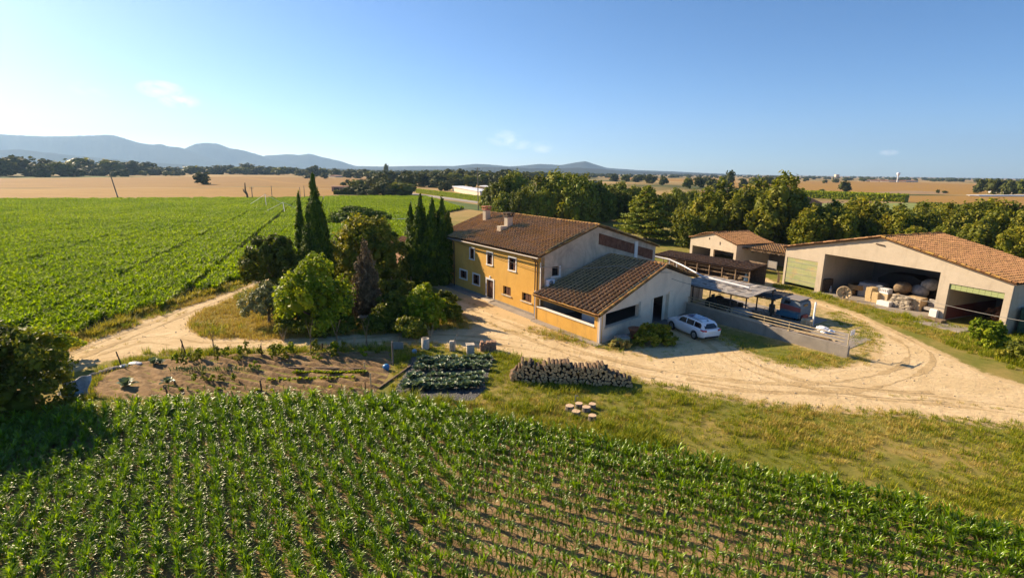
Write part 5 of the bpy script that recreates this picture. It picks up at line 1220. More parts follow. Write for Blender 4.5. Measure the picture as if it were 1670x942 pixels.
# canopies over the work yard ------------------------------------------
def canopy(label, x0, x1, y0, y1, zf, zb, mat, posts, holes=True, thick=.05, seed=0):
    t = thing('canopy', label, 'canopy', LW((x0+x1)/2, (y0+y1)/2), HA); rng = np.random.default_rng(seed)
    cx, cy = (x0+x1)/2, (y0+y1)/2; nx, ny = 26, 10; V = []; F = []
    for s in (0, 1):
        for i in range(nx+1):
            for j in range(ny+1):
                f = j/ny; V.append((x0-cx+(x1-x0)*i/nx, y0-cy+(y1-y0)*f, zf+(zb-zf)*f+.05*math.sin(i*1.9)*math.sin(j*.9)+rng.normal(0, .015)-s*thick))
    n1 = (nx+1)*(ny+1)
    for i in range(nx):
        for j in range(ny):
            a = i*(ny+1)+j; F.append((a, a+ny+1, a+ny+2, a+1)); F.append((n1+a, n1+a+1, n1+a+ny+2, n1+a+ny+1))
    for i in range(nx):
        for j in (0, ny): a = i*(ny+1)+j; F.append((a, n1+a, n1+a+ny+1, a+ny+1))
    for j in range(ny):
        for i in (0, nx): a = i*(ny+1)+j; F.append((a, a+1, n1+a+1, n1+a))
    link(bpy.data.objects.new('roof_sheet', npmesh('roof_sheet', V, F, mat)), t)
    mb = MB()
    for f in (.02, .5, .98): z = zf+(zb-zf)*f-.14; yy = y0-cy+(y1-y0)*f; mb.bar((x0-cx, yy, z), (x1-cx, yy, z), .09, .12)
    mb.build('purlins', M_dwood, t)
    for x, y in posts:
        mb = MB(); f = (y-y0)/(y1-y0); mb.tube([(x-cx, y-cy, 0), (x-cx, y-cy, zf+(zb-zf)*f-.2)], .075, 7); mb.build('post', M_dwood, t)
    if holes:   # loose flaps and lath laid on the sheet
        mb = MB()
        for k in range(9):
            u, v, a, l = rng.uniform(-3.6, 3.8), rng.uniform(-1.9, 1.7), rng.uniform(-.5, .6), rng.uniform(.5, 1.3); z = zf+(zb-zf)*((v+cy-y0)/(y1-y0))+.07
            mb.bar((u, v, z), (u+l*math.cos(a), v+l*math.sin(a)*.5, z+.03), .07, .035)
        mb.build('loose_lath', M_dwood, t)
    return t
canopy('sagging grey sheet canopy roof sloping from the wing wall over the work yard', 4.1, 12.5, 16.2, 21.3, 2.72, 3.0, M_tarp, [(6.0, 16.4), (10.5, 16.45), (5.0, 21.1), (9.5, 21.1), (12.3, 21.1)], seed=1)
canopy('lower dark sheet canopy between the grey canopy and the painted machine', 10.9, 13.2, 20.0, 23.7, 2.15, 2.25, M_tarpd, [(11.2, 20.2), (12.9, 20.2), (11.2, 23.4), (12.9, 23.4)], False, seed=2)
mb = MB(); mb.box(-1.6, 0, 0, 1.6, .25, 2.6); mb.box(1.603, -.1, 0, 2.3, .4, 2.75)
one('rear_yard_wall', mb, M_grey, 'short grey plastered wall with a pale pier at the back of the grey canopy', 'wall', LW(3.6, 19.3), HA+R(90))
mb = MB(); mb.cbox(-8.6, -3.3, -.05, 3.2, 6.9, .035, .02); mb.cbox(3.203, -3.3, -.05, 8.6, 3.6, .035, .02); one('yard_slab', mb, M_conc, 'grey concrete slab of the work yard behind the railing', 'concrete slab', LW(13.2, 17.8), HA)

# the long barn ---------------------------------------------------------
BA = math.atan2(-.921, .389); BD = 10.6; BSK = math.tan(R(-8.0))
barn = thing('barn', 'long open-fronted cream barn with orange tiled roof at the right edge', 'barn', barnL+bdv*12.2, BA)
def bp(s, t, z=0): return Vector((s-12.2, t, z))
bh = [(.32, 4.85, -.1, 3.76), (5.62, 18.45, -.1, 4.95), (19.4, 23.95, -.1, 3.98)]
mb = MB(); wallgrid(mb, bp(0, 0), X, Z, -Y, 0, 24.45, -.1, 5.0, bh, .4); gable(mb, bp(0, 0), X, -Y, [(0, 5.0), (24.45, 5.0), (24.45, 5.02), (12.2, 7.74), (0, 5.02)], .4); mb.build('front_wall', [M_cream], barn)
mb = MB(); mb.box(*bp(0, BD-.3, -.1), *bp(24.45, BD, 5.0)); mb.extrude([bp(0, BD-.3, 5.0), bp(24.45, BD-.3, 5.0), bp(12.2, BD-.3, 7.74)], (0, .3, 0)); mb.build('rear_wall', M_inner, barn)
mb = MB(); mb.box(*bp(0, .4, -.1), *bp(.3, BD-.3, 4.95)); mb.build('side_wall', M_cream, barn); mb = MB(); mb.box(*bp(24.15, .4, -.1), *bp(24.45, BD-.3, 4.95)); mb.build('side_wall', M_cream, barn)
mb = MB(); mb.box(*bp(5.0, .4, -.1), *bp(5.3, BD-.3, 5.0)); M_part = plaster('barn_interior_plaster', (.50, .41, .31), (.42, .34, .25), (.3, .24, .18), .6, .6); mb.build('partition_wall', M_part, barn); mb = MB(); mb.box(*bp(18.7, .4, -.1), *bp(19.0, BD-.3, 5.0)); mb.build('partition_wall', M_part, barn)
mb = MB(); mb.box(*bp(19.003, .41, 0), *bp(19.03, BD-.4, 1.35)); mb.build('dado', flat('dark_red_dado', (.17, .05, .04), .8), barn)
mb = MB(); mb.cbox(*bp(5.1, -.9, -.1), *bp(19.2, BD-.4, .05), .03); mb.build('floor_slab', M_conc, barn)
mb = MB(); mb.cbox(*bp(18.25, -.35, -.1), *bp(19.0, -.003, 1.1), .06); mb.build('pillar_guard', M_white, barn)
mb = MB()
for k in range(4): a = .32+4.53*k/4; mb.box(*bp(a+.004, .06, .42), *bp(a+4.53/4-.004, .13, 3.745))
gd = mb.build('garage_door', duo('faded_green_door', (.26, .29, .13), (.36, .35, .17), 1.2, .7, c3=(.40, .29, .14), s3=.7, stretch=(.3, 1, 3)), barn)
mb = MB()
for z in (.9, 1.7, 2.5, 3.2): mb.box(*bp(.33, .04, z), *bp(4.84, .058, z+.05))
mb.build('door_rail', M_steel, gd)
mb = MB()
for k in range(9): a = 19.42+4.5*k/9; mb.box(*bp(a, .1, 3.42), *bp(a+.48, .16, 3.97))
mb.build('rolled_door', M_greenm if False else flat('pale_green_slats', (.30, .34, .14), .7), barn)
ek = lambda z: z
sk = BD*math.tan(R(0))
f1 = tiles(bp(-.35, BD+.3, 5.0), bp(-.35, -.35, 5.0), bp(12.2, BD+.3, 7.86), bp(12.2, -.35, 7.86), .40, .45, None, .09, 31)
f2 = tiles(bp(24.8, -.35, 5.0), bp(24.8, BD+.3, 5.0), bp(12.2, -.35, 7.86), bp(12.2, BD+.3, 7.86), .40, .45, None, .09, 32)
rf3 = roofpart('roof', [f1, f2], MT_red, barn)
ridge('ridge_tiles', bp(12.2, -.35, 7.95), bp(12.2, BD+.3, 7.95), .19, MT_edge, rf3, 33); ridge('verge_tiles', bp(24.8, -.33, 5.12), bp(12.3, -.33, 7.94), .17, MT_edge, rf3, 34); ridge('verge_tiles', bp(-.3, -.33, 5.12), bp(12.1, -.33, 7.94), .17, MT_red, rf3, 35)
mb = MB(); mb.bar(bp(11.6, -.06, 7.0), bp(12.5, -.06, 6.9), .12, .12); mb.build('wall_lamp', M_dwood, barn)
mb = MB(); mb.tube([bp(24.55, -.1, 4.9), bp(24.55, -.1, .1)], .06, 8); mb.build('downpipe', M_zinc, barn)
# barn props are things of their own
BW = lambda s, t, z=0: barn.location+Matrix.Rotation(BA, 3, 'Z')@bp(s, t, z)

# the small shed behind --------------------------------------------------
SO = Vector((31.88, 93.08, 0)); SA = math.atan2(-.923, .385); SDp = 7.6
shed = thing('open_shed', 'smaller cream open shed with orange tiled gable roof behind the work yard', 'shed', SO+Vector((.385, -.923, 0))*5.35, SA)
def sp(s, t, z=0): return Vector((s-5.35, t, z))
sh = [(.6, 5.05, -.1, 2.05), (5.75, 10.2, -.1, 2.05)]
mb = MB(); wallgrid(mb, sp(0, 0), X, Z, -Y, 0, 10.7, -.1, 3.5, sh, .3); gable(mb, sp(0, 0), X, -Y, [(0, 3.5), (10.7, 3.5), (5.5, 4.72)], .3); mb.build('front_wall', [M_cream], shed)
mb = MB(); wallgrid(mb, sp(10.697, 0), Y, Z, X, .3, SDp, -.1, 3.45, [(3.2, 5.2, 2.0, 3.1), (5.6, 7.2, 2.0, 3.1)], .3); mb.box(*sp(0, .3, -.1), *sp(.3, SDp, 3.45)); mb.box(*sp(.3, SDp-.3, -.1), *sp(10.39, SDp, 3.45)); mb.build('side_wall', [M_cream], shed)
f1 = tiles(sp(-.3, SDp+.2, 3.45), sp(-.3, -.3, 3.45), sp(5.5, SDp+.2, 4.82), sp(5.5, -.3, 4.82), .42, .45, None, .08, 41); f2 = tiles(sp(11.0, -.3, 3.45), sp(11.0, SDp+.2, 3.45), sp(5.5, -.3, 4.82), sp(5.5, SDp+.2, 4.82), .42, .45, None, .08, 42)
rf4 = roofpart('roof', [f1, f2], MT_red, shed); ridge('ridge_tiles', sp(5.5, -.3, 4.9), sp(5.5, SDp+.2, 4.9), .17, MT_red, rf4, 43)
mb = MB(); mb.box(*sp(4.5, -.05, 3.55), *sp(4.65, -.003, 3.9)); mb.box(*sp(7.0, -.05, 2.95), *sp(7.15, -.003, 3.45)); mb.build('wall_vents', M_dwood, shed)
# lean-to between shed and barn
lt = thing('lean_to', 'brown tiled lean-to shelter joining the small shed to the long barn', 'shelter', G(1247, 447), SA)
def lp(px, py, z): return Matrix.Rotation(-SA, 3, 'Z')@(G(px, py, z)-lt.location)
a_, b_ = lp(1203, 402, 3.0), lp(1279, 413.5, 3.0)
f1 = tiles((a_.x, a_.y, 2.95), (b_.x, b_.y, 2.95), (a_.x, a_.y+6.5, 3.4), (b_.x, b_.y+6.5, 3.4), .42, .45, None, .07, 44)
roofpart('roof', [f1], MT_house, lt)
mb = MB(); mb.box(a_.x, a_.y+6.2, 0, b_.x, a_.y+6.5, 3.2); mb.build('rear_wall', M_inner, lt)
mb = MB(); mb.bar((a_.x, a_.y+.15, 2.78), (b_.x, b_.y+.15, 2.78), .15, .2)
for k in range(6): f = k/5; mb.bar((a_.x+(b_.x-a_.x)*f, a_.y-.1, 2.84), (a_.x+(b_.x-a_.x)*f, a_.y+6.2, 3.2), .1, .14)
mb.build('rafters', M_wood, lt)
# long low timber shelter
ls = thing('timber_shelter', 'long low brown-roofed timber rack shelter running behind the wing roof', 'shelter', G(1140, 450), SA)
def qp(px, py, z): return Matrix.Rotation(-SA, 3, 'Z')@(G(px, py, z)-ls.location)
a_, b_ = qp(1064, 414, 2.2), qp(1222, 440, 2.2); LY = (a_.y+b_.y)/2
f1 = tiles((a_.x, a_.y, 2.1), (b_.x, b_.y, 2.1), (a_.x, a_.y+3.2, 2.65), (b_.x, b_.y+3.2, 2.65), .42, .45, None, .05, 45)
roofpart('roof', [f1], tilemat('dark_brown_roof_sheets', (.075, .045, .032), (.13, .08, .055), (.15, .085, .05), (.06, .045, .035), .5), ls)
n = 9
for k in range(n):
    f = k/(n-1); x = a_.x+(b_.x-a_.x)*f; y = a_.y+(b_.y-a_.y)*f
    mb = MB(); mb.bar((x, y+.15, 0), (x, y+.15, 2.0), .12); mb.build('post', M_wood, ls)
mb = MB()
for z in (.45, 1.15, 1.7): mb.bar((a_.x, a_.y+.3, z), (b_.x, b_.y+.3, z), .1, .12)
mb.build('rack_beam', M_wood, ls)
mb = MB(); mb.extrude([(a_.x, a_.y+3.0, 0), (b_.x, b_.y+3.0, 0), (b_.x, b_.y+3.0, 2.5), (a_.x, a_.y+3.0, 2.5)], (0, .1, 0)); mb.build('rear_boards', M_dwood, ls)
# small buildings left of the house, glimpsed between the trees
ob = thing('outbuilding', 'small pinkish plastered outbuilding with tiled roof glimpsed between the round tree and the cypress clump', 'building', G(652, 432), HA)
mb = MB(); mb.box(-3.2, 0, -.1, 3.2, 4.2, 3.0); mb.build('wall', plaster('pink_plaster', (.42, .24, .15), (.36, .20, .12), (.28, .16, .1), 1, .6), ob)
roofpart('roof', [tiles((-3.6, -.4, 2.95), (3.6, -.4, 2.95), (-3.6, 2.1, 4.0), (3.6, 2.1, 4.0), .42, .45, None, .07, 46), tiles((3.6, 4.6, 2.95), (-3.6, 4.6, 2.95), (3.6, 2.1, 4.0), (-3.6, 2.1, 4.0), .42, .45, None, .07, 47)], MT_red, ob)
mb = MB(); mb.cbox(1.2, 1.6, 3.6, 1.9, 2.3, 5.1, .03); mb.cbox(1.1, 1.5, 5.103, 2.0, 2.4, 5.25, .03); mb.build('chimney', M_terra, ob)
mb = MB(); mb.cbox(-2.6, 0, -.1, 2.6, .4, 1.0, .04); one('garden_wall', mb, M_cream, 'low pale garden wall seen under the round tree beside the cypress clump', 'wall', G(645, 462), R(-8))
# ------------------------------------------------------------------ the white estate car
M_paint = flat('white_car_paint', (.78, .79, .82), .22, var=.03, scale=1, bump=0, coat=.6)
M_cglass = flat('tinted_car_glass', (.012, .014, .018), .06, var=.1, bump=0, spec=.8)
M_tail = flat('red_tail_lamp', (.45, .012, .015), .2, bump=0, coat=.5)
M_alloy = flat('alloy_rim', (.45, .45, .47), .3, .8, bump=0)
M_lamp = flat('clear_head_lamp', (.6, .62, .66), .1, bump=0, spec=.8)
M_plate = flat('pale_number_plate', (.70, .70, .66), .4, bump=0)
fwh, rwh = G(1094.9, 536.1), G(1133.4, 553.4)
dirc = (fwh-rwh); dirc.z = 0; wb = dirc.length; dirc.normalize(); nrmc = Vector((-dirc.y, dirc.x, 0))
CS = 1.17                                           # the car as measured on the drive
Lc, Wc = 4.62*CS, 1.83*CS
ctr = (fwh+rwh)/2+Vector((-dirc.y, dirc.x, 0))*(-Wc/2+.06) if False else (fwh+rwh)/2
side = nrmc if nrmc.dot(Vector((1, 1, 0))) > 0 else -nrmc
ctr = (fwh+rwh)/2+side*(Wc/2-.10)
car = thing('estate_car', 'white estate car parked in the shade by the wall with its tail to the drive', 'car', (ctr.x, ctr.y, .008), math.atan2(dirc.y, dirc.x))
# stations from tail to nose: x, half width at sill, at waist, waist height, sill height
st = [(-2.28, .72, .78, .86, .42), (-2.22, .80, .86, .93, .34), (-1.9, .86, .905, .96, .26), (-1.2, .875, .915, .97, .22), (-.3, .88, .915, .965, .2), (.6, .88, .912, .955, .2), (1.2, .87, .90, .93, .22), (1.75, .84, .87, .86, .24), (2.1, .76, .80, .78, .27), (2.28, .62, .66, .68, .33), (2.34, .45, .48, .58, .40)]
def carsec(x, ws, ww, h, s):
    crown = .035 if x > .9 else .02
    return [(x, 0, s), (x, -ws*.9, s), (x, -ws, s+.10), (x, -ww*1.0, (s+h)/2+.04), (x, -ww, h-.12), (x, -ww*.965, h-.03), (x, -ww*.86, h+crown*.6), (x, -ww*.4, h+crown*1.3), (x, 0, h+crown*1.5)]
def loft(mb, secs, m=0, caps=True):
    n = len(secs[0]); vs = []; fs = []
    full = []
    for s in secs: full.append(s+[(p[0], -p[1], p[2]) for p in reversed(s[1:-1])])
    k = len(full[0])
    for s in full: vs += [Vector(p)*CS for p in s]
    for i in range(len(full)-1):
        for j in range(k): fs.append((i*k+j, i*k+(j+1) % k, (i+1)*k+(j+1) % k, (i+1)*k+j))
    if caps: fs += [tuple(reversed(range(k))), tuple(range((len(full)-1)*k, len(full)*k))]
    mb._add(vs, fs, m, True)
mb = MB(); loft(mb, [carsec(*s) for s in st])
cab = [(-2.16, .66, .50, 1.02, .94), (-1.98, .76, .60, 1.34, .94), (-1.75, .80, .63, 1.44, .94), (-1.1, .83, .66, 1.485, .95), (-.2, .84, .67, 1.49, .95), (.35, .84, .655, 1.45, .94), (.75, .82, .62, 1.26, .93), (1.25, .76, .62, .96, .90)]
def cabsec(x, wb_, wt, ht, hb): return [(x, 0, hb-.02), (x, -wb_, hb-.02), (x, -(wb_*.7+wt*.3), hb+(ht-hb)*.35), (x, -(wb_*.25+wt*.75), hb+(ht-hb)*.80), (x, -wt*.92, ht-.015), (x, -wt*.5, ht+.012), (x, 0, ht+.018)]
loft(mb, [cabsec(*c) for c in cab]); body = mb.build('body', M_paint, car)
def cabpt(x, f, off=.006):
    for a, b in zip(cab[:-1], cab[1:]):
        if a[0] <= x <= b[0]: q = (x-a[0])/(b[0]-a[0]); c = [a[i]+(b[i]-a[i])*q for i in range(5)]; break
    w = c[1]+(c[2]-c[1])*((f*.86) if f < .35 else (.30+(f-.35)*1.0)); return x, w+off, c[4]+(c[3]-c[4])*f
for sgn, nm in ((-1, 'side_window'), (1, 'side_window')):
    for xs in ((-1.88, -1.18), (-1.10, -.30), (-.22, .62)):
        mb = MB(); n = 5; vs = []
        for i in range(n+1):
            x = xs[0]+(xs[1]-xs[0])*i/n
            for f in (.10, .38, .60, .80):
                ff = f if not (xs[0] < -1.8 and i == 0) else f*.75
                p = cabpt(x, min(ff, .80 if x < .3 else .80-.34*(x-.3)), .008); vs.append(Vector((p[0], sgn*p[1], p[2]))*CS)
        fs = []
        for i in range(n):
            for j in range(3): a = i*4+j; q = (a, a+4, a+5, a+1); fs.append(q if sgn < 0 else tuple(reversed(q)))
        mb._add(vs, fs, 0, True); mb.build(nm, M_cglass, car)
def acrosspanel(name, pts, mat, n=6, bow=.04):
    """panel across the car: rows of (x, halfwidth, z)"""
    mb = MB(); vs = []
    for x, w, z in pts:
        for j in range(n+1): t = j/n*2-1; vs.append(Vector((x-(bow*t*t if x > 0 else -bow*t*t), w*t, z))*CS)
    fs = []
    for i in range(len(pts)-1):
        for j in range(n): a = i*(n+1)+j; fs.append((a, a+1, a+n+2, a+n+1))
    mb._add(vs, fs, 0, True); return mb.build(name, mat, car)
acrosspanel('rear_window', [(-2.205, .60, 1.00), (-2.10, .585, 1.18), (-2.0, .555, 1.345)], M_cglass, bow=.05)
acrosspanel('windscreen', [(1.235, .68, .985), (1.0, .66, 1.13), (.73, .60, 1.295), (.42, .56, 1.435)], M_cglass, bow=.06)
acrosspanel('sunroof', [(-1.3, .44, 1.508), (-.6, .46, 1.519), (.15, .46, 1.508)], flat('sunroof_glass', (.05, .11, .24), .08, bump=0, spec=.8), bow=0)
for s in (-1, 1):
    mb = MB(); mb.tube([Vector((-1.8, s*.60, 1.47))*CS, Vector((-.9, s*.62, 1.525))*CS, Vector((.2, s*.62, 1.50))*CS], .018, 6); mb.build('roof_rail', M_black, car)
    mb = MB(); mb.cbox(*(Vector((.68, s*.86-.0 if s > 0 else -1.03, .98))*CS), *(Vector((.82, 1.03 if s > 0 else -.86, 1.10))*CS), .03); mb.build('wing_mirror', M_paint, car)
    mb = MB(); mb.extrude([Vector(p)*CS for p in ((-2.27, s*.50, .80), (-2.245, s*.84, .82), (-2.0, s*.905, .88), (-2.0, s*.90, .96), (-2.215, s*.80, .955), (-2.27, s*.52, .93))], Vector((-.03, s*.012, .0))); mb.build('tail_lamp', M_tail, car)
    mb = MB(); mb.extrude([Vector(p)*CS for p in ((2.27, s*.46, .64), (2.08, s*.77, .68), (1.9, s*.84, .74), (1.92, s*.83, .80), (2.12, s*.72, .77))], Vector((.03, s*.02, .01))); mb.build('headlamp', M_lamp, car)
    for x in (-1.36, 1.36):
        mb = MB(); c = Vector((x*CS, s*(.915*CS-.10), .335*CS)); RX = Matrix.Rotation(R(90), 3, 'X'); r = .335*CS
        mb.lathe([(r*.62, -.11), (r*.95, -.11), (r, -.07), (r, .07), (r*.95, .115), (r*.66, .118), (r*.62, .09)], 24, c=c, M=RX if s < 0 else Matrix.Rotation(R(-90), 3, 'X'), cap=False); wh = mb.build('wheel', M_black, car)
        mb = MB(); M_ = RX if s < 0 else Matrix.Rotation(R(-90), 3, 'X')
        mb.lathe([(0, .085), (r*.16, .09), (r*.18, .07), (r*.58, .06), (r*.64, .115), (r*.66, .09)], 24, c=c, M=M_, cap=False)
        for k in range(5):
            a = k*1.2566; p0 = c+M_@Vector((r*.12*math.cos(a), r*.12*math.sin(a), .095)); p1 = c+M_@Vector((r*.6*math.cos(a), r*.6*math.sin(a), .105)); mb.bar(p0, p1, .075, .02, up=(0, s, .01))
        mb.build('rim', M_alloy, wh)
        mb = MB(); n = 16; vs = []
        for k in range(n+1):
            a = math.pi*k/n*1.16-.25
            for q in (1.0, 1.17): vs.append(c+Vector((r*q*math.cos(a), s*(.108 if q == 1 else .104), r*q*math.sin(a))))
        mb._add(vs, [(2*k, 2*k+1, 2*k+3, 2*k+2) for k in range(n)], 0); mb.build('wheel_arch', M_black, car)
mb = MB(); mb.cbox(*(Vector((-2.31, -.62, .30))*CS), *(Vector((-2.2, .62, .42))*CS), .02); mb.build('rear_bumper_trim', M_black, car)
mb = MB(); mb.box(*(Vector((-2.315, -.26, .68))*CS), *(Vector((-2.29, .26, .79))*CS)); mb.build('number_plate', M_plate, car)
mb = MB(); mb.extrude([Vector(p)*CS for p in ((-1.75, -.02, 1.46), (-1.55, -.02, 1.475), (-1.72, -.02, 1.55))], (0, .05, 0)); mb.build('roof_aerial', M_black, car)

# ------------------------------------------------------------------ beside the veranda and on the yard
p = G(1035, 551); mb = MB(); mb.lathe([(.30, 0), (.36, .1), (.46, .55), (.58, .82), (.62, .86), (.62, .95), (.55, .95), (.50, .8), (0, .78)], 20, cap=False); one('plant_pot', mb, M_terra, 'large red-brown terracotta pot against the grey veranda wall', 'pot', p)
p = G(1014, 557); t = thing('stone_trough', 'pale square stone trough on the grass by the veranda corner', 'trough', p, R(20)); mb = MB(); mb.cbox(-.6, -.45, 0, .6, .45, .5, .06); mb.build('base', M_stone, t); mb = MB(); mb.cbox(-.5, -.36, .503, .5, .36, .60, .04); mb.build('lid', M_tarp, t)
# old painted machine at the end of the yard
mc = thing('farm_machine', 'old boxy farm machine with red band and blue skirt in the work yard', 'machine', LW(14.05, 22.55, .03), HA); mc.scale = (.82, 1.25, .74)
mb = MB(); prof = [(-1.35, .35), (1.2, .35), (1.25, .9), (1.25, 1.75), (1.05, 2.45), (.5, 2.75), (-1.1, 2.8), (-1.3, 2.6)]
mb.extrude([(x, -.75, z) for x, z in prof], (0, 1.7, 0)); mb.build('cab', duo('grey_blue_panel', (.16, .19, .22), (.30, .31, .30), 1.2, .7), mc)
mb = MB(); mb.extrude([(x, -.79, z) for x, z in ((-1.33, 1.3), (1.24, 1.25), (1.24, 1.8), (-1.33, 2.0))], (0, .03, 0)); mb.build('red_band', flat('faded_red_paint', (.42, .10, .07), .6), mc)
mb = MB(); mb.cbox(-1.6, -.95, .35, 1.1, -.80, 1.0, .03); mb.build('blue_skirt', flat('faded_blue_paint', (.06, .19, .27), .6), mc)
mb = MB(); mb.cbox(-1.45, -.85, 2.82, 1.15, 1.05, 2.92, .05); mb.build('roof_panel', M_zinc, mc)
mb = MB(); mb.poly([(x, -.785, z) for x, z in ((-.95, 2.1), (-.2, 2.1), (-.05, 2.55), (-.75, 2.62))]); mb.box(1.252, -.3, 1.95, 1.262, .3, 2.3); mb.build('window', M_glass, mc)
for x in (-.9, .8):
    mb = MB(); mb.lathe([(.0, -.1), (.3, -.12), (.36, -.06), (.36, .06), (.3, .12), (0, .1)], 18, c=(x, -.62, .36), M=Matrix.Rotation(R(90), 3, 'X'), cap=False); mb.build('wheel', M_black, mc)
mb = MB(); mb.cbox(1.25, -.6, .4, 1.6, .2, .85, .08); mb.build('red_nose', flat('faded_red_nose', (.45, .09, .06), .6), mc)
p = G(1325, 531); p = Vector((p.x, p.y, .03)); mb = MB(); h = HT(1331, 494, p); mb.bar((0, 0, 0), (.15, .25, h), .16, .10); one('white_post', mb, M_plasticw, 'tall white post standing by the planks in the work yard', 'post', p)
# planks and sacks at the right end of the yard
for k, (x, y, l, a, z) in enumerate(((18.4, 18.0, 3.6, -.05, .04), (18.9, 17.2, 3.9, .03, .04), (19.3, 16.4, 4.2, -.02, .04), (18.2, 17.6, 3.0, .06, .16))):
    mb = MB(); mb.cbox(-l/2, -.17, 0, l/2, .17, .07, .01)
    one('plank', mb, M_pale, ['pale plank lying farthest from the railing in the work yard', 'pale plank lying in the middle of the yard planks', 'long pale plank lying nearest the railing', 'shorter pale plank lying across the others in the yard'][k], 'plank', LW(x, y, z), HA+a, 'planks in the work yard')
for k, (x, y, s) in enumerate(((17.9, 20.3, .75), (18.7, 20.0, .6), (18.4, 19.5, .5))):
    mb = MB(); mb.blob((0, 0, .2*s), (.85*s, .6*s, .36*s), 12, 7, jit=.18, sm=False)
    one('plastic_sack', mb, M_plasticw, ['largest crumpled white sack beside the white post', 'crumpled white sack to the right of the largest one', 'smallest crumpled white sack nearest the planks'][k], 'sack', LW(x, y, .035), HA+k, 'white sacks in the yard')
# under the canopy
mb = MB(); mb.blob((0, 0, .55), (1.3, .75, .55), 16, 9, jit=.04); one('covered_boat', mb, duo('grey_hull_cover', (.20, .20, .20), (.34, .33, .32), 5, .6, stretch=(1, 8, 1)), 'grey rounded covered load with pale ribs beside the canopy post', 'covered load', LW(10.9, 17.6, .03), HA+R(35))
t = thing('old_tractor', 'dark old tractor in the shade beneath the canopy', 'tractor', LW(8.2, 18.6, .03), HA)
mb = MB(); mb.cbox(-.5, -.4, .6, 1.6, .4, 1.35, .1); mb.cbox(-1.3, -.5, .7, -.45, .5, 1.0, .05); mb.build('hood', M_dwood, t)
mb = MB(); mb.cbox(-1.1, -.3, 1.0, -.6, .3, 1.15, .04); mb.cbox(-1.2, -.3, 1.15, -1.1, .3, 1.6, .03); mb.build('seat', M_black, t)
for s in (-1, 1):
    mb = MB(); mb.lathe([(.1, -.18), (.6, -.2), (.72, -.12), (.72, .12), (.6, .2), (.1, .18)], 20, c=(-.8, s*.75, .72), M=Matrix.Rotation(R(90), 3, 'X')); mb.build('wheel', M_black, t)
    mb = MB(); mb.lathe([(.05, -.1), (.32, -.1), (.38, -.05), (.38, .05), (.32, .1), (.05, .1)], 16, c=(1.25, s*.6, .38), M=Matrix.Rotation(R(90), 3, 'X')); mb.build('wheel', M_black, t)
mb = MB(); mb.tube([(-.1, 0, 1.3), (-.35, 0, 1.75)], .03, 6); mb.lathe([(.17, 0), (.2, .02), (.17, .04)], 14, c=(-.38, 0, 1.74), cap=False); mb.build('steering_wheel', M_black, t)
t = thing('bicycle', 'dark bicycle standing under the low dark canopy', 'bicycle', LW(12.1, 21.6, .03), HA)
for x in (-.52, .52):
    mb = MB(); mb.lathe([(.31, -.02), (.34, 0), (.31, .02), (.30, 0), (.31, -.02)], 20, c=(x, 0, .34), M=Matrix.Rotation(R(90), 3, 'X'), cap=False); mb.build('wheel', M_black, t)
mb = MB()
for a, b in (((-.52, 0, .34), (-.1, 0, .3)), ((-.1, 0, .3), (.35, 0, .8)), ((-.18, 0, .82), (.36, 0, .78)), ((-.1, 0, .3), (-.2, 0, .9)), ((.52, 0, .34), (.33, 0, .95)), ((-.52, 0, .34), (-.18, 0, .8))): mb.tube([a, b], .018, 6)
mb.build('frame', M_blue, t); mb = MB(); mb.cbox(-.32, -.08, .9, -.08, .08, .97, .03); mb.build('saddle', M_black, t); mb = MB(); mb.tube([(.3, -.28, 1.0), (.34, 0, .95), (.3, .28, 1.0)], .016, 6); mb.build('handlebar', M_black, t)
for k, (x, y, lb) in enumerate(((6.2, 19.8, 'dark drum at the left end beneath the grey canopy'), (9.4, 20.2, 'dark drum behind the old tractor beneath the grey canopy'), (11.6, 22.6, 'dark drum under the low dark canopy'))):
    mb = MB(); mb.lathe([(.28, 0), (.3, .03), (.3, .3), (.31, .32), (.3, .34), (.3, .58), (.31, .6), (.3, .62), (.3, .88), (.27, .9), (0, .9)], 16, cap=False); one('oil_drum', mb, [M_blue, M_dwood, M_greenm][k], lb, 'drum', LW(x, y, .035))
for k, (x, y, sx, sy, sz, lb) in enumerate(((7.4, 20.4, 1.4, .8, .9, 'dark wooden chest against the back of the canopy'), (11.8, 18.9, 1.2, .8, .7, 'brown box beside the covered load under the canopy'), (13.6, 19.0, 1.6, .7, .5, 'low wooden box in front of the painted machine'), (16.2, 20.8, 1.0, .8, .6, 'wooden box between the painted machine and the white post'))):
    mb = MB(); mb.cbox(-sx/2, -sy/2, .06, sx/2, sy/2, sz, .02)
    for q in range(5): mb.box(-sx/2+sx*q/5+.01, -sy/2-.018, 0, -sx/2+sx*(q+1)/5-.01, -sy/2-.002, sz-.02)
    one('storage_box', mb, [M_dwood, M_wood, M_wood, M_pale][k], lb, 'box', LW(x, y, .035), HA+.1*k)
mb = MB()
for q in range(7): mb.bar((-1.8+random.uniform(-.2, .2), -.3+.1*q, .06+.03*(q % 3)), (1.8+random.uniform(-.3, .3), -.3+.1*q+random.uniform(-.1, .1), .06+.03*(q % 3)), .07)
one('scrap_poles', mb, M_wood, 'heap of thin poles lying behind the railing in front of the machine', 'poles', LW(15.6, 18.2, .035), HA+.15)
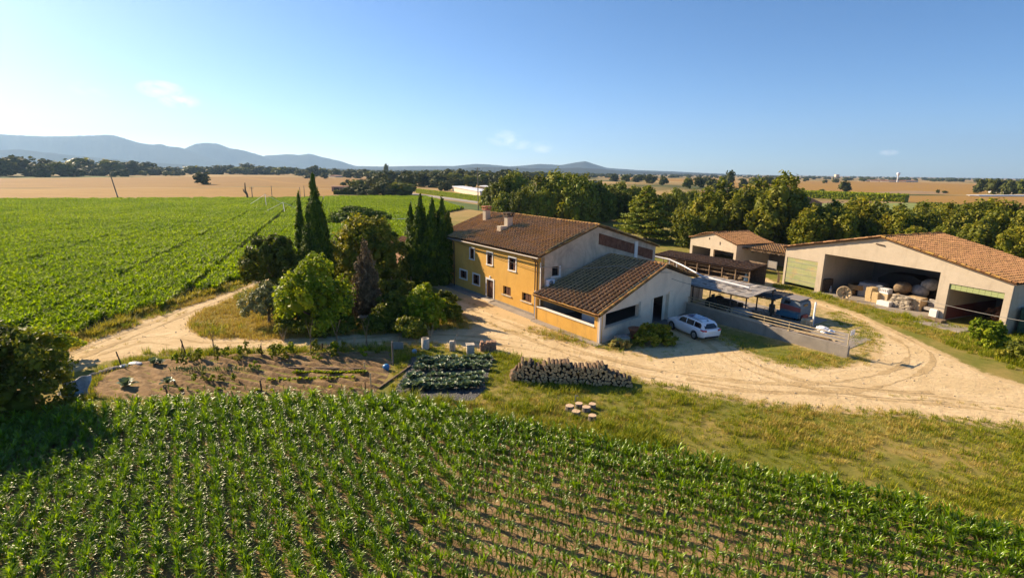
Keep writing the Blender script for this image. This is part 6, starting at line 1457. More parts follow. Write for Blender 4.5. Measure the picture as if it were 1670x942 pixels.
# barrels, boxes, poles behind the canopy
def barrel(px, py, r, h, mat, label):
    mb = MB(); mb.lathe([(r*.93, 0), (r, .04), (r*.99, h*.32), (r*1.04, h*.34), (r*.99, h*.36), (r*.99, h*.64), (r*1.04, h*.66), (r*.99, h*.68), (r, h-.04), (r*.93, h), (r*.9, h-.03), (0, h-.03)], 18, cap=False); return one('barrel', mb, mat, label, 'barrel', G(px, py))
barrel(1191, 452, .42, 1.5, M_blue, 'tall blue barrel in front of the timber shelter')
barrel(1198, 459, .25, .75, M_plasticw, 'small white drum between the wooden crates behind the canopy')
def crate(px, py, sx, sy, sz, rz, label, z=0, mat=None):
    t = thing('wooden_crate', label, 'crate', (*G(px, py)[:2], z), rz); n = 5
    for sy_ in (-1, 1):
        mb = MB()
        for k in range(n): a = -sx/2+sx*k/n; mb.box(a+.01, sy_*sy/2-.02, 0, a+sx/n-.01, sy_*sy/2+.02, sz)
        mb.build('side', mat or M_wood, t)
    for sx_ in (-1, 1):
        mb = MB(); mb.box(sx_*sx/2-.02, -sy/2+.021, 0, sx_*sx/2+.02, sy/2-.021, sz); mb.build('side', mat or M_wood, t)
    mb = MB(); mb.box(-sx/2+.021, -sy/2+.021, .04, sx/2-.021, sy/2-.021, sz*.8); mb.build('contents', M_dwood, t); return t
crate(1186, 459, 1.1, .9, .8, SA, 'wooden crate left of the small white drum')
crate(1207, 461, 1.2, .9, .95, SA, 'wooden crate right of the small white drum')
crate(1228, 441, 3.4, 1.6, 1.3, SA, 'big brown wooden bin in front of the lean-to')
mb = MB(); mb.lathe([(.42, 0), (.40, .1), (.2, 1.1), (.06, 1.5), (0, 1.52)], 16, cap=False); one('blue_cone', mb, M_cblue, 'pale blue cone-shaped hopper beside the right wooden crate', 'hopper', G(1215, 463))
t = thing('metal_frame', 'grey metal frame trolley inside the lean-to shelter', 'trolley', G(1258, 444), SA)
mb = MB()
for x in (-.8, .8): mb.bar((x, 0, .2), (x, 0, 1.7), .06)
mb.bar((-.8, 0, 1.7), (.8, 0, 1.7), .06); mb.bar((-.8, 0, .35), (.8, 0, .35), .06); mb.bar((-.8, 0, .3), (-.8, .8, .3), .06); mb.bar((.8, 0, .3), (.8, .8, .3), .06); mb.build('frame', M_steel, t)
mb = MB(); mb.box(-.72, -.01, .4, .72, .01, 1.64); mb.build('panel', M_zinc, t)
mb = MB()
for k in range(4): mb.bar((.12*k, .1*k, 0), (.2+.15*k, .6, 1.6-.2*k), .08)
one('leaning_boards', mb, M_wood, 'bundle of brown boards leaning on the left corner of the long barn', 'boards', G(1268, 461))
# white guttered pipe sagging from the house to the canopy
pa = [LW(.6, 16.9, 4.6), LW(3.0, 16.4, 4.0), LW(6.0, 18.5, 3.35), LW(9.5, 20.6, 3.15), LW(12.2, 21.2, 3.1)]
mb = MB(); mb.tube([G(1064, 417, 4.2), G(1092, 423, 4.0), G(1112, 432, 3.7), G(1145, 450, 3.3), G(1180, 459, 3.15), G(1222, 469, 3.1)], .09, 8)
t = thing('white_pipe', 'long white pipe curving from the house corner down to the canopy edge', 'pipe', (0, 0, 0)); mb.build('pipe_run', M_plasticw, t)
for px, py, z in ((1092, 423, 4.0), (1104, 428, 3.85)):
    q = G(px, py, z); mb = MB(); mb.tube([(q.x, q.y, 0), (q.x, q.y, z-.05)], .05, 6); mb.build('support', M_plasticw, t)
# overhead wires
def wire(label, pts, r=.022, sag=.25, mat=None):
    mb = MB(); out = []
    for a, b in zip(pts[:-1], pts[1:]):
        for i in range(12): f = i/12; out.append(Vector(a).lerp(Vector(b), f)-Vector((0, 0, sag*4*f*(1-f))))
    out.append(Vector(pts[-1])); mb.tube(out, r, 5); one('overhead_cable', mb, mat or M_black, label, 'cable')
wire('dark cable strung along the ochre front wall below the eaves', [LW(-17.4, -.16, 5.9), LW(-.2, -.2, 4.9)], .022, .12)
wire('pale cable crossing above the veranda roof to the wing gable', [LW(-.1, -.1, 5.3), LW(4.4, 6.2, 5.55), LW(8.4, 9.4, 5.2)], .028, .22, M_steel)
wire('long cable from the wing end wall over the canopy', [LW(8.3, 9.6, 4.55), LW(7.8, 15.0, 3.1)], .02, .1)
wire('thin cable running across the two right barn bays', [BW(15.2, -.5, 1.9), BW(18.8, -.6, 1.9), BW(26.5, -.6, 1.9)], .025, .1, M_steel)

# ------------------------------------------------------------------ inside the long barn
t = thing('cart_wheel', 'round wooden cable drum end standing at the left front of the barn bay', 'wheel', G(1375, 488.5)+Vector((0, 0, .05)), BA+R(25))
mb = MB(); MR = Matrix.Rotation(R(90), 3, 'X'); mb.lathe([(0, -.06), (.78, -.06), (.80, -.03), (.80, .03), (.78, .06), (.70, .065), (.68, .04), (0, .04)], 28, c=(0, 0, .80), M=MR, cap=False); mb.build('disc', M_pale, t)
mb = MB(); mb.lathe([(.0, .05), (.16, .09), (.18, .05)], 16, c=(0, 0, .8), M=MR, cap=False)
for k in range(8): a = k*.785; mb.bar((.15*math.cos(a), -.055, .8+.15*math.sin(a)), (.68*math.cos(a), -.055, .8+.68*math.sin(a)), .06, .03, up=(0, 1, 0))
mb.build('spokes', M_wood, t)
for k, (s, tt, z, r, rz_) in enumerate(((7.4, 2.6, .05, .9, .3), (8.2, 3.2, .75, 1.05, 0))):
    mb = MB(); n = 22
    for q in range(4): mb.lathe([(r*.62, .14*q), (r*.9, .14*q-.02), (r, .14*q+.07), (r*.9, .14*q+.15), (r*.62, .14*q+.13)], n, c=(0, 0, .05), cap=False)
    one('rope_coil', mb, duo('straw_rope', (.26, .17, .08), (.38, .26, .13), 9, .95, bump=.8), ['lower brown coil stacked behind the wooden drum', 'wide upper brown coil lying on top behind the wooden drum'][k], 'coil', BW(s, tt, z), rz_, 'brown coils in the barn')
mb = MB(); mb.cbox(-1.35, -1.0, .1, 1.35, 1.0, 1.75, .15); mb.cbox(-1.25, -.9, 0, 1.25, .9, .098, .02)
for k in range(4): mb.box(-1.36, -1.012, .4+.32*k, 1.36, -1.002, .46+.32*k)
one('grey_tank', mb, flat('grey_blue_tank', (.22, .24, .27), .5), 'grey boxy tank behind the pallet of blond blocks', 'tank', BW(9.6, 4.0, .05), BA+R(15))
# blocks on pallets: each course block its own object
bm_ = MB(); bm_.cbox(-.36, -.28, 0, .36, .28, .40, .04)
for k in range(3): bm_.box(-.365, -.285, .08+.12*k, .365, .285, .10+.12*k)
blk = bm_.mesh('straw_bale', duo('blond_straw', (.46, .32, .15), (.60, .44, .23), 10, .95, bump=.9))
n = 0; bo = BW(10.9, 1.45, .05)
for lz in range(4):
    for ix in range(2 if lz < 3 else 1):
        for iy in range(2):
            o = link(bpy.data.objects.new('straw_bale', blk)); q = Matrix.Rotation(BA, 3, 'Z')@Vector((ix*.78+random.uniform(-.05, .05), iy*.6, lz*.405)); o.location = bo+q; o.rotation_euler = (0, 0, BA+random.uniform(-.05, .05))
            tag(o, 'small blond straw bale in the neat stack at the front of the barn', 'bale', 'blond bales stacked at the barn front')
t = thing('white_crate', 'white plastic crate of pale bundles beside the blond bale stack', 'crate', BW(12.3, 2.0, 1.25), BA); mb = MB(); mb.cbox(-.5, -.4, 0, .5, .4, .55, .03); mb.build('box', M_plasticw, t)
mb = MB()
for k in range(5): mb.tube([(-.42+.2*k, -.41, .2), (-.42+.2*k, -.41, .5)], .04, 6)
mb.build('bundles', M_cream, t)
mb = MB(); mb.cbox(-.55, -.45, 0, .55, .45, 1.2, .02); one('pallet_box', mb, M_pale, 'upright pale wooden box under the white crate', 'box', BW(12.3, 2.0, .05), BA)
for k, (s, tt, z, c) in enumerate(((13.2, 3.4, .05, 0), (13.2, 3.4, 1.35, 0), (14.6, 4.6, .05, 1), (14.5, 4.4, 1.2, 1), (15.2, 4.9, 2.0, 1))):
    mb = MB(); mb.blob((0, 0, .62), (.95, .75, .66), 14, 8, jit=.10, sm=True)
    one('big_sack', mb, duo('brown_jute', (.16, .11, .065), (.25, .18, .11), 7, .95) if c == 0 else duo('grey_white_sack', (.22, .22, .23), (.36, .35, .34), 4, .8), ['lower brown jute sack behind the stone pile', 'upper brown jute sack behind the stone pile', 'lower pale grey sack behind the stone pile', 'middle pale grey sack behind the stone pile', 'topmost pale grey sack behind the stone pile'][k], 'sack', BW(s, tt, z), BA+k, 'sacks in the barn')
random.seed(33); n = 0
M_slab = duo('grey_buff_stone', (.26, .22, .17), (.42, .36, .28), 5, .95, bump=.7)
sv = []
for k in range(5):
    mb = MB(); mb.blob((0, 0, .09), (.36, .26, .11), 9, 5, jit=.16, sm=False); sv.append(mb.mesh('stone', M_slab))
for lz in range(9):
    for k in range(8 if lz < 7 else 4):
        o = link(bpy.data.objects.new('stone', sv[n % 5])); n += 1
        sp_ = 2.3-.12*lz; o.location = BW(14.3+random.uniform(-.1, .1)+sp_*((k % 4)/3-.5)*.9, 1.35+.55*(k//4)+random.uniform(-.06, .06)+.04*lz, .05+.155*lz); o.rotation_euler = (random.uniform(-.12, .12), random.uniform(-.12, .12), BA+random.uniform(-.6, .6))
        tag(o, 'flat grey stone in the rough stone pile at the front of the barn', 'stone', 'stones of the barn stone pile')
mb = MB(); mb.cbox(-.8, -.6, 0, .8, .6, 1.35, .04)
for k in range(6): mb.box(-.81+.27*k, -.625, .02, -.81+.27*k+.2, -.602, 1.3)
one('plank_bin', mb, M_pale, 'pale wooden plank bin behind the right side of the stone pile', 'bin', BW(15.3, 2.6, .05), BA)
t = thing('old_sofa', 'pale grey upholstered seat beside the barn pillar', 'seat', BW(17.1, 2.6, .05), BA)
mb = MB(); mb.cbox(-.85, -.4, .25, .85, .45, .6, .08); mb.build('seat', M_tarp, t); mb = MB(); mb.cbox(-.9, .46, .25, .9, .75, 1.35, .1); mb.build('backrest', M_tarp, t)
for x in (-.75, .6):
    mb = MB(); mb.cbox(x, -.35, 0, x+.12, .6, .248, .02); mb.build('leg', M_dwood, t)
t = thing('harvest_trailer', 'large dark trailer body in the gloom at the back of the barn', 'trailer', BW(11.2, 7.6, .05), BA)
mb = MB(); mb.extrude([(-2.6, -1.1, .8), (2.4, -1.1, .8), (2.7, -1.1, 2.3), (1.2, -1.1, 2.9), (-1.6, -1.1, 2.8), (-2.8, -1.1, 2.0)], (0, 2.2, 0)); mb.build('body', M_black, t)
for x in (-1.3, 1.3):
    mb = MB(); mb.lathe([(.1, -.15), (.42, -.16), (.48, -.08), (.48, .08), (.42, .16), (.1, .15)], 16, c=(x, -.9, .48), M=MR); mb.build('wheel', M_black, t)
mb = MB(); mb.cbox(-.9, -.2, 0, .9, .2, 1.6, .03); one('shelf_board', mb, M_dwood, 'brown boards stacked along the left inner wall of the barn bay', 'boards', BW(5.55, 1.2, .05), BA+R(90))
mb = MB(); mb.lathe([(.1, 0), (.16, .05), (.16, .5), (.08, .62), (.08, .9), (0, .92)], 12, cap=False); one('milk_can', mb, M_steel, 'small grey can at the left end of the barn bay', 'can', BW(6.4, .9, .05))
mb = MB(); mb.cbox(-.7, -.35, 0, .7, .35, .5, .03); one('white_block', mb, M_white, 'low white block between the bale stack and the stone pile', 'block', BW(13.0, .95, .05), BA)
mb = MB(); mb.cbox(-1.2, -.05, .55, 1.2, .6, .68, .02)
for x in (-1.1, 1.0): mb.box(x, 0, 0, x+.1, .5, .548)
one('work_bench', mb, M_dwood, 'dark workbench in the right bay of the barn', 'bench', BW(21.2, 6.0, 0), BA)
t = thing('ramp_slab', 'brown slab and step at the foot of the barn pillar', 'slab', BW(20.6, -1.6, 0), BA); mb = MB(); mb.cbox(-2.2, -1.5, -.05, 1.9, 1.2, .06, .02); mb.build('slab', M_conc, t); mb = MB(); mb.cbox(-2.35, .3, .0, -.6, 1.25, .32, .03); mb.build('step', M_wood, t)
q = G(1662, 546); t = thing('green_container', 'dark green metal container at the right edge beyond the barn corner', 'container', q, BA+R(8)); mb = MB(); mb.cbox(-.2, -.2, .1, 3.4, 2.2, 2.6, .05); mb.build('body', M_greenm, t)
mb = MB()
for k in range(6): mb.box(-.1+.55*k, -.235, .15, .0+.55*k, -.203, 2.55)
mb.bar((-.15, -.26, .9), (3.3, -.26, .9), .06); mb.bar((-.15, -.26, 1.6), (3.3, -.26, 1.6), .06); mb.build('ribs', M_greenm, t)

# ------------------------------------------------------------------ woodpile: every log an object
M_end = duo('sawn_log_end', (.46, .245, .11), (.74, .47, .25), 9, .85)
random.seed(8); LG = []
for k in range(6):
    mb = MB(); r = .125; n = 9; L = .52
    ring = [(r*(1+random.uniform(-.16, .12))*math.cos(2*math.pi*j/n), r*(1+random.uniform(-.16, .12))*math.sin(2*math.pi*j/n)) for j in range(n)]
    if k >= 3: ring = [(x*1.15, max(z, -.035+.02*math.sin(j*2))*1.1) for j, (x, z) in enumerate(ring)]   # split billets
    vs = [(x, -L, z) for x, z in ring]+[(x*1.05, L, z*1.05) for x, z in ring]
    mb._add(vs, [(j, n+j, n+(j+1) % n, (j+1) % n) for j in range(n)], 0, True); mb._add(vs[:n], [tuple(range(n))], 1); mb._add(vs[n:], [tuple(reversed(range(n)))], 1); LG.append(mb.mesh('log', [M_bark, M_end]))
pa_, pb_ = G(832, 622), G(1034, 632); wd = (pb_-pa_); WL = wd.length; wd.normalize(); wz = math.atan2(wd.y, wd.x); wn_ = Vector((-wd.y, wd.x, 0)); n = 0
for row in range(8):
    x = .05+.13*(row % 2)+.03*row*row*.5
    while x < WL-.05-.05*row:
        f = x/WL; hmax = 1.28*min(1, (f*7+.32))*min(1, ((1-f)*3.2+.22))*(1+.09*math.sin(x*2.3)+.05*math.sin(x*5.1))
        if row*.21+.06 < hmax and n < 300:
            s = random.uniform(.82, 1.18); o = link(bpy.data.objects.new('log', LG[n % 6])); n += 1
            o.location = pa_+wd*x+wn_*(.55+random.uniform(-.14, .10))+Vector((0, 0, .12+.212*row+random.uniform(-.02, .02))); o.scale = (s, random.uniform(.9, 1.1), s); o.rotation_euler = (random.uniform(-.08, .08), random.uniform(0, 6), wz+random.uniform(-.12, .12))
            tag(o, 'split firewood log in the long log pile on the grass', 'log', 'logs of the firewood pile')
        x += random.uniform(.235, .285)
# stump seats
M_stumptop = duo('pale_cut_wood', (.52, .36, .22), (.64, .47, .31), 8, .8)
for k, (px, py, r, lb) in enumerate(((929, 668, .27, 'leftmost stump'), (944, 664, .24, 'middle stump of the back row'), (956, 670, .25, 'stump in the centre of the group'), (966, 665, .23, 'rightmost stump of the back row'), (939, 677, .27, 'stump at the front left of the group'), (966, 684, .25, 'frontmost and rightmost stump'))):
    p = G(px, py); t = thing('tree_stump', lb+' of the six cut seats on the grass', 'stump', p, group='six stump seats'); mb = MB(); rr = [random.uniform(.93, 1.07) for _ in range(14)]
    for part_, prof, mt in (('trunk_section', [(1.12, 0), (1.0, .10), (.98, .28)], M_bark_grey),):
        vs = [(r*q*rr[j]*math.cos(j*.4488), r*q*rr[j]*math.sin(j*.4488), z) for q, z in prof for j in range(14)]
        mb._add(vs, [(i*14+j, i*14+(j+1) % 14, (i+1)*14+(j+1) % 14, (i+1)*14+j) for i in range(2) for j in range(14)], 0, True); mb.build(part_, mt, t)
    mb = MB(); mb._add([(r*.98*rr[j]*math.cos(j*.4488), r*.98*rr[j]*math.sin(j*.4488), z) for z in (.28, .305) for j in range(14)], [tuple(range(14, 28))]+[(j, (j+1) % 14, 14+(j+1) % 14, 14+j) for j in range(14)]); mb.build('cut_top', M_stumptop, t)
p = G(938, 655); mb = MB(); mb.tube([(0, 0, 0), (0, 0, .45)], .03, 7); mb.tube([(0, 0, .42), (.12, 0, .45), (.2, 0, .36)], .03, 7); one('garden_tap', mb, M_steel, 'small metal standpipe tap behind the stump seats', 'tap', p)

# ------------------------------------------------------------------ vegetable plot
A0, A1 = Vector((*BED[3], 0)), Vector((*BED[10], 0))
gxx = np.arange(-31, -8, .16); gyy = np.arange(29.5, 42, .09); GX, GY = np.meshgrid(gxx, gyy); Pg = np.stack([GX.ravel(), GY.ravel()], 1); rng = np.random.default_rng(77)
d = polydist(Pg, BED); ins = inpoly(Pg, BED)
slope = (A1.y-A0.y)/(A1.x-A0.x); ww = Pg[:, 1]-slope*(Pg[:, 0]-A0.x)
hz = (.05+.15*np.sin(ww*2*np.pi/.95)*np.clip((Pg[:, 0]+26)/5, .35, 1)+rng.normal(0, .022, len(Pg))+.04*np.sin(Pg[:, 0]*3+ww*4))*np.clip(d/.5, 0, 1)+.02*np.clip(d/.2, 0, 1)
hz = np.where(ins, hz+.012, -.03)
idx = np.arange(len(Pg)).reshape(GX.shape); Fq = np.stack([idx[:-1, :-1], idx[:-1, 1:], idx[1:, 1:], idx[1:, :-1]], -1).reshape(-1, 4); Fq = Fq[ins[Fq].any(1)]
me = npmesh('garden_soil', np.column_stack([Pg, hz]), Fq, M_soil, smooth=True); tag(link(bpy.data.objects.new('garden_soil', me)), kind='structure')
def veg(name, seed, h, n, ll, w, mat=ML_veg, up=1.0):
    rng = np.random.default_rng(seed); V, F, Rr = [], [], []
    for i in range(n):
        az = i*2.4+rng.normal(0, .3); f = i/max(1, n-1); el = R(25+50*f)*up; L = ll*(1.1-.35*f)*rng.uniform(.85, 1.15); r = .02; z = .03+h*.35*f; dd = np.array([math.cos(az), math.sin(az)]); sd_ = np.array([-dd[1], dd[0]]); b = len(V)
        for k in range(5):
            q = k/4; wv = w*(.35+2.2*q*(1-q))*(1 if q < 1 else .3)*rng.uniform(.85, 1.15); e = el-1.1*q*q
            for s in (-1, 0, 1): V.append((dd[0]*r+sd_[0]*wv*s, dd[1]*r+sd_[1]*wv*s, z+abs(s)*wv*.35+rng.normal(0, .012)))
            r += math.cos(e)*L/4; z += math.sin(e)*L/4
        rr = float(np.clip(rng.normal(.5, .18), 0, 1))
        for k in range(4):
            for s in (0, 1): a = b+3*k+s; F.append((a, a+1, a+4, a+3)); Rr.append(rr)
    return npmesh(name, V, F, mat, Rr, smooth=True)
CAB = [veg('cabbage_plant', 500+i, .35, 15, .40, .13, leafmat('cabbage_leaves%d' % i, [(.1, (.07, .12, .07)), (.5, (.14, .20, .12)), (.9, (.28, .34, .24))], .38, .2)) for i in range(3)]
LET = [veg('lettuce', 510+i, .16, 12, .19, .08, ML_lime) for i in range(3)]
TOM = []
for i in range(4):
    rng = np.random.default_rng(520+i); lb = [(rng.normal(0, .10), rng.normal(0, .10), z, .24*rng.uniform(.7, 1.2), .24, .2) for z in np.arange(.25, rng.uniform(.7, 1.15), .16)]; TOM.append(crown_mesh('staked_plant', lb, 260, .085, ML_green if i % 2 else ML_lime, 520+i, .4, sub=5))
LEEK = [veg('leek', 530+i, .35, 6, .36, .028, ML_veg, 1.5) for i in range(3)]
def put(name, me, px, py, s, label, cat, group, z=.08):
    o = link(bpy.data.objects.new(name, me)); q = G(px, py); o.location = (q.x, q.y, z); o.rotation_euler = (0, 0, random.uniform(0, 6.28)); o.scale = (s, s, s*random.uniform(.9, 1.15)); return tag(o, label, cat, group)
random.seed(44)
tp = [(310, 588), (322, 594), (355, 591), (372, 582), (392, 582), (404, 583), (424, 582), (447, 589), (446, 582), (457, 582), (466, 589), (478, 580), (514, 582), (518, 589), (544, 588), (545, 580), (562, 579), (597, 583), (416, 603), (391, 592), (300, 598), (614, 580), (290, 597), (325, 588)]
for i, (px, py) in enumerate(sorted(tp)):
    put('vegetable_plant', TOM[i % 4], px, py, random.uniform(.75, 1.25), '%s bushy green vegetable plant from the left in the upper garden rows' % ORD[i], 'vegetable plant', 'bushy plants in the upper garden rows')
for i in range(34): put('leek', LEEK[i % 3], 280+i*4.3+random.uniform(-1, 1), 609.5-.05*i+random.uniform(-1, 1), random.uniform(.9, 1.35), 'leek in the dense left-hand row in the middle of the vegetable plot', 'leek', 'leeks in the middle row')
for i in range(24): put('lettuce', LET[i % 3], 480+i*5.0, 611.5-.02*i, random.uniform(1.1, 1.4), 'yellow-green lettuce in the bright upper lettuce row on the right of the plot', 'lettuce', 'lettuces of the upper row')
for i in range(17): put('lettuce', LET[i % 3], 440+i*8.4+random.uniform(-1.5, 1.5), 624-.28*i+random.uniform(-1, 1), random.uniform(1.0, 1.4), 'lettuce in the sparser lower lettuce row on the right of the plot', 'lettuce', 'lettuces of the lower row')
for i, (px, py) in enumerate(((319, 624), (334, 625), (349, 624), (361, 626), (380, 624))): put('vegetable_plant', TOM[i % 4], px, py, .7, '%s of the five small round plants in a row left of the garden post' % ORD[i], 'vegetable plant', 'five small round plants')
for i in range(22): put('seedling', LEEK[i % 3] if i % 2 else LET[i % 3], 262+i*15.5+random.uniform(-5, 5), 640-.15*i+random.uniform(-2, 3), random.uniform(.7, 1.3), 'green seedling along the front edge of the vegetable plot', 'seedling', 'seedlings along the front edge')
for i, (px, py, s) in enumerate(((206, 632, 1.6), (274, 628, 1.3), (251, 596, 1.2), (262, 595, 1.0))): put('squash_plant', CAB[i % 3], px, py, s, ['pale-stoned leafy plant alone in the bare left soil', 'leafy plant on pale plastic beside the left front stake', 'low leafy plant at the top of the bare left soil', 'small leafy plant just right of the low one at the top of the bare soil'][i], 'squash plant', None)
# mulched bed with cabbages
def mulchmat():
    t = NT('dark_mulch'); p = t.pos(); vo = t.n('ShaderNodeTexVoronoi'); vo.inputs['Scale'].default_value = 11; t.l(p, vo.inputs['Vector']); n = t.noise(p, 3, 4)
    sp = t.n('ShaderNodeSeparateColor'); t.l(vo.outputs['Color'], sp.inputs[0])
    c = t.mix(sp.outputs[0], (.020, .020, .022), (.12, .118, .115)); c = t.mix(t.ramp(n, [(.5, 0.0), (.7, .6)]), c, (.055, .045, .03))
    return t.done(t.bsdf(c, .6, vo.outputs['Distance'], 1.0, .08))
sheet('mulch_bed', ragged(MULCH, .3, .12, 9), .016, mulchmat())
cnt = 0
for (xa, ya), (xb, yb), n_, s in (((684, 590), (800, 588), 20, .95), ((682, 596), (800, 594), 20, .95), ((680, 603), (796, 601), 20, 1.0), ((668, 619), (784, 616), 20, 1.0), ((664, 627), (781, 624), 19, 1.05), ((660, 635), (778, 632), 19, 1.05)):
    for i in range(n_):
        f = i/(n_-1); put('cabbage_plant', CAB[cnt % 3], xa+(xb-xa)*f+random.uniform(-2, 2), ya+(yb-ya)*f+random.uniform(-2, 2), s*random.uniform(.8, 1.3), 'leafy blue-green cabbage plant in the dark mulch bed', 'cabbage', 'cabbages in the mulch bed', .02); cnt += 1
# stakes and poles round the plot
def stake(px, py, top, r, label, lean=0.0, mat=None, name='wooden_stake'):
    q = G(px, py); h = HT(px+lean, top, q); mb = MB(); e = G(px+lean, py); dx = (e.x-q.x); mb.tube([(0, 0, -.1), (dx*.5, .02, h*.5), (dx, 0, h)], [r, r*.95, r*.85], 7); return one(name, mb, mat or M_dwood, label, 'stake', q)
stake(198, 597, 573, .05, 'dark stake standing at the upper left of the bare soil', -5)
stake(274, 646, 630, .06, 'short dark stake at the front left of the plot', -3)
stake(427, 641, 620, .06, 'dark stake in the middle of the front edge of the plot', -1)
stake(427, 581, 563, .06, 'dark stump-like stake on the upper bank beside the track', 0)
stake(304, 581, 553, .05, 'left leg stake of the crossed pair on the upper bank', -6)
stake(296, 579, 556, .04, 'right leg stake of the crossed pair on the upper bank', 4)
stake(605, 635, 608, .045, 'pale stake at the right end of the lower lettuce row', 0, M_pale)
stake(596, 637, 622, .04, 'short stake just left of the pale stake in the plot', 0)
stake(595, 607, 590, .045, 'short pale stake at the end of the upper lettuce row', 0, M_pale)
stake(641, 595, 557, .07, 'tallest grey post at the upper right corner of the plot', 0, M_bark_grey)
stake(526, 570, 560, .06, 'small dark peg on the verge between the bean poles', 0)
stake(650, 560, 549, .05, 'thin stake above the grey board', 2, M_wood)
for k, (px, by, ty, sp, nm) in enumerate(((508, 578, 520, 7, 'left'), (550, 576, 520, 9, 'middle'), (598, 572, 521, 7, 'right'), (349, 576, 538, 5, 'far left'))):
    q = G(px, by); h = HT(px, ty, q); w = sp*q.y/FPX; t = thing('bean_poles', 'crossed thin bean poles, the %s set on the upper bank of the plot' % nm, 'bean poles', q)
    for s, rr in ((-1, .022), (1, .022)):
        mb = MB(); mb.tube([(s*w*.25, 0, -.05), (s*w*-.1, .02*s, h*.55), (-s*w, .05*s, h)], [.026, .022, .012], 6); mb.build('pole', M_wood, t)
    mb = MB(); mb.tube([(w*.2, .05, -.05), (w*.1, .05, h*.9)], [.025, .012], 6); mb.build('pole', M_wood, t)
for k, (px, py, h) in enumerate(((577, 566, 1.1), (463, 559, 1.4), (702, 552, 1.3))):
    mb = MB(); random.seed(60+k)
    for i in range(9): a = random.uniform(0, 6.28); l = h*random.uniform(.6, 1.1); mb.tube([(0, 0, 0), (l*.12*math.cos(a), l*.12*math.sin(a), l*.5), (l*.35*math.cos(a), l*.35*math.sin(a), l)], [.016, .012, .005], 5, cap=False)
    one('dry_plant', mb, M_pale, ['straw-coloured dry stalks between the bean poles', 'dry twiggy stalks at the edge of the shaded track', 'dry twiggy stalks behind the concrete cylinder'][k], 'dry plant', G(px, py))
# concrete pieces beside the track
p = G(694, 568); t = thing('concrete_cylinder', 'round concrete pipe section standing on end beside the track', 'concrete pipe', p); mb = MB(); mb.lathe([(.33, 0), (.33, .88), (.25, .88), (.25, .6), (0, .59)], 20, cap=False); mb.build('pipe', M_stone, t)
p = G(738, 571); t = thing('concrete_post', 'narrow concrete post with a leaning stick beside the track', 'concrete post', p); mb = MB(); mb.cbox(-.24, -.22, 0, .24, .22, .82, .05); mb.build('post', M_stone, t); mb = MB(); mb.tube([(-.05, -.35, 0), (.15, -.3, .8), (.5, -.25, 1.6)], .03, 6); mb.build('stick', M_bark_grey, t)
p = G(767, 577); t = thing('concrete_block', 'square pale concrete block beside the brick heap', 'concrete block', p, R(12)); mb = MB(); mb.cbox(-.30, -.28, 0, .30, .28, .78, .03); mb.build('block', M_stone, t); mb = MB(); mb.cbox(-.35, -.33, .783, .35, .33, .86, .02); mb.build('cap', M_stone, t)
t = thing('brick_block', 'ragged reddish lump of old brickwork at the right of the concrete pieces', 'brickwork', G(796, 571), R(8)); mb = MB(); random.seed(9)
for i in range(5):
    for j in range(4): 
        if i in (1,) and j == 3: continue
        s = random.uniform(-.04, .04); mb.cbox(-.66+.27*i+s, -.28+s, .2*j, -.66+.27*i+.26+s, .28+s, .2*j+.195, .03)
mb.build('bricks', duo('old_brick', (.26, .15, .095), (.40, .25, .165), 5, .95, bump=.6), t)
p = G(648, 571); mb = MB(); mb.cbox(-.52, -.04, .1, .52, .04, .72, .01); mb.box(-.48, .041, 0, -.42, .09, .9); one('grey_board', mb, M_conc, 'small grey board standing on the upper right bank of the plot', 'board', p, R(-5))
for px, py, r, m, lb in ((676, 576, .2, M_cblue, 'pale blue ball-shaped can on the grass above the mulch bed'), (630, 603, .26, M_blue, 'bright blue bucket at the right corner of the vegetable plot')):
    mb = MB(); mb.lathe([(r*.7, 0), (r, r*.9), (r*.95, r*1.4), (r*.5, r*1.75), (0, r*1.8)], 14, cap=False); one('garden_bucket', mb, m, lb, 'bucket', G(px, py))
mb = MB(); random.seed(4)
N = 14; vs = []; fs = []
for i in range(N+1):
    for j in range(N+1):
        u, v = i/N*2-1, j/N*2-1; vs.append((u*.85+.1*math.sin(3*v), v*.22+.10*math.sin(4*u+2*v)-.25*(1-j/N), (j/N)*1.25*(.75+.25*u)+.06*math.sin(5*u)))
for i in range(N):
    for j in range(N): a = i*(N+1)+j; fs.append((a, a+N+1, a+N+2, a+1))
mb._add(vs, fs, 0, True); o = one('plastic_sheet', mb, duo('milky_plastic', (.42, .42, .45), (.62, .61, .62), 3, .5, bump=.6, bdist=.08), 'crumpled milky plastic sheet hung at the left end of the plot beside the big bush', 'plastic sheet', G(126, 641), R(12)); sm = o.modifiers.new('thick', 'SOLIDIFY'); sm.thickness = .02
mb = MB(); mb.blob((0, 0, .12), (.75, .35, .18), 12, 6, jit=.2, sm=False); one('plastic_bundle', mb, M_cblue, 'pale blue plastic bundle lying under the hanging sheet', 'plastic sheet', G(120, 644), .2)
for k, (px, py, s, lb) in enumerate(((221, 594, .5, 'white plastic bag lying on the upper left edge of the plot'), (200, 598, .42, 'flat white bag at the foot of the upper left stake'))):
    mb = MB(); mb.blob((0, 0, .12*s), (1.0*s, .55*s, .28*s), 12, 6, jit=.14, sm=False); one('plastic_bag', mb, M_plasticw, lb, 'plastic bag', G(px, py), k)
random.seed(15)
for k in range(12):
    f = k/11; o = link(bpy.data.objects.new('edging_stone', sv[k % 5])); q = G(150+40*f+random.uniform(-2, 2), 612-12*f+random.uniform(-1, 1)); o.location = (q.x, q.y, .0); o.scale = (.7, .7, .9); o.rotation_euler = (0, 0, random.uniform(0, 6)); tag(o, 'pale edging stone along the upper left border of the plot', 'stone', 'edging stones of the plot')
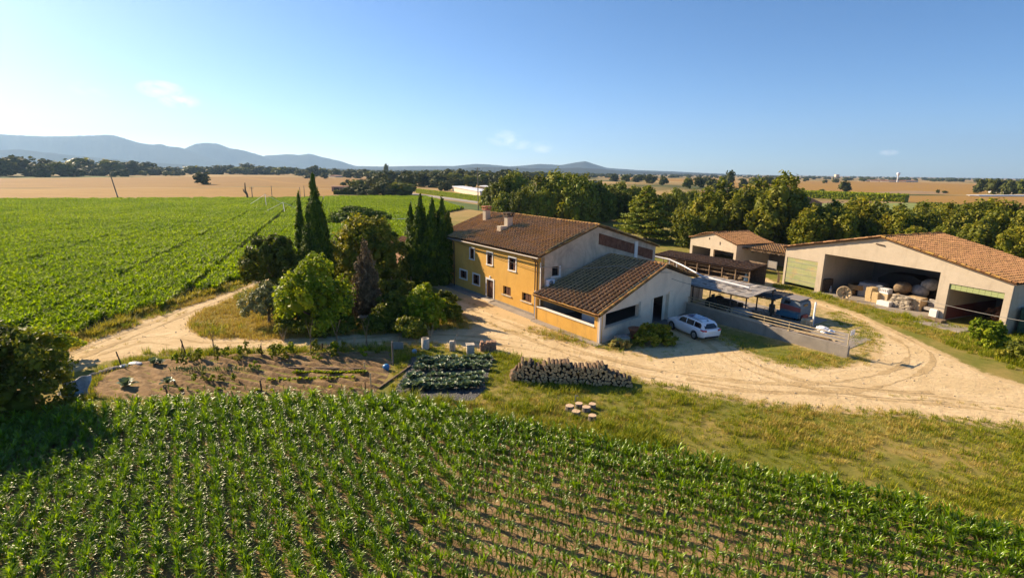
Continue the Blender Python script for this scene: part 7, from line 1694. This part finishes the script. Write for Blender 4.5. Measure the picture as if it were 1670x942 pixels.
mb = MB(); mb.cbox(-2.7, -.09, .02, 2.7, .09, .14, .02); one('garden_board', mb, M_wood, 'weathered board lying along the bed above the upper lettuce row', 'board', G(530, 603)+Vector((0, 0, .06)), R(0))
mb = MB(); mb.cbox(-2.2, -.07, .0, 2.2, .07, .10, .02); one('garden_board', mb, M_wood, 'dark board edging between the plot and the mulch bed', 'board', G(645, 615)+Vector((0, 0, .03)), R(72))
mb = MB(); mb.cbox(-1.1, -.45, 0, 1.1, .45, .8, .05); one('stone_bench', mb, M_conc, 'grey stone block seat in the shade between the dead conifer and the shrubs', 'bench', G(604, 528), R(6))

# ------------------------------------------------------------------ out on the plain
def pole(px, by, ty, r, label, topx=0, arm=True, name='utility_pole'):
    q = G(px, by); h = HT(px+topx, ty, q); dx = topx*q.y/FPX; t = thing(name, label, 'pole', q); mb = MB(); mb.tube([(0, 0, -.2), (dx, 0, h)], [r, r*.75], 7); mb.build('mast', M_bark_grey, t)
    if arm:
        mb = MB(); mb.bar((dx-.9, 0, h-.6), (dx+.9, 0, h-.6), .14, .14); mb.tube([(dx-.7, 0, h-.5), (dx-.7, 0, h-.2)], .06, 6); mb.tube([(dx+.7, 0, h-.5), (dx+.7, 0, h-.2)], .06, 6); mb.build('cross_arm', M_bark_grey, t)
    return t
pole(193.5, 326, 286, .26, 'leaning wooden utility pole at the far edge of the green field', -7)
pole(780, 343, 273, .20, 'tall utility pole standing beyond the house roof by the road', -1)
pole(412, 325.6, 305, .2, 'short thin pole right of the bare dead trunk in the stubble field', 0)
pole(444, 325, 303, .16, 'thin pole at the field edge left of the cypress spires', 0, False); pole(490, 324.5, 305, .16, 'slim pole just left of the cypress spires', 0, False); pole(497, 324.5, 303, .16, 'slimmest pole beside the cypress tip at the field edge', 0, False)
q = G(404, 326); mb = MB(); s = q.y/FPX
mb.tube([(0, 0, -.2), (-.2*s, 0, 9*s), (-2.5*s, 0, 15*s), (-2*s, 0, 27*s)], [.45, .4, .35, .2], 7); mb.tube([(-.4*s, 0, 8*s), (-5*s, 0, 14*s), (-6*s, 0, 18*s)], [.3, .25, .12], 6)
one('dead_tree', mb, M_bark, 'bare dead trunk with one stub branch at the far edge of the green field', 'dead tree', q)
# irrigation masts with guy wires in the green crop
for k, (px, by, ty) in enumerate(((434, 337, 316), (463, 348, 329), (671, 353, 328))):
    q = G(px, by); h = HT(px, ty, q); t = thing('irrigation_mast', ['left irrigation mast with guy wires in the far green crop', 'right irrigation mast with guy wires in the far green crop', 'single irrigation mast beside the cypress clump in the green crop'][k], 'mast', q)
    mb = MB(); mb.tube([(0, 0, 0), (0, 0, h)], .09, 6); mb.build('mast_pole', M_steel, t)
    if k < 2:
        for dx, dy in ((7, 3), (-6, -3), (3, -6)): mb = MB(); mb.tube([(0, 0, h*.95), (dx, dy, .1)], .05, 5); mb.build('guy_wire', M_plasticw, t)
t = thing('irrigation_line', 'white irrigation pipe laid across the green crop behind the round tree', 'pipe', G(640, 362)); a, b = G(600, 363)-t.location, G(672, 363.5)-t.location
mb = MB(); mb.tube([a+Vector((0, 0, 1.1)), b+Vector((0, 0, 1.1))], .09, 7); mb.build('pipe', M_plasticw, t)
for f in (.1, .5, .9): q = a.lerp(b, f); mb = MB(); mb.tube([(q.x, q.y, 0), (q.x, q.y, 1.05)], .05, 6); mb.build('support', M_steel, t)
# far buildings
def farhouse(name, label, px0, px1, by, ty, wall, roof, depth=8.0, eave=.7, wins=2, roofk='gable', cat='house'):
    a, b = G(px0, by), G(px1, by); c = (a+b)/2; L = (b-a).length; h = HT((px0+px1)/2, ty, c); t = thing(name, label, cat, c, math.atan2(b.y-a.y, b.x-a.x)); e = h*eave
    mb = MB(); mb.box(-L/2, 0, -.1, L/2, depth, e); mb.build('wall', wall, t)
    mb = MB(); o = L*.03
    if roofk == 'gable': mb.extrude([(-L/2-o, -.4, e), (-L/2-o, depth+.4, e), (-L/2-o, depth/2, h)], (L+2*o, 0, 0))
    elif roofk == 'end': mb.extrude([(-L/2-o, -.3, e), (L/2+o, -.3, e), (0, -.3, h)], (0, depth+.6, 0))
    else: mb.box(-L/2-o, -.4, e+.003, L/2+o, depth+.4, h)
    mb.build('roof', roof, t)
    for k in range(wins):
        x = -L/2+L*(k+.5)/wins; w = min(L/(wins*4), 2.0); mb = MB(); mb.box(x-w, -.06, e*.25, x+w, -.003, e*.78); mb.build('window', M_glass, t)
    return t
MR_far = duo('far_roof_tiles', (.28, .15, .09), (.38, .22, .14), 1, .9); MW_far = plaster('far_pale_wall', (.60, .52, .42), (.5, .42, .33), (.4, .34, .27), .3, .5); MP_far = plaster('far_pink_wall', (.42, .26, .19), (.36, .22, .15), (.3, .18, .12), .3, .5)
farhouse('farm_building', 'small pinkish far farm building beyond the green crop and the dark hedge', 541, 572, 312.5, 303, MP_far, MR_far, 6, .86)
greenhouse = thing('greenhouse_range', 'long low white-roofed nursery building beyond the hedge and the pole', 'building', G(737, 311.5))
gh = greenhouse.location; e = [G(737, 311.5)-gh, G(782, 322)-gh, G(818, 327)-gh]
def slab2(name, a, b, z0, z1, th, m, par, back=(7, 10, 0)):
    mb = MB(); a, b = Vector(a), Vector(b); bk = Vector(back); mb.extrude([a+Vector((0, 0, z0)), b+Vector((0, 0, z0)), b+bk+Vector((0, 0, z0)), a+bk+Vector((0, 0, z0))], (0, 0, z1-z0), 0); mb.build(name, m, par)
slab2('roof', e[0], e[1], 3.0, 3.5, 0, M_plasticw, greenhouse); slab2('wall', e[0]+Vector((.5, .5, 0)), e[1]+Vector((.3, .5, 0)), 0, 2.99, 0, MW_far, greenhouse, (6, 9, 0))
slab2('shed_body', G(783, 313)-gh, G(803, 315)-gh, 0, 3.7, 0, M_dwood, greenhouse, (3, 7, 0)); slab2('shed_roof', G(782, 312.5)-gh, G(818, 316)-gh, 3.72, 4.2, 0, M_plasticw, greenhouse, (4, 9, 0))
random.seed(31)
for k in range(9):
    q = G(748+7.5*k, 318+1.1*k); mb = MB(); mb.cbox(-1.0, -.6, 0, 1.0, .6, random.uniform(.9, 1.7), .1); one('stored_pallet', mb, [M_plasticw, MW_far, MP_far][k % 3], '%s pale goods pallet from the left behind the clipped hedge' % ORD[k], 'pallet', q, random.uniform(0, 3), 'pallets behind the hedge')
farhouse('hangar', 'brown far hangar with rounded gable among the belt trees', 1281, 1338, 352, 319, duo('brown_hangar_sheet', (.20, .14, .10), (.27, .2, .15), 1, .9), MR_far, 16, .62, 0, 'end', 'hangar')
farhouse('farm_building', 'low tan-roofed building glimpsed left of the hangar in the belt trees', 1152, 1192, 330, 311, MW_far, MR_far, 8, .6, 1)
farhouse('far_house', 'white far house at the right edge of the stubble fields', 1652, 1672, 315.5, 305, MW_far, MR_far, 14, .6, 2)
farhouse('far_house', 'low white far house left of the one at the right edge', 1627, 1635, 314.6, 311, M_plasticw, MW_far, 8, .7, 1)
farhouse('glasshouse', 'long low white polytunnel lying across the right stubble field', 1598, 1690, 320.5, 318.4, M_plasticw, M_plasticw, 8, .8, 0, 'flat', 'polytunnel')
farhouse('farm_roof', 'pale blue far roof between the pines and the stubble strips', 953, 975, 301, 296, MW_far, M_cblue, 14, .6, 0, 'flat', 'building')
for k, (a, b, y) in enumerate(((1413, 1425, 296), (1433, 1447, 296.4), (1450, 1466, 296.8), (1478, 1497, 297))): farhouse('far_house', '%s pale low farmhouse from the left on the horizon by the water tower' % ORD[k], a, b, y, y-3.2, MW_far, MR_far, 20, .6, 0)
farhouse('far_house', 'pale far house at the left end of the wooded hollow', 547, 560, 289.5, 285.5, MW_far, MR_far, 20, .6, 0); farhouse('far_house', 'pale low far farm between the left tree groups', 245, 268, 283.8, 281.6, MW_far, MW_far, 20, .7, 0)
q = G(1463, 297); h = HT(1463, 281.5, q); t = thing('water_tower', 'white water tower with flared tank on the right horizon', 'water tower', q); mb = MB(); r = 2.0*q.y/FPX
mb.lathe([(r*.5, 0), (r*.42, h*.62)], 16); mb.build('shaft', M_plasticw, t); mb = MB(); mb.lathe([(r*.42, h*.62), (r*1.25, h*.86), (r*1.25, h*.96), (r*.9, h)], 16); mb.build('tank', M_plasticw, t)
q = G(1363, 297.5); h = HT(1363, 284.5, q); t = thing('lookout_tower', 'lattice tower with a pale cabin on the right horizon', 'tower', q); r = 2.2*q.y/FPX; mb = MB()
for a, b in ((-1, -1), (1, -1), (1, 1), (-1, 1)): mb.bar((a*r, b*r, 0), (a*r*.7, b*r*.7, h*.7), r*.25)
mb.build('legs', M_steel, t); mb = MB(); mb.box(-r*1.2, -r*1.2, h*.7, r*1.2, r*1.2, h); mb.build('cabin', MW_far, t)
